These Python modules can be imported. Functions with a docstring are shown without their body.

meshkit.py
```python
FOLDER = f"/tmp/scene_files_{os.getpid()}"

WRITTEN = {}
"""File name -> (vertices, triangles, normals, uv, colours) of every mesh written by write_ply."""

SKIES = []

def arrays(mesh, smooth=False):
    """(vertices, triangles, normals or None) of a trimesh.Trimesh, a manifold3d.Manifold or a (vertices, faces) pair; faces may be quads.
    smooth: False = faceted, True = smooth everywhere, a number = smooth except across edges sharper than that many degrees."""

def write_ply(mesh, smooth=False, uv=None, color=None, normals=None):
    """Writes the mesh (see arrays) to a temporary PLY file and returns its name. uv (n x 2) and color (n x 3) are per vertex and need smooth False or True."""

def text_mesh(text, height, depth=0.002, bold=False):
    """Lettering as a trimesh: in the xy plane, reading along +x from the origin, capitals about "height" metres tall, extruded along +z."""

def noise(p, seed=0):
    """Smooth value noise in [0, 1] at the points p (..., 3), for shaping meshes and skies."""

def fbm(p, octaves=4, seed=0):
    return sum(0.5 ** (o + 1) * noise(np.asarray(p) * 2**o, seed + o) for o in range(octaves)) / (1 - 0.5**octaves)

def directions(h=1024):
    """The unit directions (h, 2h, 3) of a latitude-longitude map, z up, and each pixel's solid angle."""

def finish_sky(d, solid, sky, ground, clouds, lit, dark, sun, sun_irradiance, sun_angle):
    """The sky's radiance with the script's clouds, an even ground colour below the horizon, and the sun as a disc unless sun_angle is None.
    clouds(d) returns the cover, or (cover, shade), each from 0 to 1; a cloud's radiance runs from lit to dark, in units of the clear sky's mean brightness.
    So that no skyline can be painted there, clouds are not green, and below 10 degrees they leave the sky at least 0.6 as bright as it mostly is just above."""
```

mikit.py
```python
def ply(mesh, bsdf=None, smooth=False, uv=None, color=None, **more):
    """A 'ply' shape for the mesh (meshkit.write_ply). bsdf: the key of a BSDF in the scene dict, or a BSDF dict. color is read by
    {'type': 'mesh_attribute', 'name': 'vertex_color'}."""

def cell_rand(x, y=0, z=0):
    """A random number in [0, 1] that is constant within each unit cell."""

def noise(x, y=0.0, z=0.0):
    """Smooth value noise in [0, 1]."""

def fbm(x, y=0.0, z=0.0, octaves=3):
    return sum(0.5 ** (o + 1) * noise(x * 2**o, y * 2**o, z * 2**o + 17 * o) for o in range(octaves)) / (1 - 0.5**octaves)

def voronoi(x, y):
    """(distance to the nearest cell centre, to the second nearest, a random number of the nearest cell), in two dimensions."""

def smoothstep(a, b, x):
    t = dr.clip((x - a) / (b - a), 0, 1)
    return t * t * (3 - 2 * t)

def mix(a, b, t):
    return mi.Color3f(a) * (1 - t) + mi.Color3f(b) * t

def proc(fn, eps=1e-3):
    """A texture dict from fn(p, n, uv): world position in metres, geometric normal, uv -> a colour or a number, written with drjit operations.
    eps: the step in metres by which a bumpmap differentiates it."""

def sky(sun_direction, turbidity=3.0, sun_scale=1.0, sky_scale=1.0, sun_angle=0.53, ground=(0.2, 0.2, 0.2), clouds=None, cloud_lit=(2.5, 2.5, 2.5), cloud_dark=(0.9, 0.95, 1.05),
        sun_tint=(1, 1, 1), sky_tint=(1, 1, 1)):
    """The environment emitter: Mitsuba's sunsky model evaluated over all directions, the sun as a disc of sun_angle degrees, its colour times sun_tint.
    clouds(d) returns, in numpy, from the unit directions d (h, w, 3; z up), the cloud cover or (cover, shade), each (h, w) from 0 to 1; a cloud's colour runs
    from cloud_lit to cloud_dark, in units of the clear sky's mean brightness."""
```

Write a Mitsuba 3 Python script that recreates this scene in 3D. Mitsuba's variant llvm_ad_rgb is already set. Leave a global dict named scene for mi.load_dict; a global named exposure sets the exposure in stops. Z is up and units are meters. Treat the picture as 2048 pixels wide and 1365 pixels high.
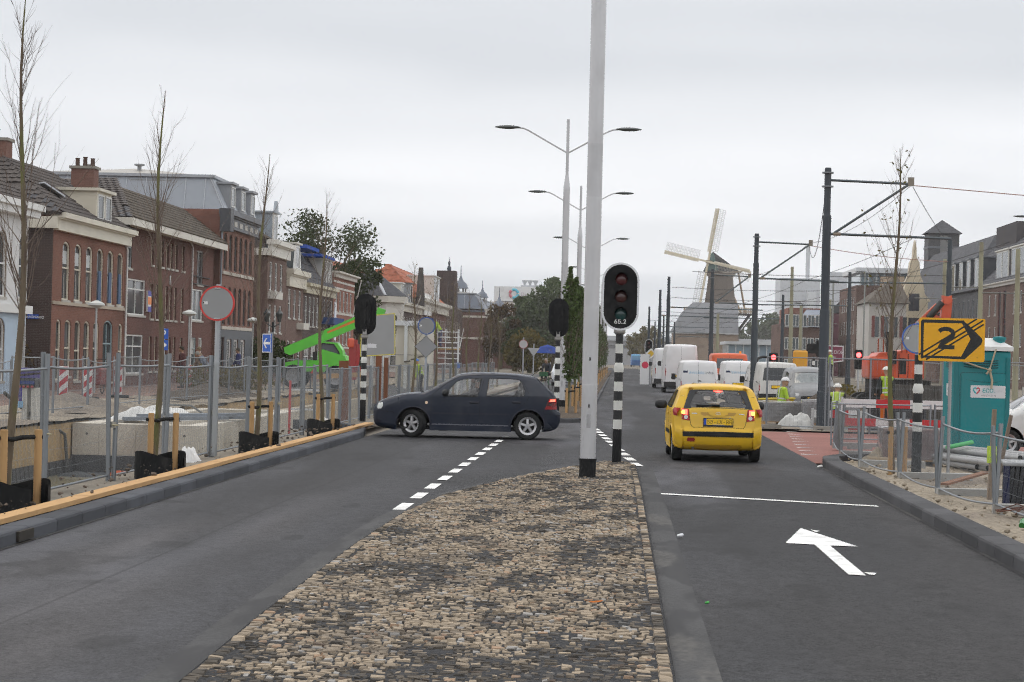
import math, random, numpy as np, trimesh, mitsuba as mi, mikit, meshkit, drjit as dr
import manifold3d as m3, shapely
from shapely.geometry import Polygon, LineString, Point, box as sbox
from shapely.ops import unary_union
from shapely import affinity
T = mi.ScalarTransform4f
rng = np.random.default_rng(7)
R = random.Random(5)
scene, labels, pose = {}, {}, {}
exposure = 1.42
# ---------------------------------------------------------------- camera, sky, air
EYE = np.array([0, 0, 1.84])
cam_right, cam_up, cam_fwd = np.array([.99845648, .04970423, .02478214]), np.array([-.02440175, -.00824533, .99966823]), np.array([-.04989208, .99872995, .00701973])
m_ = np.eye(4); m_[:3, 0], m_[:3, 1], m_[:3, 2], m_[:3, 3] = -cam_right, cam_up, cam_fwd, EYE
scene['camera'] = {'type': 'perspective', 'fov': 2*math.degrees(math.atan(1024/4300)), 'fov_axis': 'x', 'near_clip': .1, 'far_clip': 6000.,
                   'to_world': T(m_.tolist()), 'medium': {'type': 'ref', 'id': 'haze_air'}}
def overcast(d):
    """an even overcast, brightest overhead, with soft low bands of thicker cloud"""
    q = d / (np.abs(d[..., 2:]) + .10)
    w = meshkit.fbm(np.stack([q[..., 0]*.5, q[..., 1]*.5, q[..., 2]*0], -1) + 3.1, 5, 3)
    b = meshkit.fbm(np.stack([q[..., 0]*.22, q[..., 1]*.9, q[..., 2]*0], -1) + 9.7, 4, 8)
    s = np.clip(.82 - .9*np.maximum(d[..., 2], 0) + 2.5*(.5*w + .5*b - .5), 0, 1)
    return np.ones(d.shape[:2]), s
scene['sky'] = mikit.sky([-.35, .45, .9], turbidity=5, sun_scale=.1, sun_angle=40, sky_scale=1., clouds=overcast, cloud_lit=(4.45, 4.45, 4.5), cloud_dark=(2.36, 2.47, 2.62), ground=(.12, .12, .12))
scene['haze_air'] = {'type': 'homogeneous', 'albedo': {'type': 'rgb', 'value': [.95, .955, .96]}, 'sigma_t': .0002}

# ---------------------------------------------------------------- materials
N, FB, VO, CR, SS, MX = mikit.noise, mikit.fbm, mikit.voronoi, mikit.cell_rand, mikit.smoothstep, mikit.mix
def unpack(uv):
    """each mesh piece carries one plain paint colour in its uv: red and green packed in u, blue in v"""
    r = dr.floor(uv.x/1000.); return mi.Color3f(r/999., dr.clip((uv.x - r*1000. - 50.)/900., 0, 1), uv.y)
def pack(c): c = np.clip(np.asarray(c, float), 0, 1); return [np.floor(c[0]*999.)*1000. + 50. + 900.*c[1], c[2]]
def rgb(c): return {'type': 'rgb', 'value': [float(x) for x in c]}
def tex(c): return mikit.proc(c) if callable(c) else (c if isinstance(c, dict) else rgb(c))
def mat(key, color, rough=.6, bump=None, bscale=1., two=True, **kw):
    b = {'type': 'principled', 'base_color': tex(color), 'roughness': tex(rough) if callable(rough) else float(rough), **kw}
    if bump is not None: b = {'type': 'bumpmap', 'arbitrary': mikit.proc(bump, eps=.002), 'scale': bscale, 'bsdf': b}
    scene['mat_' + key] = {'type': 'twosided', 'bsdf': b} if two else b
def c3(r, g, b): return mi.Color3f(r, g, b)
def f_asphalt(p, n, uv):
    a = FB(p.x*.35, p.y*.12, 0, 3); g = N(p.x*95, p.y*95); g2 = N(p.x*40, p.y*40, 3.)
    band = N(p.x*1.3 + 5, p.y*.03)
    w = SS(.62, .8, FB(p.x*.22 + 7, p.y*.1, 4, 3))
    trk = SS(.25, .0, dr.abs(dr.abs(p.x - dr.select(p.x > -1., 2.05, -4.05)) - .78)); seam = SS(.03, .0, dr.abs(p.x + 4.02 + .03*N(p.y*.4, 1.)))*.4
    damp = SS(.45, .68, FB(p.x*.45 + 3, p.y*.16 + 5, 2, 4)); pale = SS(.52, .72, FB(p.x*.8 + 13, p.y*.06 + 2, 5, 3))
    v = (.0165 + .012*a + .010*band + .030*pale*(.5 + N(p.x*4, p.y*.8, 9.)) + .020*SS(.9, .0, dr.abs(p.x + 3.5))*FB(p.x*1.2, p.y*.12, 3, 3) + (g - .5)*.030 + (g2 - .5)*.020 + (N(p.x*13, p.y*8, 2.) - .5)*.012 - .005*trk*N(p.x*3, p.y*.2))*(1 - seam)*(1 - .28*damp)*(1 - .35*SS(.66, .74, FB(p.x*1.9 + 40, p.y*.9, 7, 3))) + .02*w*N(p.x*2, p.y*.7)  # pale streaks, plus road sheen painted in as a lighter left-lane band
    st = SS(.55, .75, FB(p.x*.5 + 31, p.y*.08 + 3, 1, 3))*.22
    return c3(v*(1.0 + .28*st), v*1.01, v*(1.13 - .32*st))
mat('asphalt', f_asphalt, .62, bump=lambda p, n, uv: N(p.x*90, p.y*90) + .5*N(p.x*45, p.y*45), bscale=.005, specular=.3)
def f_gutter(p, n, uv):
    a = FB(p.x*1.6, p.y*.7, 0, 4); s = SS(.54, .64, FB(p.x*2.2 + 4, p.y*.5 + 9, 0, 4)); d = SS(.47, .60, FB(p.x*2.6 + 14, p.y*.8 + 9, 0, 4))
    v = .034 + .035*(a - .4) + (N(p.x*60, p.y*60) - .5)*.02
    return MX(MX(c3(v, v, v*1.03), (.13, .12, .105), s*.32*N(p.x*30, p.y*12, 3.) + s*.1), (.018, .018, .02), d*.85)
mat('gutter', f_gutter, .7, bump=lambda p, n, uv: N(p.x*60, p.y*60), bscale=.003)
mat('grit', lambda p, n, uv: MX((.012, .013, .015), (.045, .045, .047), N(p.x*70, p.y*70)), .95, bump=lambda p, n, uv: N(p.x*60, p.y*60), bscale=.006)
def f_redasph(p, n, uv):
    v = .8 + .35*FB(p.x*.8, p.y*.8, 0, 3) + (N(p.x*70, p.y*70) - .5)*.4
    return c3(.2*v, .085*v, .07*v)
mat('red_asphalt', f_redasph, .8)
def f_sand(p, n, uv):
    a = FB(p.x*.9, p.y*.9, 0, 4); g = N(p.x*30, p.y*30); b = SS(.5, .75, FB(p.x*.35 + 8, p.y*.35, 2, 3))
    return MX(MX((.29, .25, .195), (.20, .17, .13), a), (.12, .10, .085), b*.7)*(.75 + .5*g)
mat('sand', f_sand, .95, bump=lambda p, n, uv: FB(p.x*9, p.y*9, p.z*9, 3), bscale=.05)
def f_soil(p, n, uv):
    a = FB(p.x*3, p.y*3, p.z*3, 4); g = N(p.x*40, p.y*40, p.z*40)
    return MX((.035, .026, .02), (.12, .095, .07), a)*(.6 + .8*g)
mat('soil', f_soil, .95, bump=lambda p, n, uv: FB(p.x*14, p.y*14, p.z*14, 3), bscale=.05)
def f_ground(p, n, uv):
    a = FB(p.x*.15, p.y*.15, 0, 4)
    return MX((.17, .145, .115), (.1, .095, .08), a)*(.8 + .4*N(p.x*3, p.y*3))
mat('ground', f_ground, .95)
def f_clinker(p, n, uv):
    r = dr.floor(p.y/.06); x = p.x/.2 + .5*(r - 2*dr.floor(r/2))
    k = CR(dr.floor(x), r)
    return MX((.12, .07, .055), (.22, .15, .12), k)*(.75 + .5*FB(p.x*.5, p.y*.5, 0, 3))
mat('clinker', f_clinker, .85)
mat('water', lambda p, n, uv: MX((.17, .15, .09), (.23, .20, .125), FB(p.x*.5, p.y*.5, 0, 3)), .06, bump=lambda p, n, uv: FB(p.x*3, p.y*3, 0, 2), bscale=.003, specular=.6)
def vmat(key, rough, dirt=(.10, .085, .065), amount=.35, sc=1.2, bump=None, bscale=0, **kw):
    def col(p, n, uv):
        c = unpack(uv)
        if amount <= 0: return c
        return MX(c, dirt, dr.clip(SS(.42, .8, FB(p.x*sc, p.y*sc, p.z*sc*.6, 3))*amount + amount*.25*N(p.x*28, p.y*28, p.z*28), 0, 1))
    mat(key, col, rough, bump, bscale, **kw)
vmat('matte', .85, amount=.28, specular=.2)
vmat('marking', .75, dirt=(.09, .09, .095), amount=.32, sc=7.)
vmat('paint', .45, amount=.14)
vmat('clean', .4, amount=0)
vmat('metal', .42, dirt=(.2, .195, .19), amount=.14, sc=3., metallic=.65)
vmat('carpaint', .28, dirt=(.13, .12, .11), amount=.12, sc=2.6, clearcoat=.6, clearcoat_gloss=.95, specular=.32)
vmat('stone', .85, dirt=(.03, .03, .033), amount=.45, sc=2.5, bump=lambda p, n, uv: FB(p.x*35, p.y*35, p.z*35, 3), bscale=.008)
vmat('concrete', .85, dirt=(.16, .13, .09), amount=.5, sc=.8, bump=lambda p, n, uv: FB(p.x*12, p.y*12, p.z*12, 3), bscale=.004)
vmat('pane', .06, dirt=(.2, .2, .2), amount=.05, specular=.75)
vmat('rubber', .7, dirt=(.07, .065, .06), amount=.22, sc=7., specular=.18)
scene['mat_chrome'] = {'type': 'twosided', 'bsdf': {'type': 'principled', 'base_color': rgb((.75, .75, .76)), 'metallic': 1., 'roughness': .18}}
scene['mat_glass'] = {'type': 'thindielectric', 'int_ior': 1.5}
scene['mat_film'] = {'type': 'blendbsdf', 'weight': mikit.proc(lambda p, n, uv: .04 + .3*FB(p.x*6, p.y*6, p.z*6, 3)), 'a': {'type': 'thindielectric', 'int_ior': 1.4}, 'b': {'type': 'twosided', 'bsdf': {'type': 'principled', 'base_color': rgb((.42, .42, .43)), 'roughness': .3}}}
def f_wood(p, n, uv):
    g = FB(p.x*18, p.y*3, p.z*3, 3); k = N(p.x*3, p.y*.6, p.z*.6)
    return MX((.50, .31, .135), (.34, .195, .085), .6*g + .4*k)
mat('timber', f_wood, .75)
def f_bark(p, n, uv):
    g = FB(p.x*22, p.y*22, p.z*5, 3); m = SS(.45, .7, FB(p.x*6 + 3, p.y*6, p.z*1.3, 3))
    return MX(MX((.10, .075, .05), (.17, .135, .095), g), (.13, .135, .045), m*.8)
mat('bark', f_bark, .9)
mat('twig', lambda p, n, uv: MX((.12, .09, .075), (.19, .145, .115), N(p.x*5, p.y*5, p.z*5)), .85)
# brick: uv.x chooses the tone, courses laid along the wall's own run
TONES = [((.205, .09, .06), (.14, .06, .043)), ((.135, .058, .045), (.085, .038, .032)), ((.20, .10, .075), (.135, .065, .05)), ((.075, .05, .045), (.05, .035, .033)),
         ((.15, .092, .075), (.10, .062, .052)), ((.27, .12, .085), (.19, .08, .06)), ((.30, .235, .18), (.22, .16, .12)), ((.09, .092, .098), (.06, .062, .07)), ((.19, .055, .055), (.14, .04, .045)), ((.165, .138, .118), (.13, .108, .092))]
def f_brick(p, n, uv):
    u = dr.select(dr.abs(n.x) > dr.abs(n.y), p.y, p.x)
    r = dr.floor(p.z/.065); x = u/.22 + .5*(r - 2*dr.floor(r/2))
    k = CR(dr.floor(x), r); fu = x - dr.floor(x); fv = p.z/.065 - r
    mort = dr.maximum(SS(.93, .97, fu), SS(.82, .88, fv))
    a = mi.Color3f(0); t = mi.Float(uv.x)
    w = .55*k + .45*FB(p.x*.6, p.y*.6, p.z*.6, 3)
    for i, (lo, hi) in enumerate(TONES): a = dr.select(dr.abs(t - i) < .5, MX(lo, hi, w), a)
    soot = SS(.5, .8, FB(u*.35, p.z*.6, 3.3, 4))
    return MX(a, (.2, .175, .15), mort*.4)*(1 - .35*soot)
mat('brick', f_brick, .88)
def f_tile(p, n, uv):
    t = mi.Float(uv.x)
    a = dr.select(t < .5, MX((.05, .042, .04), (.075, .062, .055), FB(p.x, p.y, p.z, 3)), dr.select(t < 1.5, MX((.062, .05, .04), (.09, .072, .052), FB(p.x, p.y, p.z, 3)), dr.select(t < 2.5, MX((.36, .11, .05), (.26, .075, .04), FB(p.x, p.y, p.z, 3)), MX((.045, .047, .055), (.07, .07, .078), FB(p.x, p.y, p.z, 3)))))
    return a*(.7 + .6*N(p.x*4, p.y*4, p.z*4))
mat('roof_tile', f_tile, .7)
def leafmat(key, c1, c2):
    scene['mat_' + key] = {'type': 'principledthin', 'base_color': mikit.proc(lambda p, n, uv: MX(c1, c2, FB(p.x*.9, p.y*.9, p.z*.9, 3))*(.7 + .6*N(p.x*9, p.y*9, p.z*9))), 'roughness': .6, 'diff_trans': .6, 'spec_trans': 0.}
leafmat('leaf_dark', (.035, .055, .022), (.075, .085, .035))
leafmat('leaf_mid', (.06, .095, .038), (.115, .15, .055))
leafmat('leaf_far', (.085, .115, .06), (.13, .155, .08))  # leaf green lightened to paint haze onto the distant crowns
leafmat('leaf_autumn', (.10, .10, .035), (.17, .12, .04))
leafmat('leaf_brown', (.085, .05, .025), (.12, .085, .04))

# ---------------------------------------------------------------- mesh helpers
def hexrgb(h): return tuple((int(h[i:i+2], 16)/255.)**2.2 for i in (0, 2, 4))
BOXF = np.array([[0, 2, 3, 1], [4, 5, 7, 6], [0, 1, 5, 4], [2, 6, 7, 3], [0, 4, 6, 2], [1, 3, 7, 5]])
def q2t(f): f = np.asarray(f); return np.vstack([f[:, [0, 1, 2]], f[:, [0, 2, 3]]]) if f.shape[1] == 4 else f
def frame_of(d, up=(0, 0, 1)):
    d = np.asarray(d, float); d = d/np.linalg.norm(d); u = np.asarray(up, float)
    if abs(d @ u) > .98: u = np.array([1., 0, 0])
    a = np.cross(u, d); a /= np.linalg.norm(a); return a, np.cross(d, a), d
class MB:
    """pieces of one mesh, each with its own colour and its own sharp or smooth edges"""
    def __init__(s, col=(.5, .5, .5)): s.V, s.F, s.C, s.U, s.n, s.col, s.tone = [], [], [], [], 0, col, 0.
    def raw(s, v, f, col=None, smooth=False):
        v = np.asarray(v, float); f = np.array([t for q in f for t in ([q] if len(q) == 3 else [[q[0], q[1], q[2]], [q[0], q[2], q[3]]])]) if isinstance(f, list) else q2t(np.asarray(f, int))
        if smooth is False: v, f = v[f].reshape(-1, 3), np.arange(f.size).reshape(-1, 3)
        elif smooth is not True:
            m = trimesh.graph.smooth_shade(trimesh.Trimesh(v, f, process=True), angle=np.radians(smooth), facet_minarea=None); v, f = np.array(m.vertices), np.array(m.faces)
        s.V.append(v); s.F.append(f + s.n); s.n += len(v); s.C.append(np.tile(pack(col if col is not None else s.col), (len(v), 1))); s.U.append(np.tile([s.tone, 0.], (len(v), 1)))
        return s
    def box(s, x0, x1, y0, y1, z0, z1, col=None):
        v = np.array([[x, y, z] for x in (x0, x1) for y in (y0, y1) for z in (z0, z1)], float)
        return s.raw(v, BOXF, col)
    def obox(s, c, ax, ay, az, h, col=None):
        c = np.asarray(c, float); v = np.array([c + i*h[0]*np.asarray(ax) + j*h[1]*np.asarray(ay) + k*h[2]*np.asarray(az) for i in (-1, 1) for j in (-1, 1) for k in (-1, 1)])
        return s.raw(v, BOXF, col)
    def beam(s, p, q, w, h=None, col=None, up=(0, 0, 1)):
        p, q = np.asarray(p, float), np.asarray(q, float); a, b, d = frame_of(q - p, up)
        return s.obox((p + q)/2, a, b, d, (w/2, (h or w)/2, np.linalg.norm(q - p)/2), col)
    def tube(s, pts, r, n=8, col=None, caps=True, smooth=True):
        p = np.asarray(pts, float); k = len(p); r = np.broadcast_to(np.asarray(r, float), (k,))
        t = np.gradient(p, axis=0); t /= np.linalg.norm(t, axis=1, keepdims=True) + 1e-12
        ref = np.array([0, 0, 1.]) if np.abs(t[:, 2]).mean() < .9 else np.array([1., 0, 0])
        a = np.cross(t, ref); a /= np.linalg.norm(a, axis=1, keepdims=True) + 1e-12; b = np.cross(t, a)
        an = np.arange(n)*2*np.pi/n
        v = p[:, None] + r[:, None, None]*(np.cos(an)[None, :, None]*a[:, None] + np.sin(an)[None, :, None]*b[:, None])
        i, j = np.meshgrid(np.arange(k - 1), np.arange(n), indexing='ij')
        f = np.stack([i*n + j, i*n + (j + 1) % n, (i + 1)*n + (j + 1) % n, (i + 1)*n + j], -1).reshape(-1, 4)
        s.raw(v.reshape(-1, 3), f, col, smooth)
        if caps and n > 3:
            for e in (0, k - 1):
                s.raw(v[e], [[0, x, x + 1] for x in range(1, n - 1)], col)
        return s
    def lathe(s, prof, c=(0, 0, 0), axis=(0, 0, 1), n=16, col=None, smooth=35):
        a, b, d = frame_of(axis); prof = np.asarray(prof, float); an = np.arange(n)*2*np.pi/n; k = len(prof)
        v = np.asarray(c, float) + prof[:, 1][:, None, None]*d + prof[:, 0][:, None, None]*(np.cos(an)[None, :, None]*a + np.sin(an)[None, :, None]*b)
        i, j = np.meshgrid(np.arange(k - 1), np.arange(n), indexing='ij')
        f = np.stack([i*n + j, i*n + (j + 1) % n, (i + 1)*n + (j + 1) % n, (i + 1)*n + j], -1).reshape(-1, 4)
        return s.raw(v.reshape(-1, 3), f, col, smooth)
    def quad(s, a, b, c, d, col=None): return s.raw([a, b, c, d], [[0, 1, 2, 3]], col)
    def tri(s, v, f, col=None, smooth=False): return s.raw(v, f, col, smooth)
    def poly(s, pts, col=None):
        p = np.asarray(pts, float); return s.raw(p, [[0, i, i + 1] for i in range(1, len(p) - 1)], col)
    def prism(s, poly, o, ax, ay, az, depth, col=None, smooth=False):
        """shapely polygon in (ax, ay) axes from o, extruded depth along az"""
        if isinstance(poly, (list, tuple)): poly = Polygon(poly)
        for g in getattr(poly, 'geoms', [poly]):
            if g.is_empty or g.area < 1e-8: continue
            m = trimesh.creation.extrude_polygon(g, 1., engine='earcut'); v = np.asarray(m.vertices)
            s.raw(np.asarray(o, float) + v[:, :1]*np.asarray(ax) + v[:, 1:2]*np.asarray(ay) + v[:, 2:]*depth*np.asarray(az), m.faces, col, smooth)
        return s
    def mesh(s, m, col=None, smooth=35, M=None):
        if hasattr(m, 'to_mesh'):
            q = m.to_mesh(); v, f = np.array(q.vert_properties[:, :3]), np.array(q.tri_verts)
        else: v, f = np.asarray(m.vertices), np.asarray(m.faces)
        if M is not None: v = v @ np.asarray(M)[:3, :3].T + np.asarray(M)[:3, 3]
        return s.raw(v, f, col, smooth)
    def text(s, txt, h, o, ax, ay, col, depth=.004, center=True, bold=False):
        m = meshkit.text_mesh(txt, h, depth, bold); v = np.array(m.vertices); ax, ay = np.asarray(ax, float), np.asarray(ay, float)
        if center: v[:, 0] -= v[:, 0].max()/2; v[:, 1] -= h/2
        return s.raw(np.asarray(o, float) + v[:, :1]*ax + v[:, 1:2]*ay + v[:, 2:]*np.cross(ax, ay), m.faces, col)
    def shape(s, m):
        v, f = np.vstack(s.V), np.vstack(s.F)
        if m in UVMATS: return mikit.ply((v, f), 'mat_' + m, smooth=True, uv=np.vstack(s.U))
        if m in VCMATS: return mikit.ply((v, f), 'mat_' + m, smooth=True, uv=np.vstack(s.C))
        return mikit.ply((v, f), 'mat_' + m, smooth=True)
VCMATS = {'matte', 'marking', 'paint', 'clean', 'metal', 'carpaint', 'stone', 'concrete', 'pane', 'rubber', 'lit'}
UVMATS = {'brick', 'roof_tile'}
_taken = {}
def numbered(k):
    _taken[k] = _taken.get(k, -1) + 1
    return k if _taken[k] == 0 else '%s_%03d' % (k, _taken[k])
def new(name, label=None, cat=None, group=None, kind=None, at=None, rz=0.):
    k = numbered(name); d = {}
    if label: d['label'] = label
    if cat: d['category'] = cat
    if group: d['group'] = group
    if kind: d['kind'] = kind
    labels[k] = d
    if at is not None: pose[k] = T().translate([float(x) for x in at]).rotate([0, 0, 1], float(rz))
    return k
def put(key, mb, m, kind=None, label=None, to=None, root=None):
    """one scene entry"""
    d = dict(mb.shape(m) if isinstance(mb, MB) else mb)
    w = pose.get(key.split('__')[0]) if root is None else root
    if to is not None: w = w @ to if w is not None else to
    if w is not None: d['to_world'] = w
    scene[key] = d
    if kind or label: labels[key] = {**labels.get(key, {}), **({'kind': kind} if kind else {}), **({'label': label} if label else {})}
    return key
def part(parent, name, mb, m, kind=None, label=None, to=None):
    return put(numbered(parent + '__' + name), mb, m, kind, label, to)
def dup(root, at, rz=0., label=None, group=None, scale=1.):
    base = root[:-4] if root[-4:-3] == '_' and root[-3:].isdigit() else root
    k = numbered(base); w = T().translate([float(x) for x in at]).rotate([0, 0, 1], float(rz)).scale(float(scale)); pose[k] = w
    labels[k] = {**labels[root]}
    if label: labels[k]['label'] = label
    if group: labels[k]['group'] = group
    inv = pose[root].inverse() if root in pose else None
    for e in [e for e in scene if e == root or e.startswith(root + '__')]:
        d = dict(scene[e]); tw = d.get('to_world'); loc = tw if inv is None else inv @ (tw if tw is not None else T())
        d['to_world'] = w @ loc if loc is not None else w
        scene[k + e[len(root):]] = d
        if e != root and e in labels: labels[k + e[len(root):]] = labels[e]
    return k
def setting(name, mb, m, label=None):
    k = new(name, label, None, kind='structure'); put(k, mb, m); return k
X_, Y_, Z_ = np.eye(3)
ORD = 'first second third fourth fifth sixth seventh eighth ninth tenth eleventh twelfth thirteenth fourteenth fifteenth sixteenth seventeenth eighteenth nineteenth twentieth twenty-first twenty-second twenty-third twenty-fourth'.split()
def poly_sheet(mb, poly, z, col=None):
    for g in getattr(poly, 'geoms', [poly]):
        v, f = trimesh.creation.triangulate_polygon(g, engine='earcut'); mb.raw(np.c_[v, np.full(len(v), z)], f, col, True)
def rrect(x0, x1, z0, z1, r=.03): return sbox(x0 + r, z0 + r, x1 - r, z1 - r).buffer(r, quad_segs=4)
def rbox(size, r=.03, n=12):
    h = np.array(size)/2 - r; s = m3.Manifold.sphere(r, n)
    return m3.Manifold.batch_hull([s.translate((float(i*h[0]), float(j*h[1]), float(k*h[2]))) for i in (-1, 1) for j in (-1, 1) for k in (-1, 1)])
LITE = {}
def lit(key, col, power):
    scene['mat_' + key] = {'type': 'principled', 'base_color': rgb(col), 'roughness': .2}; LITE[key] = {'type': 'area', 'radiance': rgb([c*power for c in col])}
lit('red_glow', (1., .05, .03), 3.); lit('amber_glow', (1., .36, .03), 3.2); lit('red_lamp', (1., .02, .02), 9.)
def glow(parent, name, mb, key, label=None):
    k = part(parent, name, mb, 'clean', label=label); scene[k] = {**scene[k], 'bsdf': {'type': 'ref', 'id': 'mat_' + key}, 'emitter': LITE[key]}; return k

# ---------------------------------------------------------------- the setting: ground, roads, kerbs, canal trench
LK, RK = -5.5, 3.67          # kerb lines of the carriageway
PIT = sbox(-13.3, -5, -7.25, 230); DIG = sbox(4.9, 60.2, 11.5, 78)
g_ = MB(); poly_sheet(g_, sbox(-2500, -200, 2500, 5000).difference(PIT.buffer(-.02)).difference(DIG), -.03); setting('ground', g_, 'ground')
g_ = MB(); cross = Polygon([(LK, 38), (LK, 49.5), (-7.2, 52.5), (-7.2, 53), (3.67, 57.5), (3.67, 41.5)])
road = sbox(LK, -5, RK, 420)
poly_sheet(g_, road, -.004); setting('road', g_, 'asphalt')
k_side = setting('side_street', MB().tri([(3.67, 40, -.002), (60, 46.5, -.002), (60, 58.5, -.002), (3.67, 57.6, -.002)], [[0, 1, 2, 3]]), 'red_asphalt')
# far verge strips
for x0, x1, y0, y1, m, nm in ((-6.98, -5.72, -5, 54.5, 'soil', 'planting_strip'), (-6.98, -5.72, 66, 330, 'soil', 'planting_strip')):
    nx, ny = 10, int((y1 - y0)/.16); u, v = np.meshgrid(np.linspace(0, 1, nx + 1), np.linspace(y0, y1, ny + 1), indexing='ij')
    z = -.26 + .31*u + .12*meshkit.fbm(np.stack([u*2.2, v*1.6, u*0], -1), 4) + .05*meshkit.noise(np.stack([u*6, v*5, u*0], -1))
    z[-1] = .09; P = np.stack([x0 + (x1 - x0)*u, v, z], -1)
    i, j = np.meshgrid(np.arange(nx), np.arange(ny), indexing='ij'); w = ny + 1
    setting(nm, MB().tri(P.reshape(-1, 3), np.stack([i*w + j, (i + 1)*w + j, (i + 1)*w + j + 1, i*w + j + 1], -1).reshape(-1, 4), None, True), m)
def bumpy(name, x0, x1, y0, y1, m, z0, amp, step=.3, hole=None):
    nx, ny = int((x1 - x0)/step), int((y1 - y0)/step); u, v = np.meshgrid(np.linspace(x0, x1, nx + 1), np.linspace(y0, y1, ny + 1), indexing='ij')
    z = z0 + amp*(meshkit.fbm(np.stack([u*.8, v*.8, u*0], -1), 4, 5) - .5) + amp*.5*(meshkit.noise(np.stack([u*2.9, v*2.9, u*0], -1)) - .5)
    P = np.stack([u, v, z], -1); i, j = np.meshgrid(np.arange(nx), np.arange(ny), indexing='ij'); w = ny + 1
    f = np.stack([i*w + j, (i + 1)*w + j, (i + 1)*w + j + 1, i*w + j + 1], -1).reshape(-1, 4)
    if hole: f = f[~np.array([hole(*c) for c in P.reshape(-1, 3)[f].mean(1)[:, :2]])]
    return setting(name, MB().tri(P.reshape(-1, 3), f, None, True), m)
bumpy('sand_verge', 3.95, 12.5, 14, 44.5, 'sand', .04, .16, .22, hole=lambda x, y: y > 40 + (x - 3.6)*.03 and x < 5.2)
bumpy('sand_verge', 3.9, 5.0, 58.6, 300, 'sand', .05, .12, .5)
bumpy('sand_yard', 4.9, 40, 58.3, 130, 'sand', .02, .1, .8, hole=lambda x, y: 4.9 < x < 11.5 and 60 < y < 78)
bumpy('dug_ground', 4.5, 12, 59.5, 78.5, 'sand', -.42, .2, .4)
bumpy('quay_sand', -17.5, -13.2, 20, 150, 'sand', .05, .16, .4)
setting('quay_street', MB().tri([(-60, 10, .04), (-17, 10, .04), (-17, 420, .04), (-60, 420, .04)], [[0, 1, 2, 3]]), 'clinker')
setting('tram_bed', MB().tri([(5.2, 131, .0), (34, 131, .0), (34, 600, .0), (5.2, 600, .0)], [[0, 1, 2, 3]]), 'ground')
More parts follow.
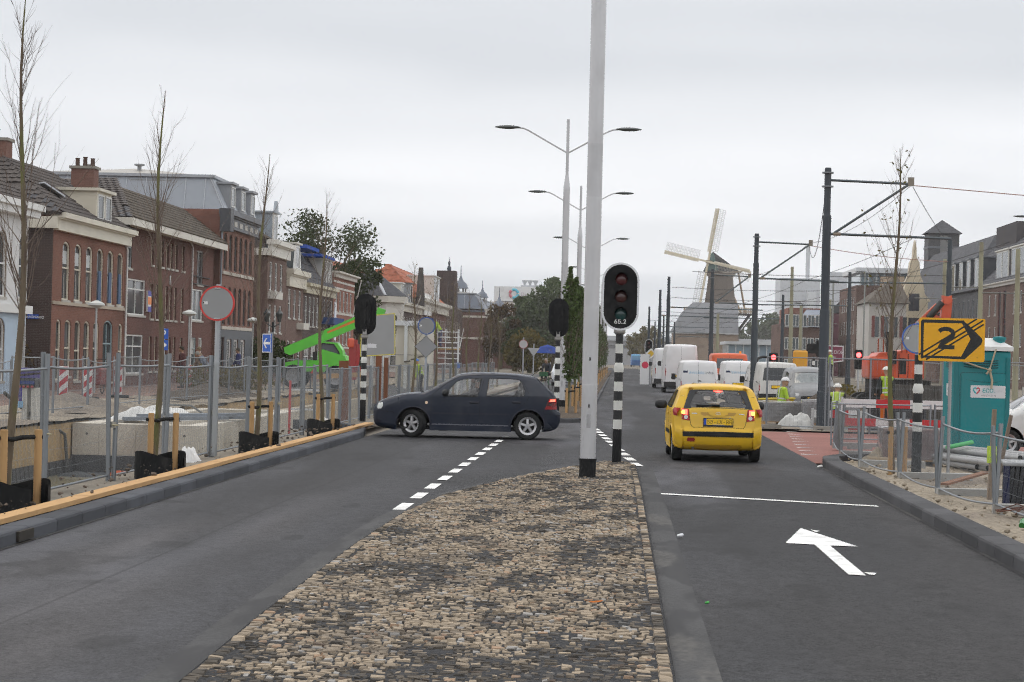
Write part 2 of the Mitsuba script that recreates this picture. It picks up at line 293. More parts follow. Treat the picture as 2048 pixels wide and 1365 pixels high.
# gutter strips along the island and red/white paint
isl = Polygon([(-2.3, -2), (.36, -2), (.36, 30), (.33, 36.3), (.2, 37.2), (0, 37.5), (-.25, 37.2), (-.5, 36.2), (-1.05, 33.8), (-1.65, 30.9), (-2.2, 27.1), (-2.38, 24), (-2.42, 20), (-2.38, 14.5), (-2.3, 11)])
gut = isl.buffer(.28, join_style=2).difference(isl.buffer(-.05)).difference(sbox(-1.9, 28.5, .33, 60)).difference(sbox(-6, 36.4, 6, 60))
g_ = MB(); poly_sheet(g_, gut, .002); setting('gutter', g_, 'gutter')
g_ = MB()
for x0, x1 in ((LK, LK + .05), (RK - .05, RK)): poly_sheet(g_, sbox(x0, -5, x1, 38), .0015)
setting('kerb_gutter', g_, 'gutter')
# road markings: children of the road
def mark(name, pts, label=None, col=(.70, .70, .68)):
    g = MB(col); poly_sheet(g, Polygon(pts), .003); part('road', name, g, 'marking', label=label)
for k in range(12): mark('lane_dash', [(-2.62, 25.2 + 2.06*k), (-2.47, 25.2 + 2.06*k), (-2.47, 26.35 + 2.06*k), (-2.62, 26.35 + 2.06*k)])
for k in range(10):
    x, y = .42 - .098*k, 37.1 + 1.98*k; mark('lane_dash', [(x - .12, y), (x + .05, y), (x - .04, y + 1.1), (x - .21, y + 1.1)])
mark('stop_line', [(.62, 29.75), (3.42, 28.35), (3.42, 28.15), (.62, 29.5)])
mark('lane_arrow', [(2.07,24.13), (1.74,22.07), (2.03,21.99), (2.05,18.95), (2.2,18.91), (2.18,21.92), (2.46,21.9)], 'large white straight-ahead arrow')
for k, (a, b) in enumerate((((1618, 1061), (1640, 1064)), ((1724, 1147), (1752, 1150)))): pass
mark('paint_smear', [(2.16,23.95), (2.25,23.78), (2.19,23.62)])
mark('paint_smear', [(2.21,19.22), (2.32,19.17), (2.28,18.98), (2.24,19.01)])
for k in range(9):
    y = 43.5 + 1.75*k; mark('yield_tick', [(3.72 + .10*k, y), (4.1 + .10*k, y + .2), (3.72 + .10*k, y + .45)], None, (.42, .36, .34))
# cobbled island: edging course and rows of split stones, each with its own rough top
def cobble(cx, cy, sx, sy, h, z0, r, rot=0.):
    """16 triangles: a rough block with a smaller top"""
    b = np.array([[-1, -1], [1, -1], [1, 1], [-1, 1]], float); j = r.uniform(-.16, .16, (4, 2))
    lo = b*(sx/2, sy/2)*(1 + j*.4); hi = lo*(.8 + r.uniform(-.1, .1, (4, 1)))
    t = np.r_[np.c_[lo, np.full(4, z0)], np.c_[lo*.98, np.full(4, z0 + h*.62)], np.c_[hi, z0 + h + r.uniform(-.006, .006, 4)]]
    c, s = math.cos(rot), math.sin(rot); t[:, :2] = t[:, :2] @ np.array([[c, s], [-s, c]]) + (cx, cy)
    f = [[a + i, a + (i + 1) % 4, a + 4 + (i + 1) % 4, a + 4 + i] for a in (0, 4) for i in range(4)] + [[8, 9, 10, 11]]
    return t, np.array(f)
g_ = MB(); poly_sheet(g_, isl, .052)
nx, ny = 46, 480; u, v = np.meshgrid(np.linspace(-2.42, .34, nx + 1), np.linspace(8, 37.3, ny + 1), indexing='ij'); P = np.stack([u, v, .050 + .012*meshkit.noise(np.stack([u*9, v*9, u*0], -1))], -1)
i, j = np.meshgrid(np.arange(nx), np.arange(ny), indexing='ij'); w = ny + 1; f = np.stack([i*w + j, (i + 1)*w + j, (i + 1)*w + j + 1, i*w + j + 1], -1).reshape(-1, 4); c_ = P.reshape(-1, 3)[f].mean(1); g_.raw(P.reshape(-1, 3), f[shapely.contains_xy(isl.buffer(-.05), c_[:, 0], c_[:, 1])], None, True); k_isl = setting('traffic_island', g_, 'grit', 'long cobbled traffic island between the two carriageways, dark grit in its joints')
edge = MB((.05, .05, .055)); ring = np.array(isl.exterior.coords)
edge.raw(np.r_[np.c_[ring, np.zeros(len(ring))], np.c_[ring, np.full(len(ring), .056)]], [[i, i + 1, i + 1 + len(ring), i + len(ring)] for i in range(len(ring) - 1)], None)
part(k_isl, 'edge_face', edge, 'stone')
cr = np.random.default_rng(3); stones = []
inner = isl.buffer(-.115)
def stone_col(x, y):
    n = meshkit.fbm(np.array([(x + 3)*2.6, y*1.5, 4.]), 4, 6); k = cr.random()
    a = np.array((.355, .285, .205))*(1 - k*.42) + np.array((.03, .025, .02))*(cr.random() - .5)
    if cr.random() < .08: a = np.array((.30, .285, .265))
    if cr.random() < .05: a = np.array((.32, .215, .14))
    if cr.random() < np.clip((n - .455)*5, .16, .85): a = a*(.10 + .25*cr.random()) + .012
    return a
y = 8.2
while y < 37.4:
    w = .056 + cr.random()*.022; x = -2.45 + cr.random()*.1
    while x < .3:
        l = .042 + cr.random()**1.7*.062
        if inner.contains(Point(x + l/2, y + w/2)):
            n = meshkit.fbm(np.array([(x + 3)*2.6, y*1.5, 4.]), 4, 6); sink = .014*min(1., max(0, n - .46)/.14)*cr.random()
            stones.append((x + l/2, y + w/2 + .012*math.sin(x*3 + y), l - .010, w - .009, .031 + cr.random()*.010 - sink))
        x += l
    y += w
for ln, o in ((.085, -.055),):
    L = isl.buffer(o).exterior; n = int(L.length/ln)
    for i in range(n):
        p, q = L.interpolate(i*ln), L.interpolate((i + 1)*ln)
        if 8.2 < p.y < 37.6: stones.append(((p.x + q.x)/2, (p.y + q.y)/2, ln - .012, .08, .033 + cr.random()*.010, math.atan2(q.y - p.y, q.x - p.x)))
stones.sort(key=lambda s: s[1] if s[1] > 11.6 and abs(s[0] + .95) < 1.6 else 99)
rest = MB()
for i, s in enumerate(stones):
    v, f = cobble(*s[:5], .03, cr, s[5] if len(s) > 5 else cr.uniform(-.05, .05)); c = stone_col(s[0], s[1])
    if i < 300: part(k_isl, 'cobble', MB(c).raw(v, f, None, False), 'stone')
    else: rest.raw(v, f, c, False)
part(k_isl, 'cobble_paving', rest, 'stone', kind='stuff', label='rough tan and black split cobbles')
# kerbs of one metre blocks
def kerb_run(name, pts, width, h, side, label, col, skip=()):
    k = new(name, label, None, kind='structure'); L = LineString(pts); n = int(L.length)
    for i in range(n):
        p, q = np.array(L.interpolate(i + .008).coords[0]), np.array(L.interpolate(i + .992).coords[0]); d = (q - p)/np.linalg.norm(q - p); o = np.array([-d[1], d[0]])*side
        b = .03; prof = [(0, -.1), (0, h - b), (b*.35, h - b*.3), (b, h), (width, h), (width, -.1)]
        v = np.array([[*(e + o*u), z] for e in (p, q) for u, z in prof]); m = len(prof)
        f = [[j, j + 1, m + j + 1, m + j] for j in range(m - 1)]; t = .75 + .5*R.random(); c = np.array(col)*t
        g = MB(c).raw(v, f, None, False)
        for e in (0, m): g.raw(v[e:e + m], [[0, j, j + 1] for j in range(1, m - 1)], c)
        part(k, 'block', g, 'stone')
    return k
kerb_run('kerb', [(LK, 5), (LK, 46.5), (LK - .25, 49), (-6.3, 51.5), (-8, 53.5)], .26, .13, 1, 'dark grey concrete kerb beside the tan plank edging and the planting strip', (.062, .066, .076))
kerb_run('kerb', [(RK, 5), (RK, 38.5), (3.8, 40), (4.3, 41.4), (5.4, 42.2), (9, 42.7)], .3, .14, -1, 'dark concrete kerb with pale wear beside the sandy works area', (.062, .062, .066))
kerb_run('kerb', [(3.7, 59.3), (3.7, 170)], .16, .1, -1, 'low kerb of the far carriageway beside the parked vans', (.1, .098, .095))
far = [(-2.95, 62.3), (-2.85, 61.3), (-2.2, 60.6), (-1.6, 60.5), (-.95, 61.1), (-.85, 62.3), (-.85, 200)]
kerb_run('kerb', far, .14, .12, 1, 'low dark kerb round the planted median beyond the crossing', (.07, .07, .075))
kerb_run('kerb', [(-2.95, 200), (-2.95, 62.3)], .14, .12, 1, 'left kerb of the planted median beyond the crossing', (.07, .07, .075))
nx, ny = 8, 460; u, v = np.meshgrid(np.linspace(-2.84, -.96, nx + 1), np.linspace(61.2, 300, ny + 1), indexing='ij')
P = np.stack([u, v, .07 + .14*meshkit.fbm(np.stack([u*1.5, v*1.5, u*0], -1), 4)], -1); i, j = np.meshgrid(np.arange(nx), np.arange(ny), indexing='ij'); w = ny + 1
setting('median_soil', MB().tri(P.reshape(-1, 3), np.stack([i*w + j, (i + 1)*w + j, (i + 1)*w + j + 1, i*w + j + 1], -1).reshape(-1, 4), None, True), 'soil')
# plank edging on the left
k = new('plank_edging', 'tan timber planks laid flat in a line behind the left kerb', 'edging')
for i in range(13):
    y0 = 4 + 3.91*i; y1 = y0 + 3.9
    if y1 > 52: break
    z = .155 + .002*(i % 2)
    part(k, 'plank', MB().beam((-5.89, y0, z), (-5.89, y1, z), .2, .05), 'timber')
k = new('storm_drain', 'dark iron kerb inlet set into the left kerb at the frame edge', 'drain')
part(k, 'frame', MB((.03, .027, .025)).box(-5.515, -5.46, 19.5, 20.1, -.02, .004).box(-5.5, -5.47, 19.55, 20.05, .02, .11), 'matte')
for i in range(4): part(k, 'grate_bar', MB((.06, .04, .03)).box(-5.525, -5.5, 19.58 + .12*i, 19.62 + .12*i, .01, .11), 'matte')
# canal trench
WZ = -1.25
setting('canal_water', MB().tri([(-13.3, -5, WZ), (-7.25, -5, WZ), (-7.25, 230, WZ), (-13.3, 230, WZ)], [[0, 1, 2, 3]]), 'water')
k = new('canal_wall', 'tan timber-faced far wall of the canal trench', 'wall')
for i in range(46):
    y0 = 8 + 2.4*i; t = .85 + .3*R.random(); z1 = -.08 + .14*R.random()
    part(k, 'panel', MB(np.array((.40, .285, .15))*t).box(-13.42 - .02*(i % 2), -13.3, y0 + .012, y0 + 2.388, -2.2, z1), 'concrete')
part(k, 'dark_band', MB((.05, .05, .052)).box(-13.3, -13.26, 8, 118, -1.3, -.92), 'stone')
k = new('canal_wall', 'near wall of the canal trench under the mesh fence', 'wall'); put(k, MB((.30, .25, .17)).box(-7.25, -7.0, -5, 230, -2.2, -.22), 'concrete')

# ---------------------------------------------------------------- houses
CREAM, WHITE, DARK, BLUE = (.60, .55, .45), (.66, .66, .64), (.03, .032, .036), (.03, .08, .17)
GLASSES = [(.028, .033, .037), (.045, .052, .058), (.02, .022, .025), (.07, .08, .085)]
def opening(u0, u1, v0, v1, arch=0.):
    if arch <= 0: return sbox(u0, v0, u1, v1)
    m = (u0 + u1)/2; w = (u1 - u0)/2; return Polygon([(u0, v0), (u1, v0)] + [(m + w*math.cos(t), v1 - arch + arch*math.sin(t)) for t in np.linspace(0, math.pi, 9)])
def window(holder, O, ax, n, u0, u1, v0, v1, arch=0., col=CREAM, glass=0, rails=(.5,), bars=0, fw=.07, set_=.10, sill=True, name='window', detail=True, shade=None):
    """frame in the opening, its pane behind it, a sill below"""
    g = MB(col); op = opening(u0, u1, v0, v1, arch); inn = op.buffer(-fw, join_style=2); ring = op.difference(inn)
    z = Z_; g.prism(ring, O - n*set_, ax, z, n, .06)
    for r in rails:
        v = v0 + (v1 - v0)*r; g.prism(sbox(u0 + fw*.5, v - .03, u1 - fw*.5, v + .03), O - n*(set_ + .005), ax, z, n, .05)
    for b in range(bars):
        u = u0 + (u1 - u0)*(b + 1)/(bars + 1); g.prism(sbox(u - .022, v0 + fw*.5, u + .022, v1 - fw*.5 - arch*.4), O - n*(set_ + .002), ax, z, n, .045)
    if sill: g.prism(sbox(u0 - .06, v0 - .09, u1 + .06, v0 + .005), O - n*.10, ax, z, n, .16, (.42, .40, .36))
    k = part(holder, name, g, 'paint')
    p = MB(GLASSES[glass % 4]); p.poly([O - n*(set_ + .02) + ax*u + z*v for u, v in list(op.buffer(-fw*.5, join_style=2).exterior.coords)[:-1]])
    put(numbered(k + '__pane'), p, 'pane')
    if shade: put(numbered(k + '__blind'), MB(shade).prism(sbox(u0 + fw, v0 + (v1 - v0)*.62, u1 - fw, v1 - fw - arch), O - n*(set_ + .018), ax, z, n, .006), 'matte')
    return k
def roof_plane(holder, pts, tone, tile=.27, row=.36, name='roof', wave=.03, pieces=0, flat=False, piece_tone=None):
    P = np.array(pts, float); u = P[1] - P[0]; u /= np.linalg.norm(u); n = np.cross(P[1] - P[0], P[-1] - P[0]); n /= np.linalg.norm(n)
    if n[2] < 0: n = -n
    v = np.cross(n, u); v = v if v[2] > 0 else -v
    uv = np.c_[(P - P[0]) @ u, (P - P[0]) @ v]; poly = Polygon(uv)
    g = MB(); g.tone = tone; g.poly(P); g.poly(P - n*.12)
    for a, b in zip(range(len(P)), list(range(1, len(P))) + [0]): g.quad(P[a], P[b], P[b] - n*.12, P[a] - n*.12)
    k = part(holder, name, g, 'roof_tile')
    if flat: return k
    st = MB(); st.tone = tone; made = 0; v0, v1 = uv[:, 1].min(), uv[:, 1].max(); r = v0
    while r < v1 - .05:
        c = poly.intersection(LineString([(-99, min(r + row*.5, v1 - .01)), (99, min(r + row*.5, v1 - .01))]))
        if not c.is_empty and c.length > .1:
            a, b = c.bounds[0], c.bounds[2]; m = max(1, int(round((b - a)/tile))); tw = (b - a)/m; h = min(row, v1 - r)
            for i in range(m if made < pieces else 0):
                if made >= pieces: break
                x = a + tw*i; t = MB(); t.tone = piece_tone if piece_tone is not None and R.random() < .4 else tone
                q = [P[0] + u*(x + tw*s) + v*(r + e) + n*z for e, lift in ((-.03, .06), (h, .02)) for s, z in ((.02, lift), (.3, lift + .035), (.62, lift + .01), (.99, lift - .01))]
                t.raw(q, [[0, 1, 5, 4], [1, 2, 6, 5], [2, 3, 7, 6]]); t.raw([q[0], q[1], q[2], q[3], q[0] - n*.05, q[1] - n*.05, q[2] - n*.05, q[3] - n*.05], [[4, 5, 1, 0], [5, 6, 2, 1], [6, 7, 3, 2]])
                put(numbered(k + '__tile'), t, 'roof_tile'); made += 1
            else:
                s = np.arange(m*3 + 1); x = a + tw*s/3.; z = np.tile([0., wave, wave*.3], m + 1)[:len(s)]
                lo = P[0] + np.outer(x, u) + v*(r - .03) + np.outer(z + .055, n); hi = P[0] + np.outer(x, u) + v*(r + h) + np.outer(z + .012, n); bt = lo - n*.05
                k3 = len(s); f = [[j, j + 1, k3 + j + 1, k3 + j] for j in range(k3 - 1)] + [[2*k3 + j, 2*k3 + j + 1, j + 1, j] for j in range(k3 - 1)]
                st.raw(np.r_[lo, hi, bt], f, None, 30)
        r += row
    if st.V: put(numbered(k + '__tile_rows'), st, 'roof_tile', kind='stuff')
    return k
def house(name, label, cat, X, Y0, Y1, zb, ze, tone, wins, sgn=1, depth=10., cornice=None, sills=True, walls=True, base=None, group=None, near=True):
    """a terraced house whose front lies in the plane x = X and looks along sgn*x; wins: (y, width, z0, z1, options)"""
    k = new(name, label, cat, group); O, ax, n = np.array([X, 0., 0.]), Y_, X_*sgn
    front = sbox(Y0, zb, Y1, ze); ops = []
    for w in wins:
        o = dict(w[4]) if len(w) > 4 else {}; ops.append(opening(w[0] - w[1]/2, w[0] + w[1]/2, w[2], w[3], o.get('arch', 0.)))
    g = MB(); g.tone = tone; g.prism(front.difference(unary_union(ops)) if ops else front, O - n*.3, ax, Z_, n, .3)
    xb = X - sgn*depth; x0, x1 = sorted((X - sgn*.3, xb)); t = g.tone
    if near: g.box(x0, x1, Y0, Y0 + .3, zb, ze)
    g.box(x0, x1, Y1 - .3, Y1, zb, ze); part(k, 'wall', g, 'brick')
    for i, w in enumerate(wins):
        o = dict(w[4]) if len(w) > 4 else {}; window(k, O, ax, n, w[0] - w[1]/2, w[0] + w[1]/2, w[2], w[3], **{'glass': (i*7 + int(Y0)) % 4, 'shade': ((.42, .42, .40), None, (.30, .29, .27), None, None)[(i*3 + int(Y0)) % 5] if Y0 < 180 and w[1] > .8 else None, **o})
    if cornice:
        c0, c1, out, col = cornice; g = MB(col)
        g.prism(sbox(Y0 - .02, c0, Y1 + .02, c0 + (c1 - c0)*.7), O, ax, Z_, n, out*.45).prism(sbox(Y0 - .1, c0 + (c1 - c0)*.7, Y1 + .1, c1), O - n*.1, ax, Z_, n, out + .1).prism(sbox(Y0 - .05, c0 + (c1 - c0)*.62, Y1 + .05, c0 + (c1 - c0)*.7), O, ax, Z_, n, out*.7)
        part(k, 'cornice', g, 'paint')
    return k
def dormer(k, X, y0, y1, z0, z1, sgn, dep, col=CREAM, wins=1, roofcol=(.12, .12, .12), side=None):
    g = MB(col); x0, x1 = sorted((X, X - sgn*dep)); side = side or col
    g.box(x0, x1, y0, y1, z0, z1, side).box(*sorted((X, X + sgn*.05)), y0, y1, z0, z1, col)
    d = part(k, 'dormer', g, 'paint'); put(d + '__dormer_roof', MB(roofcol).box(*sorted((X + sgn*.22, X - sgn*dep)), y0 - .18, y1 + .18, z1, z1 + .12), 'paint')
    w = (y1 - y0)/wins
    for i in range(wins):
        a, b = y0 + w*i + .14, y0 + w*(i + 1) - .14; put(numbered(d + '__frame'), MB(WHITE).prism(sbox(a, z0 + .15, b, z1 - .12).difference(sbox(a + .07, z0 + .22, b - .07, z1 - .19)), np.array([X + sgn*.05, 0, 0]), Y_, Z_, X_*sgn, .05), 'paint')
        put(numbered(d + '__pane'), MB(GLASSES[i % 4]).prism(sbox(a + .06, z0 + .2, b - .06, z1 - .18), np.array([X + sgn*.05, 0, 0]), Y_, Z_, X_*sgn, .015), 'pane')
    return d
def chimney(k, x, y, z0, z1, w=.9, d=.7, tone=2, pots=2):
    g = MB(); g.tone = tone; g.box(x - w/2, x + w/2, y - d/2, y + d/2, z0, z1); c = part(k, 'chimney', g, 'brick')
    put(c + '__cap', MB((.25, .23, .2)).box(x - w/2 - .08, x + w/2 + .08, y - d/2 - .08, y + d/2 + .08, z1, z1 + .12), 'concrete')
    for i in range(pots):
        q = x + (i - (pots - 1)/2)*w/max(pots, 1); put(numbered(c + '__pot'), MB((.09, .055, .045)).lathe([(.10, 0), (.12, .05), (.10, .1), (.09, .35 + .06*(i % 2)), (.12, .4 + .06*(i % 2)), (.06, .4)], c=(q, y, z1 + .1), n=10), 'matte')
def downpipe(k, x, y, z0, z1, col=WHITE, r=.05): part(k, 'downpipe', MB(col).tube([(x, y, z0), (x, y, z1 - .25), (x - .12, y, z1)], r, 7), 'paint')
A12 = {'arch': .14}
XL = -22.
# white and pale blue house at the left edge
k = house('town_house', 'white stuccoed house with a pale blue ground floor at the left frame edge', 'house', XL, 68., 78.6, 0, 6.6, 6, [(70 + 2.7*i, 1.15, 3.5, 5.9, {'arch': .5, 'col': WHITE}) for i in range(4)] + [(70 + 2.7*i, 1.15, .5, 2.75, {'arch': .45, 'col': WHITE}) for i in range(4)], depth=9)
g = MB((.62, .62, .61)).prism(sbox(68, 3.2, 78.62, 6.6).difference(unary_union([opening(69.42 + 2.7*i, 70.58 + 2.7*i, 3.5, 5.9, .5) for i in range(4)])), np.array([XL, 0, 0]), Y_, Z_, X_, .03)
g.prism(sbox(68, 0, 78.62, 3.0).difference(unary_union([opening(69.42 + 2.7*i, 70.58 + 2.7*i, .5, 2.75, .45) for i in range(4)])), np.array([XL, 0, 0]), Y_, Z_, X_, .03, (.42, .53, .64)).box(XL - 9, XL + .03, 78.6, 78.64, 0, 6.6, (.6, .6, .59)); part(k, 'stucco', g, 'paint')
part(k, 'cornice', MB((.68, .68, .66)).prism(sbox(67.9, 2.95, 78.75, 3.25), np.array([XL, 0, 0]), Y_, Z_, X_, .25).prism(sbox(67.9, 6.5, 78.8, 6.75), np.array([XL, 0, 0]), Y_, Z_, X_, .45).prism(sbox(67.9, 6.75, 78.9, 6.98), np.array([XL, 0, 0]), Y_, Z_, X_, .6), 'paint')
roof_plane(k, [(XL + .3, 67, 6.98), (XL + .3, 78.8, 6.98), (XL - 4, 78.8, 9.9), (XL - 4, 67, 9.9)], 0)
# red brick house with tall arched windows
ys = [84.3, 86.2, 88.05, 89.9, 91.75, 93.55]; W1 = [(y, 1.12, 3.62, 5.95, {'arch': .3, 'rails': (.55,), 'glass': 1 if i < 3 else 0, 'shade': (.50, .52, .52) if i < 3 else None}) for i, y in enumerate(ys)]
W1 += [(y, w, z, 2.85, {'arch': .22, 'rails': (.5,), 'col': CREAM}) for y, w, z in ((83.4, .75, .45), (84.85, 1.0, .6), (86.4, .95, .4), (87.9, 1.0, .6), (89.5, 1.0, .6), (93.9, .8, .4))] + [(91.6, 1.75, .3, 2.95, {'arch': .35, 'rails': (.62,), 'col': (.24, .33, .36), 'bars': 1})]
k = house('town_house', 'red brick town house with six tall arched upper windows and a cream cornice', 'house', XL, 82.3, 94.7, 0, 6.9, 0, W1, depth=8.5, cornice=(6.3, 6.98, .5, (.62, .58, .48)))
g = MB(); g.tone = 3; g.box(-30.5, XL - .01, 82.26, 82.31, 0, 6.35); part(k, 'side_wall', g, 'brick', label='dark brick side wall on the alley')  # side wall in a darker brick tone than the front
part(k, 'side_fascia', MB((.58, .54, .45)).box(-30.6, XL + .2, 82.0, 82.3, 6.35, 6.8), 'paint')
part(k, 'string_course', MB((.40, .34, .27)).prism(sbox(82.3, 3.42, 94.7, 3.55), np.array([XL, 0, 0]), Y_, Z_, X_, .06), 'concrete')
for i in range(3): part(k, 'open_shutter', MB(BLUE).box(XL + .01, XL + .05, ys[3 + i] - .42, ys[3 + i] + .05, 3.7, 5.0), 'paint')
roof_plane(k, [(XL + .35, 82.1, 6.98), (XL + .35, 94.9, 6.98), (-25.2, 93.6, 9.35), (-25.2, 86.2, 9.45)], 0, name='roof'); roof_plane(k, [(-30.6, 82.05, 6.85), (XL + .35, 82.05, 6.98), (-25.2, 86.2, 9.45)], 0, pieces=150, tile=.3, row=.36, piece_tone=3); roof_plane(k, [(XL + .35, 94.9, 6.98), (-28.5, 94.9, 6.98), (-25.2, 93.6, 9.35)], 0)
chimney(k, -25.6, 86.7, 8.8, 10.1, 1.0, .9, 2, 1); chimney(k, -24.6, 97.2, 7.6, 9.9, 1.05, .9, 2, 3)
dormer(k, XL + .05, 88.6, 91.2, 6.98, 8.3, 1, 2.8, (.62, .57, .46), 2, (.60, .56, .46)); downpipe(k, XL + .1, 94.45, .1, 6.4)
part(k, 'skylight', MB((.5, .52, .55)).beam((-23.3, 85.2, 8.33), (-22.6, 85.8, 7.82), .5, .06), 'pane')
for i in range(5): part(k, 'window_grid', MB((.50, .50, .48)).prism(sbox(84.3 + 1.86*i - .012, 3.7, 84.3 + 1.86*i + .012, 4.7), np.array([XL - .09, 0, 0]), Y_, Z_, X_, .02), 'paint') if i < 3 else None
# long house under a big brown roof
sl = [101.4, 102.6, 103.6, 104.8, 105.8, 106.9, 108.6]; so = {'rails': (), 'fw': .06, 'set_': .16}
W2 = [(y, .62, 5.75, 7.0, so) for y in sl] + [(y, .62, 3.2, 4.85, so) for y in sl] + [(y, .62, .7, 2.35, so) for y in sl] + [(98.2, 3.6, 3.3, 4.95, {'bars': 1, 'rails': (.72,), 'col': WHITE}), (112.4, 3.2, 3.3, 4.95, {'bars': 1, 'rails': (), 'col': WHITE}), (98.0, 3.6, .6, 2.4, {'bars': 1, 'rails': (.7,), 'col': WHITE}), (113.6, 1.0, .3, 2.4, {'rails': (.4,), 'col': WHITE}), (111.8, 1.3, .1, 2.4, {'rails': (.75,), 'col': (.30, .36, .36)}), (96.7, .8, 5.4, 7.0, {'rails': (.6,), 'col': (.3, .32, .33)}), (113.0, 1.6, 5.2, 7.0, {'bars': 1, 'rails': (), 'col': (.25, .25, .25)})]
k = house('town_house', 'long red brown brick house with rows of slim windows under a wide brown roof', 'house', XL - .3, 95., 116.8, 0, 7.35, 1, W2, depth=8)
part(k, 'eaves_board', MB((.62, .59, .52)).box(XL - .4, XL + .42, 93.9, 116.9, 7.30, 7.36).box(XL + .38, XL + .44, 93.9, 116.9, 7.22, 7.55).box(XL - 7, XL + .44, 93.84, 93.9, 7.22, 7.55), 'paint')
roof_plane(k, [(XL + .44, 93.9, 7.56), (XL + .44, 116.9, 7.56), (-24.1, 116.9, 9.5), (-24.1, 101.6, 9.45)], 1, row=.32, tile=.27); roof_plane(k, [(-30, 93.9, 7.5), (XL + .44, 93.9, 7.56), (-24.1, 101.6, 9.45), (-30, 100, 9.4)], 0, pieces=150, tile=.32, row=.37, piece_tone=3)
downpipe(k, XL - .18, 110.4, .1, 7.3); part(k, 'balcony_rail', MB((.04, .04, .045)).box(XL - .28, XL - .2, 111, 115.4, 5.6, 5.64).box(XL - .28, XL - .2, 111, 115.4, 5.2, 5.24), 'paint')
part(k, 'name_board', MB((.5, .5, .48)).box(XL - .29, XL - .26, 105.3, 105.6, 4.95, 5.4), 'paint'); part(k, 'for_sale_sign', MB((.65, .62, .6)).box(XL - .29, XL - .2, 100.2, 100.9, 3.5, 4.5).box(XL - .2, XL - .19, 100.2, 100.9, 3.85, 4.2, (.75, .25, .08)).box(XL - .2, XL - .19, 100.2, 100.9, 3.5, 3.75, (.10, .10, .4)).box(XL - .2, XL - .19, 100.2, 100.9, 4.25, 4.5, (.10, .10, .4)), 'paint')
for i in range(3): part(k, 'flue', MB((.22, .2, .18)).tube([(-26.6, 104.6 + 1.1*i, 9), (-26.6, 104.6 + 1.1*i, 10.6 + .25*(i % 2))], .17, 8), 'matte')
# tall grey mansard house
ys = [118.6 + 1.62*i for i in range(6)]; aw = {'arch': .25, 'rails': (), 'col': (.09, .09, .09), 'set_': .14, 'glass': 2, 'sill': False}
W3 = [(y, .95, 6.25, 8.3, aw) for y in ys] + [(y, .95, 3.2, 5.35, aw) for y in ys] + [(120.2 + 2.2*i, 1.5, .5, 2.4, {'rails': (), 'bars': 1, 'col': WHITE, 'fw': .12}) for i in range(3)] + [(118.2, 1.0, .1, 2.5, {'rails': (), 'col': DARK, 'sill': False})]
k = house('town_house', 'tall brown brick house with slim dark windows and a zinc mansard roof', 'house', XL, 117., 128., 0, 9.3, 2, W3, depth=10, cornice=(8.55, 9.55, .55, (.10, .105, .12)))
for i in range(6): part(k, 'frieze_panel', MB((.42, .40, .36)).prism(sbox(118 + 1.7*i, 8.72, 118.9 + 1.7*i, 9.0), np.array([XL + .25, 0, 0]), Y_, Z_, X_, .03), 'paint')
for z in (6.1, 3.05): part(k, 'sill_band', MB((.45, .42, .37)).prism(sbox(117.6, z - .12, 127.6, z + .06), np.array([XL, 0, 0]), Y_, Z_, X_, .1), 'concrete')
part(k, 'shopfront', MB((.10, .11, .125)).prism(sbox(117.05, 0, 127.95, 2.95).difference(unary_union([sbox(119.45 + 2.2*i, .5, 120.95 + 2.2*i, 2.4) for i in range(3)] + [sbox(117.7, .1, 118.7, 2.5)])), np.array([XL, 0, 0]), Y_, Z_, X_, .05), 'paint')
part(k, 'stone_quoin', MB((.055, .057, .066)).box(XL, XL + .6, 116.7, 117.6, 8.3, 9.55), 'paint')
ZN = (.30, .325, .36)
def mansard(k, x0, x1, y0, y1, z0, z1, ins, top, col=ZN, seam=1.1):
    lo = [(x1, y0), (x1, y1), (x0, y1), (x0, y0)]; hi = [(x1 - ins, y0 + ins*.6), (x1 - ins, y1 - ins*.6), (x0, y1 - ins*.6), (x0, y0 + ins*.6)]; g = MB(col)
    for i in range(4): j = (i + 1) % 4; g.quad((*lo[i], z0), (*lo[j], z0), (*hi[j], z1), (*hi[i], z1))
    cx, cy = (x0 + x1)/2, (y0 + y1)/2; e = [(*p, z1) for p in hi]; g.raw(e + [(cx, cy, top)], [[0, 1, 4], [1, 2, 4], [2, 3, 4], [3, 0, 4]], (.34, .32, .29))
    r = part(k, 'roof', g, 'paint'); n = int((x1 - x0)/seam)
    for i in range(n + 1):
        a = x1 - .1 - seam*i; t = max(a - ins*(1 if i == 0 else .0), x0); put(numbered(r + '__seam'), MB((.40, .42, .45)).beam((a, y0 - .02, z0), (t, y0 + ins*.6 - .02, z1), .05, .05), 'paint')
    put(r + '__edge_trim', MB((.36, .38, .41)).beam((x0, y0 + ins*.6 - .1, z1), (x1 - ins + .1, y0 + ins*.6 - .1, z1), .16, .16).beam((x1 - ins + .1, y0 + ins*.6 - .1, z1), (x1 - ins + .1, y1, z1), .16, .16), 'paint')
    return r
mansard(k, -34, XL + .2, 117.1, 127.9, 9.5, 11.35, .9, 12.1)
part(k, 'roof_vent', MB((.25, .26, .27)).lathe([(.12, 0), (.12, .35), (.3, .4), (.3, .48), (0, .5)], c=(-27.5, 121, 11.75), n=10), 'paint')
w_ = window(k, np.array([0, 117.5, 0.]), X_, -Y_, -27.2, -24.9, 9.75, 11.1, rails=(), bars=2, col=(.25, .26, .27), sill=False, name='side_window')
for i in range(3): dormer(k, XL + .2, 118.4 + 3.2*i, 119.8 + 3.2*i, 9.6, 11.0, 1, 1.4, (.27, .28, .30), 1, (.30, .31, .33))
downpipe(k, XL + .1, 116.9, .1, 9.2, (.25, .27, .3), .06)
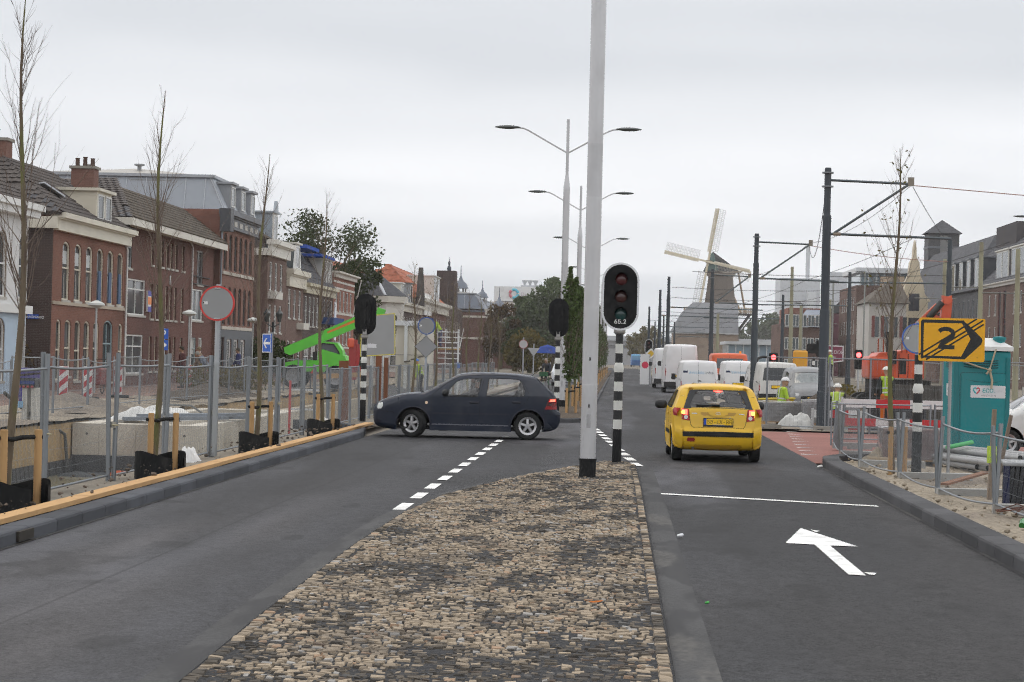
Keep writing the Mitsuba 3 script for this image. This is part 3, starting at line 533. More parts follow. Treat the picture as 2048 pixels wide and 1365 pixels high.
part(k, 'gable_brick', (lambda g: (setattr(g, 'tone', 5), g.box(-30, XL - .02, 116.93, 117.0, 7.3, 9.5))[1])(MB()), 'brick')
# further terrace
k = house('town_house', 'brown brick house with a heavy white cornice beyond the hedge', 'house', XL, 133., 140.6, 0, 8.1, 4, [(134.3 + 2.1*i, .95, 5.6, 7.4, {'col': WHITE}) for i in range(3)] + [(134.3 + 2.1*i, .95, 2.95, 4.7, {'col': WHITE}) for i in range(3)] + [(134.3 + 2.1*i, 1.0, .5, 2.3, {'col': WHITE}) for i in range(3)], depth=11, cornice=(7.75, 8.75, .6, (.64, .62, .56)))
part(k, 'side_fascia', MB((.62, .60, .54)).box(-33, XL + .1, 132.85, 133, 7.75, 8.2), 'paint'); part(k, 'balcony', MB((.55, .53, .48)).box(XL, XL + .5, 133.3, 136.2, 5.05, 5.5), 'paint')
roof_plane(k, [(XL, 132.9, 8.75), (XL, 140.7, 8.75), (-25.5, 140.7, 10.6), (-25.5, 132.9, 10.6)], 1, row=.5, tile=.4); roof_plane(k, [(-33, 132.9, 8.2), (XL, 132.9, 8.3), (-25.5, 133.2, 10.6), (-30, 133.2, 10.6)], 0, flat=True)
dormer(k, XL - .3, 136.2, 137.9, 8.75, 10.6, 1, 3, (.62, .6, .56), 1, (.28, .31, .34), (.26, .30, .34)); part(k, 'dormer_crest', MB((.34, .38, .42)).prism([(136.4, 10.7), (137.7, 10.7), (137.3, 11.4), (136.8, 11.4)], np.array([XL - .3, 0, 0]), Y_, Z_, X_, .15), 'paint'); chimney(k, -25.6, 138.9, 9.4, 10.7, .5, .5, 3, 1)
k = house('town_house', 'low brick house with a cream frieze and a scrolled white dormer', 'house', XL, 140.7, 148.4, 0, 6.9, 4, [(142.2 + 2.3*i, 1.0, 4.0, 5.95, {'col': WHITE}) for i in range(3)] + [(142.2 + 2.3*i, 1.1, .5, 2.5, {'col': WHITE}) for i in range(3)], cornice=(6.1, 7.25, .5, (.62, .58, .48)))
dormer(k, XL + .1, 143.2, 145.2, 7.25, 9.0, 1, 2.6, WHITE, 1, (.6, .58, .52), (.13, .15, .16)); part(k, 'dormer_scroll', MB(WHITE).prism([(142.6, 7.25), (143.2, 7.25), (143.2, 8.6)], np.array([XL + .1, 0, 0]), Y_, Z_, X_, .1).prism([(145.8, 7.25), (145.2, 7.25), (145.2, 8.6)], np.array([XL + .1, 0, 0]), Y_, Z_, X_, .1), 'paint')
roof_plane(k, [(XL, 140.7, 7.2), (XL, 148.4, 7.2), (-25, 148.4, 9.2), (-25, 140.7, 9.2)], 0, row=.5, tile=.4)
part(k, 'balcony', MB((.6, .58, .52)).box(XL, XL + .5, 145.6, 148.2, 3.3, 3.75), 'paint')
k = house('town_house', 'dark brown shop house with blue tarpaulins on its roof', 'house', XL, 148.5, 163.8, 0, 6.5, 3, [(149.8 + 1.9*i, 1.0, 3.6, 5.7, {'col': WHITE}) for i in range(8)] + [(150.5 + 3.4*i, 2.4, .5, 2.4, {'col': WHITE, 'bars': 2}) for i in range(4)], cornice=(5.9, 6.6, .5, (.50, .46, .33)))
roof_plane(k, [(XL + .2, 148.5, 6.6), (XL + .2, 163.8, 6.6), (-23.6, 163.8, 9.0), (-23.6, 148.5, 9.3)], 3, row=.6, tile=.5)
for i in range(3): dormer(k, XL - .1, 158.2 + 1.9*i, 159.4 + 1.9*i, 6.7, 8.7, 1, 2, WHITE, 1, WHITE)
part(k, 'tarpaulin', MB((.03, .08, .35)).box(-24, XL + .1, 148.6, 155, 9.0, 9.25).box(-24, XL + .2, 155.6, 163, 8.75, 8.95), 'matte'); part(k, 'awning', MB((.03, .07, .20)).beam((XL + .5, 157, 4.1), (XL + .5, 163, 4.1), 1., .5), 'matte'); part(k, 'banner', MB((.7, .72, .75)).box(XL + .5, XL + .56, 160.9, 161.9, 2.7, 5.6), 'matte')
part(k, 'shop_sign', MB((.6, .6, .6)).box(XL + .1, XL + .9, 161.2, 161.35, 1.9, 2.6), 'paint')
k = house('town_house', 'striped red brick house with white bands and a flat grey roof', 'house', XL, 164., 177., 0, 7.9, 5, [(166 + 2.2*i, 1.1, 5.0, 6.6, {'col': WHITE}) for i in range(5)] + [(166 + 2.2*i, 1.1, 2.4, 4.0, {'col': WHITE}) for i in range(5)] + [(166 + 2.2*i, 1.1, .4, 1.8, {'col': WHITE}) for i in range(5)], cornice=(7.6, 8.05, .5, (.52, .48, .42)))
part(k, 'white_band', MB((.55, .52, .46)).prism(unary_union([sbox(164, z, 177, z + .16) for z in (4.75, 6.7, 7.2, 2.1)]), np.array([XL, 0, 0]), Y_, Z_, X_, .04), 'paint')
part(k, 'penthouse', MB((.42, .40, .35)).box(-31, XL - 2.2, 164.5, 176.5, 8, 8.9, (.36, .35, .31)).box(-30, XL - 2.1, 170, 176.6, 8, 9.1, (.55, .53, .46)), 'paint'); roof_plane(k, [(-34, 164, 8), (XL - 2.5, 164, 8), (XL - 2.5, 176, 9.4), (-34, 176, 9.4)], 1, flat=True)
# white corner house with a faceted dark roof, and the orange roofed row
k = new('corner_house', 'white faceted corner house with a steep black slate roof', 'house'); c = np.array([-23.3, 207.]); ring = [c + 2.5*np.array([math.cos(t), math.sin(t)]) for t in np.arange(8)*math.pi/4 + math.pi/8]
g = MB((.60, .58, .53)).prism(Polygon([tuple(q) for q in ring]), (0, 0, 0), X_, Y_, Z_, 7.2); part(k, 'wall', g, 'paint'); part(k, 'cornice', MB((.58, .55, .48)).prism(Polygon([tuple(q) for q in ring]).buffer(.4, join_style=2), (0, 0, 6.7), X_, Y_, Z_, .6), 'paint')
g = MB(); g.tone = 3.; o = Polygon([tuple(q) for q in ring]).buffer(.45, join_style=2).exterior.coords; g.raw([(*q, 7.3) for q in o[:8]] + [(c[0] - 1.0, c[1], 10.2)], [[i, (i + 1) % 8, 8] for i in range(8)]); part(k, 'roof', g, 'roof_tile'); part(k, 'ridge_lead', MB((.42, .44, .46)).beam((c[0] + .9, c[1] - 2.7, 7.35), (c[0] - 1.0, c[1], 10.25), .3, .12), 'paint')
for i in (5, 6, 7):
    a, b = ring[i], ring[(i + 1) % 8]; ax = np.array([*(b - a)/np.linalg.norm(b - a), 0.]); n = np.array([ax[1], -ax[0], 0.])
    for u in (.96,): window(k, np.array([*a, 0.]) + n*.12, ax, n, u - .45, u + .45, 3.6, 5.6, arch=.3, col=WHITE); window(k, np.array([*a, 0.]) + n*.12, ax, n, u - .45, u + .45, .6, 2.6, arch=.2, col=WHITE)
k = house('terrace_row', 'row under a long orange pantile roof with solar panels on it', 'house', -27., 178., 262., 0, 8.2, 4, [], depth=12)
roof_plane(k, [(-26.5, 178, 8.2), (-26.5, 262, 8.2), (-30.5, 262, 11.6), (-30.5, 180, 11.5)], 2, row=.8, tile=.7); roof_plane(k, [(-38, 177.7, 8.2), (-26.5, 177.7, 8.2), (-30.5, 180.4, 11.5)], 2, row=.8, tile=.7)
for i in range(4): part(k, 'solar_panel', MB((.05, .07, .13)).beam((-28.6, 186 + 4.4*i, 10.1), (-28.6, 190 + 4.4*i, 10.1), 1.3, .08, up=(.64, 0, .76)), 'pane')
chimney(k, -30.4, 214, 11, 12.2, 1.6, .8, 3, 3); chimney(k, -30.4, 244, 11, 12.3, .8, .8, 3, 1)
k = house('town_house', 'dark brick house with a cream dormer in front of the orange roofs', 'house', XL, 212., 236., 0, 6.6, 3, [(214 + 2.6*i, 1.2, 3.4, 5.6, {'col': WHITE, 'rails': ()}) for i in range(9)] + [(215 + 3.6*i, 2.2, .4, 2.4, {'col': WHITE, 'rails': ()}) for i in range(6)], cornice=(6.1, 7., .6, (.55, .52, .44)))
roof_plane(k, [(XL, 212, 7), (XL, 236, 7), (-26, 236, 9.8), (-26, 212, 9.8)], 0, row=.8, tile=.7); dormer(k, XL - .2, 216, 219, 7, 8.9, 1, 3, (.6, .58, .5), 2, WHITE); dormer(k, XL - .2, 226, 228, 7, 9.2, 1, 3, (.30, .32, .34), 1)
part(k, 'gable', MB((.045, .04, .04)).prism([(229.5, 6.9), (235.8, 6.9), (235.8, 8.), (233, 11.2), (232.2, 11.2), (229.5, 8)], np.array([XL + .1, 0, 0]), Y_, Z_, X_, .4), 'matte')
k = house('town_house', 'brick house with white dormers and an orange hipped roof', 'house', XL, 236.2, 272., 0, 7.2, 1, [(238.5 + 3.2*i, 1.4, 3.7, 6.0, {'col': WHITE, 'rails': ()}) for i in range(11)], cornice=(6.7, 8.0, .7, (.6, .57, .5)))
roof_plane(k, [(XL, 236.2, 8), (XL, 272, 8), (-26, 268, 11.8), (-26, 240, 11.8)], 2, row=.9, tile=.8); roof_plane(k, [(-32, 236.2, 8), (XL, 236.2, 8), (-26, 240, 11.8)], 2, row=.9, tile=.8); dormer(k, XL, 252, 260, 8, 11, 1, 4, (.62, .6, .55), 3, WHITE); part(k, 'vertical_sign', MB((.03, .03, .04)).box(XL + .1, XL + .9, 238.0, 238.12, 1.6, 5.6), 'paint')
part(k, 'white_drape', MB((.7, .7, .68)).box(XL + .05, XL + .3, 238, 247, 6.2, 8.6), 'matte')
k = house('town_house', 'narrow dark brick house with a tall stepped gable and a finial', 'house', XL, 272.2, 300., 0, 8, 3, [(275 + 3.4*i, 1.4, 3.7, 6.2, {'col': CREAM, 'rails': ()}) for i in range(7)], near=True)
part(k, 'gable', (lambda g: (setattr(g, 'tone', 3), g.box(-26, XL, 272.2, 274, 8, 11.2).box(-25, XL, 284, 290, 8, 11.5).box(-24.5, XL, 285.5, 288.5, 11.5, 13))[1])(MB()), 'brick'); part(k, 'finial', MB((.05, .06, .08)).lathe([(.25, 0), (.3, .4), (.1, .8), (.18, 1.1), (.05, 1.4), (.02, 1.9), (0, 1.9)], c=(-23, 287, 13), n=8), 'paint')
roof_plane(k, [(XL, 272.2, 8), (XL, 300, 8), (-27, 300, 11), (-27, 272.2, 11)], 0, flat=True)
# turreted building
k = house('turreted_house', 'brick building with slate mansards and two little cupolas far along the left row', 'building', -20., 318., 368., 0, 8.2, 1, [(322 + 4.6*i, 1.9, 4.6, 7.2, {'col': WHITE, 'bars': 1}) for i in range(10)] + [(322 + 4.6*i, 1.9, .8, 3.4, {'col': WHITE, 'bars': 1}) for i in range(10)], cornice=(7.9, 8.7, .8, (.55, .52, .46)), depth=13)
part(k, 'white_band', MB((.5, .47, .42)).prism(unary_union([sbox(318, z, 368, z + .3) for z in (4.2, 7.4)]), np.array([-20, 0, 0]), Y_, Z_, X_, .08).box(-32, -20, 317.9, 318, 4.2, 4.5).box(-32, -20, 317.9, 318, 7.4, 7.7), 'paint')
mansard(k, -32, -20, 318, 330, 8.7, 11., 1.6, 11.6, (.14, .16, .20), 3); mansard(k, -30, -20, 336, 368, 8.7, 10.6, 1.6, 11.2, (.14, .16, .20), 3)
for q, z, s in (((-24.0, 322.), 10.6, .75), ((-21.6, 336.), 9.9, .6), ((-20.4, 362.), 8.5, .8)):
    g = MB((.15, .17, .21)); [g.tube([(q[0] + s*math.cos(t), q[1] + s*math.sin(t), z), (q[0] + s*math.cos(t), q[1] + s*math.sin(t), z + 1.6*s)], .16*s, 6, (.35, .34, .33)) for t in np.arange(6)*math.pi/3]
    g.lathe([(1.7*s, 1.6*s), (1.5*s, 1.8*s), (1.2*s, 2.6*s), (.5*s, 3.2*s), (.35*s, 3.6*s), (.12*s, 4.2*s), (.05*s, 6.2*s), (0, 6.2*s)], c=(*q, z), n=10); part(k, 'cupola', g, 'paint')
k = house('gabled_house', 'small house with a steep brown gable before the big green tree', 'house', -13.6, 318., 332., 0, 3.6, 1, [(321 + 3*i, 1.6, .9, 2.8, {'col': WHITE}) for i in range(3)], depth=5)
g = MB(); g.tone = 1.; g.raw([(-18.9, 317.8, 3.5), (-13.4, 317.8, 3.5), (-16.1, 317.8, 8.3), (-18.9, 333, 3.5), (-13.4, 333, 3.5), (-16.1, 333, 8.3)], [[0, 1, 2], [0, 2, 5], [0, 5, 3], [1, 4, 5], [1, 5, 2]]); part(k, 'roof', g, 'roof_tile'); part(k, 'white_eaves', MB((.55, .53, .5)).box(-19, -13.3, 317.6, 317.8, 3.4, 3.75), 'paint')
# hospital far behind
k = new('hospital_block', 'far white office block with a round logo on its roof screen', 'building'); x0, x1, yb = -56., -34., 900.
part(k, 'wall', MB((.50, .46, .42)).box(x0, x1, yb, yb + 30, 0, 24.5), 'paint'); part(k, 'roof_screen', MB((.66, .66, .66)).box(x0 + 3, x1 + 1, yb - .5, yb + 28, 24.8, 31.), 'paint')
for i in range(6):
    z = 4.2 + 3.4*i; part(k, 'spandrel', MB((.42, .22, .13)).box(x0, x1, yb - .3, yb, z - .9, z - .2), 'paint'); w = part(k, 'window_band', MB((.12, .13, .15)).box(x0, x1, yb - .15, yb, z, z + 2.0), 'pane')
    for j in range(11): put(numbered(w + '__mullion'), MB((.6, .6, .6)).box(x0 + 2*j, x0 + 2*j + .5, yb - .35, yb - .1, z - .2, z + 2.2), 'paint')
a = np.linspace(0, 2*math.pi, 15); g = MB((.05, .42, .55))
for i, cc in enumerate(((.03, .40, .55), (.55, .10, .14), (.04, .38, .5))): g.tube([(-44.6 + 1.7*math.cos(t), yb - .6, 28 + 1.7*math.sin(t)) for t in np.linspace(i*2.1 + .2, i*2.1 + 2.0, 8)], .62, 6, cc)
part(k, 'round_logo', g, 'clean'); part(k, 'logo_lettering', MB((.45, .35, .4)).text('Reinier', 1.9, (-37.6, yb - .6, 27.6), X_, Z_, (.45, .38, .42), .1), 'clean')
for i in range(3): part(k, 'roof_vent', MB((.4, .42, .44)).lathe([(.5, 0), (.5, 1.4), (1.2, 2.6), (1.2, 2.9), (0, 2.9)], c=(-40.5 + 2.3*i, yb + 5, 31), n=10), 'paint')
part(k, 'roof_rail', MB((.4, .42, .44)).box(-42, -34, yb + 3, yb + 3.2, 31, 31.8), 'paint')
# street name plate on the dark alley wall
k = new('street_sign', 'small blue street name plate on the dark alley wall', 'sign'); part(k, 'plate', MB((.03, .09, .42)).box(-22.91, -22.48, 82.19, 82.24, 2.83, 3), 'clean'); part(k, 'lettering', MB((.7, .7, .7)).text('Parallelweg', .11, (-22.69, 82.188, 2.91), X_, Z_, (.75, .75, .75), .003), 'clean')

# ---- right side of the street
XR = 36.
k = house('town_house', 'large brick house with white framed dormers at the right frame edge', 'house', XR, 186., 216.5, 0, 9.9, 4, [(189 + 3.3*i, .9, z, z + 2.0, {'col': WHITE, 'rails': ()}) for i in range(8) for z in (6.9, 3.8, .9) if not 4 <= i <= 5] + [(203.8, 1.6, .3, 9.2, {'col': (.12, .03, .035), 'rails': (.3, .36, .64, .7), 'sill': False}), (206.5, 1.4, .3, 9.2, {'col': (.12, .03, .035), 'rails': (.3, .36, .64, .7), 'sill': False})], sgn=-1, depth=12, cornice=(9.6, 10.0, .4, (.5, .47, .42)))
roof_plane(k, [(XR - .3, 186, 10), (XR - .3, 216.5, 10), (XR + 5.5, 216.5, 15.3), (XR + 5.5, 193, 15.3)], 3, row=.5, tile=.45); roof_plane(k, [(XR - .3, 186, 10), (XR + 12, 186, 10), (XR + 5.5, 193, 15.3)], 3, row=.5, tile=.45)
for y0, y1 in ((203, 209.5), (194.5, 201.5)): dormer(k, XR + .2, y0, y1, 10.1, 13., -1, 4, (.62, .6, .54), 2, (.62, .6, .54), (.15, .14, .14))
k = house('town_house', 'slate grey house with slim white edged dormers on the right', 'house', XR, 216.8, 240., 0, 9.7, 7, [(219 + 3*i, .9, z, z + 2.0, {'col': (.3, .32, .35), 'rails': (), 'glass': 2}) for i in range(7) for z in (6.8, 3.8, .9)], sgn=-1, depth=14)
roof_plane(k, [(XR - .3, 216.8, 9.7), (XR - .3, 240, 9.7), (XR + 6, 240, 15.8), (XR + 6, 216.8, 15.8)], 3, row=.6, tile=.5)
for i in range(4): dormer(k, XR + .1, 219.5 + 5*i, 221.6 + 5*i, 9.8, 13., -1, 3, (.62, .64, .64), 1, (.13, .14, .16), (.045, .05, .06))
part(k, 'roof_ridge_block', MB((.08, .075, .08)).box(XR + 5, XR + 9, 226, 238, 14.5, 17.2), 'matte')
k = new('church_tower', 'dark square tower with a pyramid roof above the right-hand houses', 'tower'); g = MB(); g.tone = 7; g.box(42.4, 46.6, 300, 304.2, 0, 20.3); part(k, 'wall', g, 'brick'); g = MB(); g.tone = 3.; g.raw([(42, 299.6, 20.3), (47, 299.6, 20.3), (47, 304.6, 20.3), (42, 304.6, 20.3), (44.5, 302.1, 22.3)], [[0, 1, 4], [1, 2, 4], [2, 3, 4], [3, 0, 4], [3, 2, 1, 0][:3]]); part(k, 'roof', g, 'roof_tile')
part(k, 'louvre', MB((.2, .2, .2)).box(44, 45, 299.9, 300, 17, 20), 'matte'); part(k, 'string_course', MB((.16, .17, .19)).box(42.3, 46.7, 299.9, 304.3, 18.2, 18.5), 'matte')
k = house('church_hall', 'long dark roofed hall below the square tower', 'building', XR + 1, 242., 300., 0, 8, 4, [(246 + 4.5*i, 1.2, 3, 6.5, {'col': WHITE, 'rails': ()}) for i in range(6)], sgn=-1, depth=14)
roof_plane(k, [(XR + .6, 242, 8), (XR + .6, 300, 8), (XR + 7, 300, 17.2), (XR + 7, 250, 17.2)], 3, flat=True); roof_plane(k, [(XR + .6, 242, 8), (XR + 15, 242, 8), (XR + 7, 250, 17.2)], 3, flat=True)
k = new('ornate_gable', 'cream baroque gable front topped by a small spirelet, among the right-hand roofs', 'building'); pr = [(x*.66, z) for x, z in [(-2.4, 0), (2.4, 0), (2.4, 9.2), (2.9, 9.4), (1.9, 10.1), (1.5, 11.6), (1.0, 12.4), (.8, 13.8), (.3, 14.4), (.25, 15.4), (0, 16.4), (-.25, 15.4), (-.3, 14.4), (-.8, 13.8), (-1.0, 12.4), (-1.5, 11.6), (-1.9, 10.1), (-2.9, 9.4), (-2.4, 9.2)]]
part(k, 'wall', MB((.56, .48, .34)).prism(pr, (33.82, 250, 0), X_, Y_*0 + Z_, Y_, 1.4), 'paint')
for z in (1.5, 5.4, 8.2): part(k, 'window', MB((.05, .05, .06)).box(33.82 - .6, 33.82 + .6, 249.95, 250, z, z + 2), 'pane')
k = new('glass_top_house', 'white modern block with a glazed top floor on the right', 'building'); xa, xb_ = 32.68, 39.42
part(k, 'wall', MB((.60, .62, .63)).box(xa, xb_ + 2, 300, 318, 0, 10.6), 'paint'); part(k, 'top_floor', MB((.22, .28, .31)).box(xa + .4, xb_ + 1.6, 300.3, 317, 10.6, 14.6), 'pane'); part(k, 'flat_roof', MB((.62, .64, .65)).box(xa - .2, xb_ + 2.2, 299.5, 318, 14.6, 15.3), 'paint')
for i in range(6): part(k, 'mullion', MB((.58, .6, .6)).box(xa + .4 + 1.1*i, xa + .6 + 1.1*i, 300.1, 300.3, 10.6, 14.6), 'paint')
part(k, 'cream_panel', MB((.62, .48, .34)).box(xa + 3.2, xb_ - .2, 300.05, 300.25, 11.2, 14.2), 'paint')
k = new('town_house', 'low white house with red shutters and a tiled roof below the glazed block', 'house'); xa, xb_ = 26.99, 30.98
part(k, 'wall', MB((.46, .435, .40)).box(xa, xb_, 235, 247, 0, 8.6), 'paint'); g = MB(); g.tone = 1.; g.raw([(xa - .4, 234.6, 8.6), (xb_ + .4, 234.6, 8.6), (xb_ + .4, 247, 8.6), (xa - .4, 247, 8.6), (xb_ - .5, 240, 11.9)], [[0, 1, 4], [1, 2, 4], [3, 0, 4], [2, 3, 4]]); part(k, 'roof', g, 'roof_tile')
for i in range(4):
    for z in (1., 4.9): part(k, 'shutter', MB((.19, .06, .055)).box(xa + .3 + 1.0*i, xa + .62 + 1.0*i, 234.9, 235, z, z + 2.3), 'paint'); part(k, 'window', MB((.06, .07, .075)).box(xa + .66 + 1.0*i, xa + 1.08 + 1.0*i, 234.95, 235, z, z + 2.2), 'pane')
k = house('town_house', 'tall plain brick house with a sloping parapet on the right', 'house', 31.55 - 0., 290., 312., 0, 12.5, 4, [(293 + 3*i, 1.1, z, z + 1.8, {'col': WHITE, 'rails': ()}) for i in range(6) for z in (9.2, 6, 2.8)], sgn=-1, depth=7)
k = new('maroon_block', 'dark maroon building with a slanted roof behind the tram masts', 'building'); xa, xb_ = 31.41, 34.74; part(k, 'wall', MB((.105, .03, .045)).box(xa, xb_, 330, 345, 0, 9.6), 'paint'); part(k, 'roof', MB((.08, .08, .085)).poly([(xa, 329.8, 9.6), (xb_, 329.8, 9.6), (xb_, 329.8, 12.6), (xa + .6, 329.8, 10)]).box(xa, xb_, 330, 345, 9.6, 9.9), 'matte')
for i in range(4): part(k, 'cladding_joint', MB((.07, .02, .03)).box(xa, xb_, 329.92, 330, 1.6 + 2*i, 1.75 + 2*i), 'paint')
k = new('office_block', 'modern brick block with bands of white windows behind the tram masts', 'building'); xa, xb_ = 22.57, 28.09; g = MB(); g.tone = 4; g.box(xa, xb_, 300, 322, 0, 7.4).box(xa + 1.6, xb_, 300.5, 322, 7.4, 8.2); part(k, 'wall', g, 'brick'); part(k, 'roof', MB((.26, .30, .36)).raw([(xa + 1.5, 299.7, 6.9), (xb_, 299.7, 6.9), (xb_, 304, 9.4), (xa + 3.6, 304, 9.4)], [[0, 1, 2, 3]]), 'paint'); g = MB(); g.tone = 5; g.box(xa + 1.0, xb_, 304, 320, 6, 9.6); part(k, 'attic_wall', g, 'brick')
for r, z in enumerate((.7, 3.7, 6.9)):
    for i in range(5):
        u = xa + .3 + 1.05*i; w = part(k, 'window', MB((.58, .58, .56)).box(u, u + .9, 299.8, 300, z, z + 1.7), 'paint')
        for j in range(2): put(numbered(w + '__pane'), MB((.10, .12, .13)).box(u + .08 + .42*j, u + .40 + .42*j, 299.76, 299.8, z + .12, z + 1.58), 'pane')
# distant power station, much of its haze painted into pale wall colours
k = new('power_station', 'pale grey power station with a slim chimney, its haze partly painted into the pale walls', 'power station')
part(k, 'boiler_house', MB((.42, .44, .47)).box(114.31, 142.83, 1550, 1600, 0, 62.78), 'paint'); part(k, 'chimney', MB((.45, .47, .49)).tube([(135.71, 1575, 40), (135.71, 1575, 87.32)], 1.5, 12), 'paint'); part(k, 'turbine_hall', MB((.40, .42, .46)).box(148.17, 163.48, 1550, 1600, 0, 67.73), 'paint')
part(k, 'stair_tower', MB((.50, .52, .54)).box(133.21, 139.63, 1545, 1550, 0, 52.9), 'paint')

# ---- windmill
k = new('windmill', 'tall brick tower windmill with cream sails and a railed stage', 'windmill'); mc = np.array([22.95, 498.]); s8 = 4300/498.
def ring8(r, z): return [(mc[0] + r*math.cos(t), mc[1] + r*math.sin(t), z) for t in np.arange(8)*math.pi/4 + math.pi/8]
g = MB(); g.tone = 9; zs = [(4.7, 0), (4.1, 12.5), (2.95, 21.6)]; P = [p for r, z in zs for p in ring8(r, z)]; g.raw(P, [[8*a + i, 8*a + (i + 1) % 8, 8*a + 8 + (i + 1) % 8, 8*a + 8 + i] for a in (0, 1) for i in range(8)]); part(k, 'tower', g, 'brick')
g = MB(); g.tone = 3; g.lathe([(4.85, 0), (4.45, 8.2), (4.2, 12.3)], c=(*mc, 0), n=8, smooth=False); part(k, 'dark_base', g, 'brick'); part(k, 'curb', MB((.33, .28, .24)).lathe([(3.0, 21.4), (3.4, 21.8), (3.4, 22.4), (3., 22.4)], c=(*mc, 0), n=16), 'matte')
hd = np.array([-.62, -.785, 0.]); sd = np.array([hd[1], -hd[0], 0.])*-1.; C = np.array([*mc, 0.])
g = MB((.035, .034, .036)); cap = [C + hd*3.6 + sd*-2.4 + Z_*22.4, C + hd*3.6 + sd*2.4 + Z_*22.4, C - hd*4.2 + sd*2.8 + Z_*22.4, C - hd*4.2 - sd*2.8 + Z_*22.4, C + hd*3.3 + Z_*27.0, C - hd*3.2 + Z_*24.6]; g.raw(cap, [[0, 1, 4], [1, 2, 5], [1, 5, 4], [2, 3, 5], [3, 0, 4], [3, 4, 5]]); part(k, 'cap', g, 'matte')
part(k, 'cap_front', MB((.10, .17, .16)).prism(Polygon([(-1.9, 22.6), (1.9, 22.6), (.5, 26.6), (-.5, 26.6)]), C + hd*3.62, sd, Z_, hd, .12), 'paint')
hub = C + hd*5.0 + Z_*24.6; part(k, 'windshaft', MB((.25, .2, .14)).beam(C + hd*2 + Z_*24.3, hub + hd*.5, .7, .7), 'paint')
for i in range(4):
    a = math.radians(78 + 90*i); d = sd*math.cos(a) + Z_*math.sin(a); o = -sd*math.sin(a) + Z_*math.cos(a); o = -o
    sk = part(k, 'sail', MB((.64, .57, .42)).beam(hub + hd*.35*(i % 2), hub + d*12.4 + hd*.35*(i % 2), .34, .4).prism(Polygon([(2.2, -.15), (12.3, -.15), (12.3, -.62), (2.2, -.55)]), hub + hd*(.3 + .35*(i % 2)), d, o, hd, .06, (.66, .60, .47)), 'paint')
    lt = MB((.42, .40, .36)); [lt.beam(hub + d*(2.6 + .42*j) + hd*.3*(i % 2), hub + d*(2.6 + .42*j) + o*2.1 + hd*.3*(i % 2), .05, .05) for j in range(24)]; [lt.beam(hub + d*2.6 + o*(.7*j) + hd*.3*(i % 2), hub + d*12.3 + o*(.7*j) + hd*.3*(i % 2), .06, .05) for j in (1, 2, 3)]; put(sk + '__lattice', lt, 'matte')
part(k, 'stage', MB((.10, .085, .07)).lathe([(4.0, 12.6), (8.3, 12.6), (8.3, 12.9), (4.0, 12.9)], c=(*mc, 0), n=16), 'matte')
rl = MB((.42, .34, .24))
for t in np.arange(32)*math.pi/16: rl.beam((mc[0] + 8.2*math.cos(t), mc[1] + 8.2*math.sin(t), 12.85), (mc[0] + 8.2*math.cos(t), mc[1] + 8.2*math.sin(t), 14.2), .16, .16)
for z in (13.4, 14.05): a = np.linspace(0, 2*math.pi, 33); rl.tube([(mc[0] + 8.2*math.cos(t), mc[1] + 8.2*math.sin(t), z) for t in a], .09, 4, caps=False)
part(k, 'stage_railing', rl, 'matte')
for t in np.arange(12)*math.pi/6: part(k, 'stage_brace', MB((.09, .08, .075)).beam((mc[0] + 4.4*math.cos(t), mc[1] + 4.4*math.sin(t), 8.2), (mc[0] + 7.9*math.cos(t), mc[1] + 7.9*math.sin(t), 12.6), .28, .28), 'matte')
for s_ in (-1, 1): part(k, 'tail_pole', MB((.45, .33, .22)).beam(C - hd*4 + sd*2.2*s_ + Z_*22.3, C - hd*9.4 + sd*.6*s_ + Z_*13.2, .35, .35), 'paint')
part(k, 'tail_beam', MB((.35, .28, .2)).beam(C - hd*1 - sd*5.2 + Z_*22.5, C - hd*1 + sd*5.2 + Z_*22.5, .3, .3), 'paint')
k = new('mill_barn', 'broad brick barn with a grey mansard roof at the foot of the windmill', 'building'); xa, xb_ = 11.85, 20.25; g = MB(); g.tone = 6; g.box(xa, xb_ + 6, 478, 492, 0, 8.0); part(k, 'wall', g, 'brick')
zr = [(xa - .5, 8.), (xa + 2.4, 12.4), (xa + 5, 14.6)]; g = MB((.22, .225, .24)); g.raw([(xa - .6, 477.6, 8), (xb_ + 6, 477.6, 8), (xb_ + 6, 480, 12.6), (xa + 2., 480, 12.6), (xa + 4.4, 483, 14.9), (xb_ + 6, 483, 14.9), (xa - .6, 492, 8), (xa + 2, 490, 12.6), (xa + 4.4, 488, 14.9), (xb_ + 6, 488, 14.9)], [[0, 1, 2, 3], [3, 2, 5, 4], [0, 3, 7, 6], [3, 4, 8, 7], [4, 5, 9, 8]]); part(k, 'roof', g, 'matte')
for i in range(3): part(k, 'pilaster', MB((.26, .2, .16)).box(xa + .2 + 2.6*i, xa + .5 + 2.6*i, 477.8, 478, 0, 7.8), 'matte')
part(k, 'eaves', MB((.4, .4, .4)).box(xa - .6, xb_ + 6, 477.5, 477.8, 7.8, 8.1), 'paint')
k = new('station_shed', 'long low flat-roofed building across the end of the road', 'building'); part(k, 'wall', MB((.30, .30, .31)).box(-30, 46, 640, 660, 0, 7.2), 'paint'); part(k, 'roof', MB((.42, .44, .46)).box(-31, 47, 639, 661, 7.2, 8.6), 'paint'); part(k, 'dark_recess', MB((.16, .16, .17)).box(-28, 44, 639.9, 640, 4.9, 5.9), 'matte')
k = new('glazed_hall', 'blue-grey glazed hall between the mill and the tram masts', 'building'); xa, xb_ = 21.02, 31.18; part(k, 'wall', MB((.20, .27, .32)).box(xa, xb_, 420, 440, 0, 5.2), 'pane'); part(k, 'roof', MB((.45, .46, .47)).box(xa - .5, xb_ + .5, 419, 441, 5.2, 5.8), 'paint')
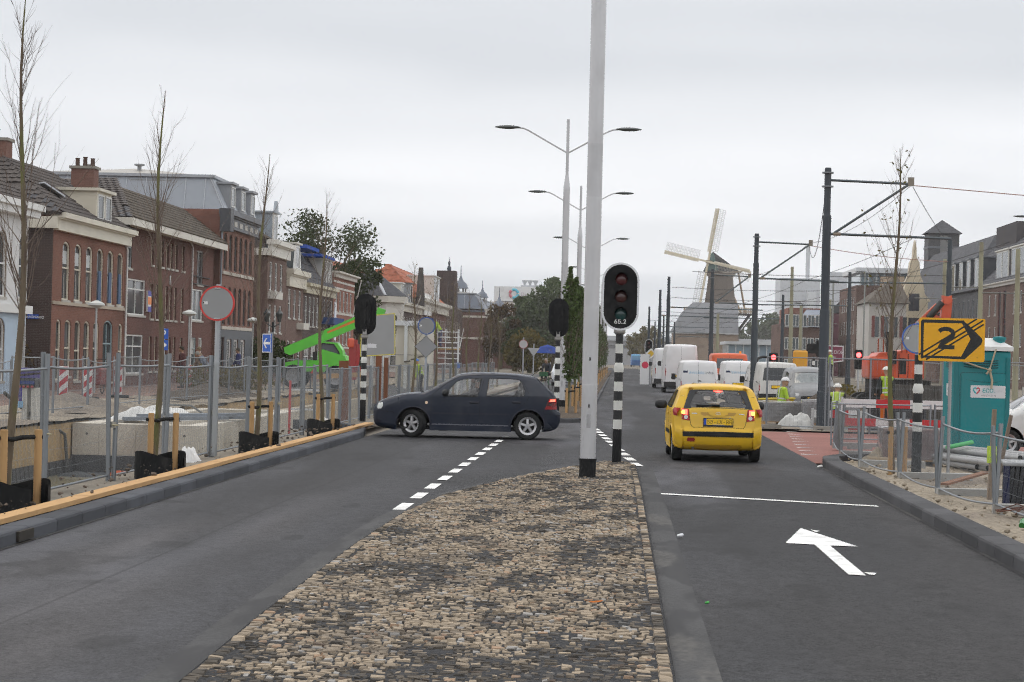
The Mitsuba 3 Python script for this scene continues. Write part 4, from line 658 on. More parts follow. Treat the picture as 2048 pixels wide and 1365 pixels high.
for i in range(7): part(k, 'mullion', MB((.5, .52, .52)).box(xa + 1.5*i, xa + 1.5*i + .2, 419.8, 420, 0, 5.2), 'paint')

# ---------------------------------------------------------------- street lamps, signals, signs, masts
ALU = (.55, .55, .56)
def lamp_post(label, at, group=None):
    k = new('street_lamp', label, 'street lamp', group, at=at); g = MB(ALU)
    part(k, 'base_sleeve', MB((.012, .012, .013)).lathe([(.125, 0), (.125, .26), (.135, .26), (.135, .285), (.115, .29)], n=20).lathe([(.2, .0), (.16, .015), (.125, .02)], n=16), 'rubber')
    z = 0
    for a, b, r in ((.27, 1.4, .118), (1.4, 2.55, .117), (2.55, 4.2, .116), (4.2, 5.0, .114), (5.0, 7.4, .112)):
        part(k, 'pole_section', MB(np.array(ALU)*R.uniform(.94, 1.06)).lathe([(r, a), (r, b - .004), (r - .003, b)], n=24), 'metal')
    part(k, 'pole_taper', MB(ALU).lathe([(.112, 7.4), (.114, 7.5), (.055, 7.95), (.053, 7.95)], n=20), 'metal'); part(k, 'upper_tube', MB(ALU).lathe([(.052, 7.95), (.052, 9.85), (0, 9.86)], n=14), 'metal')
    part(k, 'hatch', MB((.42, .42, .43)).box(-.03, .03, -.1195, -.115, .75, .95), 'metal'); [part(k, 'lock', MB((.05, .05, .05)).box(-.012, .012, -.121, -.112, z, z + .05), 'rubber') for z in (1.05, 1.75)]
    for s in (-1, 1):
        a = part(k, 'arm', MB(ALU).tube([(s*.04, 0, 8.72), (s*1.35, 0, 9.45), (s*1.52, 0, 9.52), (s*1.75, 0, 9.54)], .026, 8), 'metal')
        h = np.linspace(0, 1, 9); put(a + '__luminaire', MB((.10, .11, .11)).raw(*lens(1.62*s, 2.5*s, 9.55)), 'clean'); put(a + '__lamp_glass', MB((.30, .32, .33)).raw(*lens(1.8*s, 2.3*s, 9.515, .10, .035)), 'pane')
    return k
def lens(x0, x1, z, w=.17, h=.07, n=10, m=12):
    V, F = [], []
    for i in range(n + 1):
        t = i/n; r = math.sin(math.pi*min(max(t, .02), .98))**.6
        for j in range(m): a = 2*math.pi*j/m; V.append((x0 + (x1 - x0)*t, w*r*math.cos(a), z + h*r*math.sin(a)))
    for i in range(n):
        for j in range(m): F.append([i*m + j, i*m + (j + 1) % m, (i + 1)*m + (j + 1) % m, (i + 1)*m + j])
    return V, F, None, 50
gl_ = 'double-armed street lamps along the median'
lp = lamp_post('tall pale aluminium street lamp standing at the tip of the cobbled island', (-.43, 32.2, .05), gl_)
for i, (x, y) in enumerate(((-1.92, 73.2), (-1.98, 101.5), (-2.0, 140), (-2.0, 185), (-2., 230), (-2., 275), (-2., 320))):
    dup(lp, (x, y, .1), label=('nearest double-armed street lamp on the planted median, its whole height in view', 'second double-armed street lamp on the planted median', 'third double-armed street lamp on the planted median', 'fourth double-armed street lamp on the planted median, partly behind the black signal')[i] if i < 4 else '%s double-armed street lamp on the planted median, small in the distance' % ORD[i])
def signal(label, at, rz=0., front=True, number='65.2', h=1.10, w=.57, s=1., rim=None):
    """oval signal board on a black and white pole; its lights look along -y"""
    k = new('traffic_light', label, 'traffic light', at=at, rz=rz); rim = rim or front
    bl, wh = (.012, .012, .013), (.60, .60, .56); part(k, 'base_section', MB(bl).lathe([(.082, 0), (.078, .58), (.0, .58)], n=18), 'rubber')
    z = .58
    for i in range(10):
        b = z + .163; r = .077 if i < 6 else .066; c = wh if i % 2 == 0 else bl
        if i == 6: part(k, 'band', MB(c).lathe([(.08, z), (.088, z + .06), (.078, z + .12), (.066, b)], n=18), 'clean')
        else: part(k, 'band', MB(c).lathe([(r, z), (r, b)], n=18), 'clean')
        z = b
    part(k, 'collar', MB((.30, .29, .27)).lathe([(.075, z), (.10, z + .03), (.10, z + .09), (.06, z + .12), (0, z + .12)], n=16), 'metal'); zc = z + .1 + h/2
    ov = Polygon([(x, zz_) for x, zz_ in LineString([(0, -(h - w)/2), (0, (h - w)/2)]).buffer(w/2, quad_segs=14).exterior.coords])
    o = np.array([0, -.10, zc])
    part(k, 'board', MB((.010, .010, .011)).prism(ov, o, X_, Z_, Y_, .025), 'rubber')
    if rim: part(k, 'white_rim', MB((.66, .67, .68)).prism(ov.buffer(.034, quad_segs=14).difference(ov), o - Y_*.004, X_, Z_, Y_, .035), 'clean')
    part(k, 'housing', MB((.012, .012, .013)).prism(LineString([(0, -(h - w)/2), (0, (h - w)/2)]).buffer(.14, quad_segs=8), o + Y_*.025, X_, Z_, Y_, .14).box(-.03, .03, .065, .12, zc - h*.42, zc + h*.3).box(-.12, -.105, .06, .08, zc - .4, zc + .4).box(.105, .12, .06, .08, zc - .4, zc + .4), 'rubber')
    part(k, 'bracket', MB((.35, .34, .33)).lathe([(.06, 0), (.05, .22), (.0, .26)], c=(0, 0, z + .1), n=12), 'metal')
    if front:
        for i, (c, nm) in enumerate((((.075, .008, .010), 'dark red lens'), ((.06, .018, .015), 'dark amber lens'), ((.006, .05, .048), 'dark green lens'))):
            q = np.array([.01, -.10, zc + .30 - .30*i]); a = part(k, 'lens', MB(c).lathe([(.105, 0), (.095, .015), (.06, .032), (0, .04)], c=q, axis=(0, -1, 0), n=22, smooth=60), 'pane', label=nm)
            vis = [(.118*math.cos(t), .118*math.sin(t)) for t in np.linspace(math.radians(-20), math.radians(200), 20)]; v = [(q[0] + x, -.10, q[2] + zz_) for x, zz_ in vis] + [(q[0] + x*.97, -.10 - .17*(.35 + .65*max(0, zz_/.118)), q[2] + zz_*.98) for x, zz_ in vis]
            put(a + '__visor', MB((.011, .011, .012)).raw(v, [[j, j + 1, 21 + j, 20 + j] for j in range(19)], None, True), 'rubber')
        if number: part(k, 'number', MB((.75, .75, .73)).text(number, .072, (0, -.106, zc - .43), X_, Z_, (.75, .75, .73), .003, bold=True), 'clean')
    return k
signal('front of the oval black traffic signal numbered 65.2 on the island tip', (0, 37.1, .05))
signal('back of the oval black signal by the lamp post beyond the crossing', (-1.74,61) + (.1,), 180., False)
signal('back of the oval black signal at the left, beside the mesh fence', (-6.78, 57., 0.), 180., False)
k = signal('small oval signal with white rim far ahead beside the yellow diamond sign', (2.35,172) + (0,), 0., True, None)
def pole_thing(name, label, cat, x, y, h, r=.03, col=(.42, .44, .46), group=None, zb=0.): k = new(name, label, cat, group, at=(x, y, zb)); part(k, 'post', MB(col).lathe([(r, 0), (r, h), (0, h)], n=12), 'metal'); return k
def disc_sign(k, z, r, rim, back=(.26, .265, .27), y=-.04, x=0., sticker=True):
    part(k, 'disc', MB(back).lathe([(0, 0), (r, 0), (r, .012), (0, .012)], c=(x, y - .012, z), axis=(0, 1, 0), n=36), 'paint'); part(k, 'rim', MB(rim).lathe([(r - .016, -.008), (r + .012, -.008), (r + .012, .02), (r - .016, .02), (r - .016, -.008)], c=(x, y - .012, z), axis=(0, 1, 0), n=36), 'clean')
    part(k, 'clamp', MB((.45, .46, .47)).box(x - .05, x + .05, y - .03, .04, z + r*.86, z + r*.93).box(x - .05, x + .05, y - .03, .04, z - r*.93, z - r*.86), 'metal')
    if sticker: part(k, 'sticker', MB((.6, .6, .6)).box(x - r*.84, x - r*.56, y - .016, y - .013, z - .02, z + .03).box(x - r*.84, x - r*.78, y - .018, y - .0165, z - .01, z + .02, (.03, .03, .03)), 'clean')
# round sign seen from behind on the left
k = pole_thing('road_sign', 'round grey sign back with a red rim on a galvanized pole at the left kerb', 'road sign', -6.91, 36.68, 2.95, .042); part(k, 'pole_lower', MB((.36, .38, .39)).lathe([(.05, 0), (.05, 1.6), (.042, 1.62)], n=14), 'metal'); disc_sign(k, 2.62, .29, (.55, .04, .035), y=-.06)
# blue one-way sign
k = pole_thing('road_sign', 'blue square one-way sign with a white arrow pointing left', 'road sign', -7.05, 43.3, 2.2, .04, (.30, .32, .34)); pose[k] = pose[k].rotate([0, 0, 1], -48.).scale([.95, .95, 1.]); part(k, 'panel', MB((.02, .10, .45)).box(-.24, .1, -.07, -.05, 1.79, 2.17), 'clean'); part(k, 'white_border', MB((.7, .7, .7)).prism(sbox(-.24, 1.79, .1, 2.17).difference(sbox(-.225, 1.805, .085, 2.155)), (0, -.0705, 0), X_, Z_, -Y_, .002), 'clean'); part(k, 'arrow', MB((.75, .75, .75)).prism(Polygon([(-.20, 1.980), (-.09, 2.084), (-.05, 2.084), (-.13, 2.004), (.06, 2.004), (.06, 1.956), (-.13, 1.956), (-.05, 1.876), (-.09, 1.876)]), (0, -.0705, 0), X_, Z_, -Y_, .003), 'clean')
# parking signs
k = pole_thing('road_sign', 'blue parking sign above a small blue arrow sign before the brick house', 'road sign', -15.37, 72., 2.5, .035)
for z, t in ((2.13, 'P'), (1.75, None)):
    part(k, 'panel', MB((.02, .09, .42)).box(-.15, .15, -.06, -.04, z, z + .35), 'clean')
    if t: part(k, 'letter', MB((.75, .75, .75)).text('P', .22, (-.02, -.061, z + .18), X_, Z_, None, .003, bold=True), 'clean')
    else: part(k, 'arrow', MB((.75, .75, .75)).prism(Polygon([(-.11, z + .15), (.0, z + .15), (0, z + .08), (.12, z + .175), (0, z + .27), (0, z + .20), (-.11, z + .20)]), (0, -.0605, 0), X_, Z_, -Y_, .003), 'clean')
# large board with yellow edge seen from behind
k = new('sign_board', 'large grey sign back with a yellow edge beside the left signal', 'sign board', at=(-8.16, 72., 0)); q = Polygon([(-.52, 1.72), (.62, 1.82), (.58, 3.16), (-.3, 3.06), (-.5, 2.9)]); part(k, 'panel', MB((.30, .305, .31)).prism(q, (0, 0, 0), X_, Z_, Y_, .02), 'paint'); part(k, 'edge', MB((.60, .50, .06)).prism(q.buffer(.025).difference(q), (0, -.006, 0), X_, Z_, Y_, .03), 'clean'); part(k, 'sticker', MB((.6, .6, .62)).box(-.3, .0, -.004, -.001, 2.0, 2.14), 'clean')
for x in (-.12, .2): part(k, 'leg', MB((.45, .46, .47)).lathe([(.03, 0), (.03, 1.9)], c=(x, .05, 0), n=8), 'metal')
# blue rimmed disc and grey diamond
k = pole_thing('road_sign', 'round grey sign back with a blue rim above a grey diamond', 'road sign', -5.76, 64., 2.85, .035, (.40, .43, .48)); disc_sign(k, 2.68, .25, (.04, .09, .30)); part(k, 'diamond', MB((.27, .275, .28)).prism(Polygon([(-.34, 2.06), (0, 1.73), (.34, 2.06), (0, 2.38)]), (0, -.06, 0), X_, Z_, Y_, .018), 'paint'); part(k, 'diamond_edge', MB((.06, .06, .065)).prism(Polygon([(-.35, 2.06), (0, 1.72), (.35, 2.06), (0, 2.39)]).difference(Polygon([(-.33, 2.06), (0, 1.74), (.33, 2.06), (0, 2.37)])), (0, -.064, 0), X_, Z_, Y_, .026), 'paint')
k = pole_thing('road_sign', 'small round sign with a red rim far along the left fence', 'road sign', -5.35, 120., 2.9, .04); disc_sign(k, 2.52, .24, (.4, .10, .09), (.45, .45, .45), sticker=False)
k = pole_thing('road_sign', 'small grey triangular sign back far along the left fence', 'road sign', -5.01, 126., 2.6, .04); part(k, 'triangle', MB((.38, .39, .40)).prism(Polygon([(-.36, 2.35), (.36, 2.35), (0, 1.85)]), (0, -.05, 0), X_, Z_, Y_, .02), 'paint')
# yellow detour sign on the right
k = new('detour_sign', 'yellow detour sign with a struck-out number 2 on a black and white striped pole', 'road sign', at=(4.86, 35.2, 0)); bl, wh = (.013, .013, .014), (.60, .60, .57)
part(k, 'base_section', MB(bl).lathe([(.082, 0), (.079, .78)], n=18), 'rubber'); z = .78
for i in range(8):
    c, r = (wh if i % 2 == 0 else bl), (.078 if i < 5 else .066)
    part(k, 'band', MB(c).lathe([(r, z), (r, z + .155)], n=18) if i != 4 else MB(c).lathe([(.078, z), (.09, z + .06), (.066, z + .155)], n=18), 'clean'); z += .155
part(k, 'back_post', MB((.36, .37, .38)).lathe([(.028, 0), (.028, 2.5), (0, 2.5)], c=(.53, .12, 0), n=10), 'metal')
pn = rrect(-.02, 1.04, 1.93, 2.63, .03); o = np.array([0, -.10, 0.]); part(k, 'panel', MB((.72, .36, .005)).prism(pn, o, X_, Z_, Y_, .015), 'clean')
blk = lambda nm, q, d=.003, c=(.012, .012, .012): part(k, nm, MB(c).prism(q.intersection(pn.buffer(-.004)), o, X_, Z_, -Y_, d), 'clean')
U = lambda x, y: ((x - 398)*1.06/622. - .02, 2.63 - (y - 82)*.70/418.)
outl = Polygon([U(*q) for q in ((415, 120), (430, 100), (820, 102), (905, 280), (825, 478), (420, 470))]).difference(Polygon([U(*q) for q in ((443, 132), (800, 130), (885, 280), (800, 450), (443, 450))])); blk('arrow_outline', outl)
blk('arrow_head', Polygon([U(*q) for q in ((800, 106), (845, 128), (990, 270), (998, 295), (985, 330), (832, 478), (796, 470), (888, 290))]), .0035)
blk('digit', LineString([U(*q) for q in ((588, 212), (606, 195), (640, 186), (680, 190), (712, 208), (722, 235), (708, 268), (660, 300), (615, 332), (600, 362), (735, 363))]).buffer(.033, cap_style=2), .004)
for a, b, w in (((940, 84), (400, 440), 10), ((1000, 98), (425, 476), 10), ((1006, 135), (470, 488), 9)): blk('strike_bar', LineString([U(*a), U(*b)]).buffer(.0125, cap_style=2), .0052)
part(k, 'bolt', MB((.3, .2, .03)).lathe([(.008, 0), (.008, .006), (0, .006)], c=(.92, -.10, 2.0), axis=(0, -1, 0), n=8), 'clean')
k = pole_thing('road_sign', 'round grey sign back with a blue rim just behind the yellow detour sign', 'road sign', 6.03, 44., 2.75, .03); disc_sign(k, 2.40, .30, (.05, .12, .42), (.33, .335, .34))
# yellow priority diamond, white dotted board, maroon board, little blue signs
k = pole_thing('road_sign', 'yellow and white priority diamond sign ahead on the right', 'road sign', 2.43, 165., 2.6, .05); q = Polygon([(-.42, 0), (0, -.42), (.42, 0), (0, .42)]); part(k, 'white_diamond', MB((.66, .66, .64)).prism(q, (0, -.06, 2.3), X_, Z_, Y_, .03), 'clean'); part(k, 'yellow_diamond', MB((.62, .40, .03)).prism(affinity.scale(q, .62, .62), (0, -.07, 2.3), X_, Z_, Y_, .012), 'clean')
k = new('sign_board', 'white board with a red dot standing beside the road', 'sign board', at=(1.83, 150., 0)); part(k, 'panel', MB((.62, .62, .62)).box(-.35, .3, 0, .04, .1, 2.2), 'clean'); part(k, 'red_dot', MB((.55, .04, .08)).lathe([(0, 0), (.24, 0), (.24, .01)], c=(0, -.002, 1.45), axis=(0, -1, 0), n=20), 'clean'); part(k, 'leg', MB((.3, .3, .3)).box(.28, .34, -.02, .06, 0, 2.2), 'metal')
k = new('sign_board', 'maroon board with white lettering on a slanted post before the maroon building', 'sign board', at=(15.82, 160., 0)); q = Polygon([(-.75, 1.85), (.75, 2.05), (.75, 3.2), (-.9, 3.25)]); part(k, 'panel', MB((.17, .03, .055)).prism(q, (0, 0, 0), X_, Z_, Y_, .04), 'clean'); part(k, 'white_border', MB((.6, .58, .58)).prism(q.difference(q.buffer(-.08)), (0, -.004, 0), X_, Z_, -Y_, .004), 'clean'); part(k, 'lettering', MB((.6, .58, .58)).text('TE KOOP', .26, (0, -.005, 2.72), X_, Z_, None, .006).text('info', .16, (0, -.005, 2.35), X_, Z_, None, .006), 'clean'); part(k, 'post', MB((.3, .28, .25)).box(-.06, .06, .05, .15, 0, 2.4), 'matte')
for px, yy, lb in ((10.93, 120., 'small blue square sign low beside the dark tram mast'),):
    k = pole_thing('road_sign', lb, 'road sign', px, yy, 1.5, .04); part(k, 'panel', MB((.03, .16, .5)).box(-.35, .35, -.06, -.03, .75, 1.45), 'clean'); part(k, 'arrow', MB((.7, .7, .7)).prism(Polygon([(-.2, 1.05), (.05, 1.05), (.05, .95), (.22, 1.1), (.05, 1.25), (.05, 1.15), (-.2, 1.15)]), (0, -.062, 0), X_, Z_, -Y_, .004), 'clean')
k = pole_thing('waste_bin', 'orange-yellow waste bin on a post in the works area', 'bin', 10.03, 120., 2.4, .05); part(k, 'bin_body', MB((.62, .30, .02)).mesh(rbox((.8, .5, 1.1), .12), M=np.array(T().translate([0, -.2, 2.0]).matrix)), 'paint')
k = pole_thing('road_sign', 'small blue panel beside the orange bin', 'road sign', 10.26, 121., 2.3, .04); part(k, 'panel', MB((.05, .16, .45)).box(-.3, .3, -.06, -.03, 1.6, 2.2), 'clean')
# red signals on the right
k = new('traffic_light', 'small traffic light showing red on a bent black gantry', 'traffic light', at=(6.78, 95., 0)); part(k, 'gantry', MB((.02, .022, .025)).tube([(-.75, 0, 0), (-.75, 0, 1.75), (-.68, 0, 2.0), (-.5, 0, 2.08), (-.1, 0, 2.08)], .055, 8), 'paint'); part(k, 'housing', MB((.012, .012, .013)).mesh(rbox((.4, .2, 1.05), .08), M=np.array(T().translate([0, 0, 1.75]).matrix)), 'rubber'); glow(k, 'red_lens', MB().lathe([(.11, 0), (.07, .02), (0, .03)], c=(0, -.105, 2.07), axis=(0, -1, 0), n=16), 'red_lamp', 'lit red lens'); part(k, 'dark_lens', MB((.02, .05, .045)).lathe([(.1, 0), (0, .03)], c=(0, -.105, 1.5), axis=(0, -1, 0), n=12).lathe([(.1, 0), (0, .03)], c=(0, -.105, 1.78), axis=(0, -1, 0), n=12), 'pane'); part(k, 'post', MB((.02, .022, .025)).lathe([(.06, 0), (.06, 1.3)], n=10), 'paint')
k = new('traffic_light', 'traffic light showing red beside the far tram mast', 'traffic light', at=(12.15, 110., 0)); part(k, 'post', MB((.45, .46, .47)).lathe([(.06, 0), (.06, 1.7)], n=10), 'metal'); part(k, 'housing', MB((.012, .012, .013)).mesh(rbox((.42, .2, 1.0), .08), M=np.array(T().translate([0, 0, 2.1]).matrix)), 'rubber'); glow(k, 'red_lens', MB().lathe([(.13, 0), (.08, .02), (0, .03)], c=(0, -.105, 2.33), axis=(0, -1, 0), n=16), 'red_lamp', 'lit red lens')
k = new('traffic_light', 'dark signal heads on a striped post left of the maroon board', 'traffic light', at=(11.68, 130., 0)); [part(k, 'band', MB((.6, .6, .58) if i % 2 else (.02, .02, .02)).lathe([(.08, .25*i), (.08, .25*i + .25)], n=10), 'clean') for i in range(9)]; part(k, 'housing', MB((.014, .014, .015)).mesh(rbox((.8, .2, .6), .08), M=np.array(T().translate([0, 0, 2.75]).matrix)).mesh(rbox((.3, .2, 1.0), .08), M=np.array(T().translate([.3, 0, 2.75]).matrix)), 'rubber')
# pale stake lamps on the quay
for x, y, lb in ((-18.2, 74., 'slim pale street lantern before the arched brick house'), (-17.76, 88., 'slim pale street lantern before the long brown-roofed house'), (-17.85, 104., 'slim pale street lantern by the hedge')):
    k = pole_thing('street_lantern', lb, 'street lantern', x, y, 3.0, .035, (.45, .46, .46), zb=.2); part(k, 'shade', MB((.45, .46, .44)).lathe([(.05, 2.95), (.3, 3.05), (.28, 3.12), (.05, 3.22), (0, 3.22)], n=16), 'clean')
k = pole_thing('street_lantern', 'ornate dark twin lantern before the white cornice house', 'street lantern', -19.14, 118., 3.2, .06, (.03, .035, .035), zb=.2)
for s in (-1, 1): a = part(k, 'arm', MB((.03, .035, .035)).tube([(0, 0, 2.9), (s*.35, 0, 3.1), (s*.35, 0, 3.3)], .03, 6), 'paint'); put(a + '__lantern', MB((.05, .055, .055)).lathe([(.1, 0), (.2, .45), (.22, .47), (.06, .65), (.02, .75), (0, .75)], c=(s*.35, 0, 3.2), n=6), 'pane')
# tram masts
MC = (.035, .045, .056)
def mast(label, x, y, h=7.15, arm=0., side=1, low=5.35, boom=3.5, group='dark tram catenary masts'):
    k = new('tram_mast', label, 'mast', group, at=(x, y, 0)); g = MB(MC)
    for a, b, r in ((0, 1.05, .165), (1.05, 3.3, .135), (3.3, 5.9, .118), (5.9, h, .093)): part(k, 'mast_section', MB(np.array(MC)*R.uniform(.9, 1.12)).lathe([(r + .004, a), (r, a + .05), (r, b), (r - .02, b + .04)], n=16), 'paint')
    if boom:
        part(k, 'boom', MB((.10, .12, .13)).tube([(0, 0, low), (side*boom, 0, low - .06)], .035, 8), 'metal'); part(k, 'insulator', MB((.25, .2, .15)).lathe([(.05, 0), (.05, .2)], c=(side*.18, 0, low), axis=(1, 0, 0), n=8), 'paint')
    if arm:
        part(k, 'top_arm', MB((.10, .12, .13)).tube([(0, 0, h - .3), (side*arm, 0, h - .36)], .035, 8), 'metal'); part(k, 'diagonal', MB((.10, .12, .13)).tube([(side*.2, 0, low + .02), (side*(arm + .08), 0, h - .3)], .035, 8), 'metal'); part(k, 'bracket', MB((.25, .22, .18)).box(side*arm - .06, side*arm + .1, -.05, .05, h - .42, h - .18), 'metal')
        for z in (h - .12, h - .5): part(k, 'clamp', MB((.2, .21, .22)).lathe([(.1, z), (.16, z), (.16, z + .04), (.1, z + .04)], n=12), 'metal')
    return k
mast('nearest dark tram mast with a bracket arm, right of the yellow car', 5.62, 59.5, 7.2, 2.25, 1, 5.42, 3.4)
mast('second dark tram mast with a bracket arm, behind the white vans', 5.55, 89, 7.1, 2.2, 1, 5.3, 3.4); mast('third dark tram mast, in line with the windmill tower', 5.25, 124, 7.1, 2.1, 1, 5.2, 3.2)
for i, (x, y) in enumerate(((3.05, 137.), (3.0, 163.), (2.9, 215), (5.2, 256.), (4.9, 300.), (7.6, 300))): mast('%s small dark tram mast left of the windmill, counted going away' % ORD[i], x, y, 7.1, 0, 1, 5.2, 6.)
mast('dark tram mast just left of the yellow detour sign', 13.6, 90, 7.1, 0, -1, 5.3, 5.); mast('dark tram mast in front of the maroon building', 13.1, 124, 7.1, 0, -1, 5.2, 6.); mast('dark tram mast left of the brick office block', 12.4, 165, 7., 0, -1, 5.2, 6.)
for px, yt, yb, Y in ((1578, 535, 720, 140.), (1655, 600, 720, 190.), (1950, 487, 720, 110.), (2022, 500, 720, 100.), (1597, 610, 720, 170.), (1433, 628, 720, 160.), (1879, 520, 720, 118.)):
    x = (px - 1238)*Y/4300.; z = 1.84 + ((718 + (px - 1238)*.0244) - yt)*Y/4300.; k = new('concrete_pole', 'pale concrete overhead-line pole ' + {1578: 'just left of the near tram mast', 1655: 'behind the near tram mast', 1950: 'above the yellow detour sign', 2022: 'nearest the right frame edge', 1597: 'before the brick office block', 1433: 'in front of the windmill', 1879: 'left of the slate grey house'}[px], 'pole', 'pale concrete overhead-line poles', at=(x, Y, 0)); part(k, 'shaft', MB((.30, .29, .20)).lathe([(.15, 0), (.10, z), (0, z)], n=10), 'concrete'); part(k, 'cross_arm', MB((.2, .2, .19)).tube([(-1.6, 0, z*.72), (.6, 0, z*.72)], .03, 5), 'metal')
wr = new('overhead_wires', 'thin tram wires strung between the masts', 'wires', kind='stuff'); wg = MB((.07, .07, .075))
def wire(a, b, sag=.2, r=.011, n=8, col=None): t = np.linspace(0, 1, n); p = np.outer(1 - t, a) + np.outer(t, b); p[:, 2] -= sag*4*t*(1 - t); wg.tube(p, r, 4, col, caps=False)
ys_ = [59.5, 89, 124, 165, 210, 256, 300, 400]; xs_ = [7.9, 7.7, 7.3, 6.6, 6.4, 6.3, 6.2, 6.]
for a, b, xa, xb in zip(ys_[:-1], ys_[1:], xs_[:-1], xs_[1:]):
    for o, z in ((0, 6.8), (0, 5.3), (2.7, 5.3)): wire((xa + o, a, z), (xb + o, b, z), .35 if z > 6 else .08, .007 + .00003*a)
wire((5.6, 59.5, 6.9), (7.7, 89, 6.7), 1.2); wire((7.9, 59.5, 6.8), (30, 70, 6.6), .1, .012, 8, (.40, .22, .18)); wire((7.95, 59.5, 6.75), (13.6, 90, 6.9), .1); wire((7.7, 89, 6.7), (13.6, 90, 6.2), .1, .013, 8, (.35, .18, .15))
for Y, z in ((89, 5.6), (124, 5.5), (124, 6.1), (165, 5.6), (215, 5.8), (256, 5.9), (300, 5.6)): wire((3.0, Y + 2, z), (13.4, Y, z), .12, .008 + .00004*Y)
put(wr, wg, 'matte')

# ---------------------------------------------------------------- trees
def limb(g, p, d, L, r, n=6, bend=.06, rg=None, up=.15):
    pts = [np.array(p, float)]; d = np.array(d, float)
    for i in range(n): d = d + rg.normal(0, bend, 3) + np.array([0, 0, up/n]); d /= np.linalg.norm(d); pts.append(pts[-1] + d*L/n)
    g.tube(pts, np.linspace(r, r*.28, n + 1), 6 if r > .012 else 4, caps=False); return pts
def sapling(label, x, y, h=5.6, seed=0, lean=0., leaves=0, stakes=True, tub=True, zb=.14, group='bare young street trees', fork=2.0, lmat='leaf_autumn'):
    k = new('young_tree', label, 'tree', group, at=(x, y, zb)); rg = np.random.default_rng(seed); g = MB()
    n = 14; t = np.linspace(0, 1, n + 1); P = np.c_[lean*t*h + .05*np.sin(t*7 + seed), .04*np.cos(t*6 + seed), t*h*.98]; rad = .044*(1 - t)**.8 + .005; g.tube(P, rad, 9, caps=False); part(k, 'trunk', g, 'bark')
    b = MB(); tips = []
    for i in range(42):
        s = fork/h + (1 - fork/h)*rg.random()**1.25*.93; z = np.array([np.interp(s, t, P[:, j]) for j in range(3)]); a = rg.random()*2*math.pi; L = (1 - s)*h*.38*(.5 + .6*rg.random()) + .3; sp = .56*(.5 + .8*rg.random())
        q = limb(b, z, (math.cos(a)*sp, math.sin(a)*sp, 1.), L, .0068*(1 - s)**.6 + .0016, 6, .10, rg, .5); tips += q[2:]
        for _ in range(4):
            m = q[rg.integers(1, 6)]; a2 = a + rg.normal(0, .9); w = limb(b, m, (math.cos(a2)*.7, math.sin(a2)*.7, .9), L*.5*(.4 + .8*rg.random()), .0020, 4, .12, rg, .4); tips += w[1:]
    part(k, 'branches', b, 'twig', kind='stuff')
    if leaves:
        lf = MB()
        for _ in range(leaves): c = tips[rg.integers(len(tips))] + rg.normal(0, .05, 3); leafq(lf, c, .024 + .016*rg.random(), rg)
        part(k, 'leaves', lf, lmat, kind='stuff')
    if stakes:
        for sx, sy in ((-.02, -.22), (.26, .12)): part(k, 'stake', MB().lathe([(.042, -.2), (.042, .77), (.036, .78), (0, .78)], c=(sx, sy, 0), n=10), 'timber')
        part(k, 'tree_tie', MB((.015, .014, .014)).tube([(-.07, -.25, .69), (.03, -.07, .67), (.1, .05, .69), (.3, .14, .70)], .028, 6), 'rubber')
    if tub:
        a = np.linspace(-.2, 2*math.pi - .9, 18); v = np.array([(.36*math.cos(q) + .08, .30*math.sin(q) - .02, z) for z in (-.15, .2 + .0) for q in a]); v[18:, 2] += .05*np.sin(a*2); part(k, 'root_barrier', MB((.012, .012, .013)).raw(v, [[i, i + 1, 19 + i, 18 + i] for i in range(17)], None, True).raw(v*np.array([.96, .96, 1]), [[i, i + 1, 19 + i, 18 + i] for i in range(17)], None, True), 'rubber')
    return k
def leafq(g, c, s, rg):
    a = rg.normal(0, 1, 3); a /= np.linalg.norm(a) + 1e-9; b = np.cross(a, rg.normal(0, 1, 3)); b /= np.linalg.norm(b) + 1e-9
    g.V.append(np.array([c - a*s, c + b*s*.55, c + a*s, c - b*s*.55])); g.F.append(np.array([[0, 1, 2], [0, 2, 3]]) + g.n); g.n += 4; g.C.append(np.zeros((4, 2))); g.U.append(np.zeros((4, 2)))
for i, (y, lb) in enumerate(((22.9, 'bare young tree with a stake at the left frame edge'), (30.0, 'bare young tree in a black root barrier, second from the left'), (38.1, 'bare young tree beside the round sign back, third from the left'), (46.3, 'bare young tree in front of the green telehandler'))): sapling(lb, -6.52 + .03*i, y, 5.55 - .12*i, 11 + i, (.012, .0, .018, -.004)[i])
for i in range(7): sapling('%s bare sapling along the left kerb beyond the dark car' % ORD[i], -6.5, 68 + 8.*i, 4.6, 30 + i, tub=False, stakes=False, leaves=60, group='bare saplings beyond the crossing')
sapling('young tree with a few yellow leaves beside the yellow detour sign', 4.52, 35.9, 5.5, 21, .006, 90, fork=1.7, zb=.05, group=None, tub=False)
def median_tree(label, y, seed, group='leafy young trees on the median'):
    k = sapling(label, -1.55, y, 4.5, seed, 0, 0, True, False, .12, group, 1.0); rg = np.random.default_rng(seed); lf = MB()
    for _ in range(1100 if y < 120 else 600):
        z = 1.0 + 3.5*rg.random()**.9; r = .36*(1 - ((z - 2.2)/2.5)**2)*(.35 + .7*meshkit.noise(np.array([z*2.3, seed, 0.]))); a = rg.random()*6.28; q = r*math.sqrt(rg.random()); leafq(lf, np.array([q*math.cos(a), q*math.sin(a), z]), .055 + .04*rg.random(), rg)
    part(k, 'crown', lf, 'leaf_mid', kind='stuff'); return k
for i, y in enumerate((66, 74.5, 84, 96, 108, 122, 138, 156, 176, 198, 224, 252)): median_tree(('nearest leafy young tree on the planted median', 'second leafy young tree on the planted median')[i] if i < 2 else '%s leafy young tree along the planted median' % ORD[i], float(y), 50 + i)
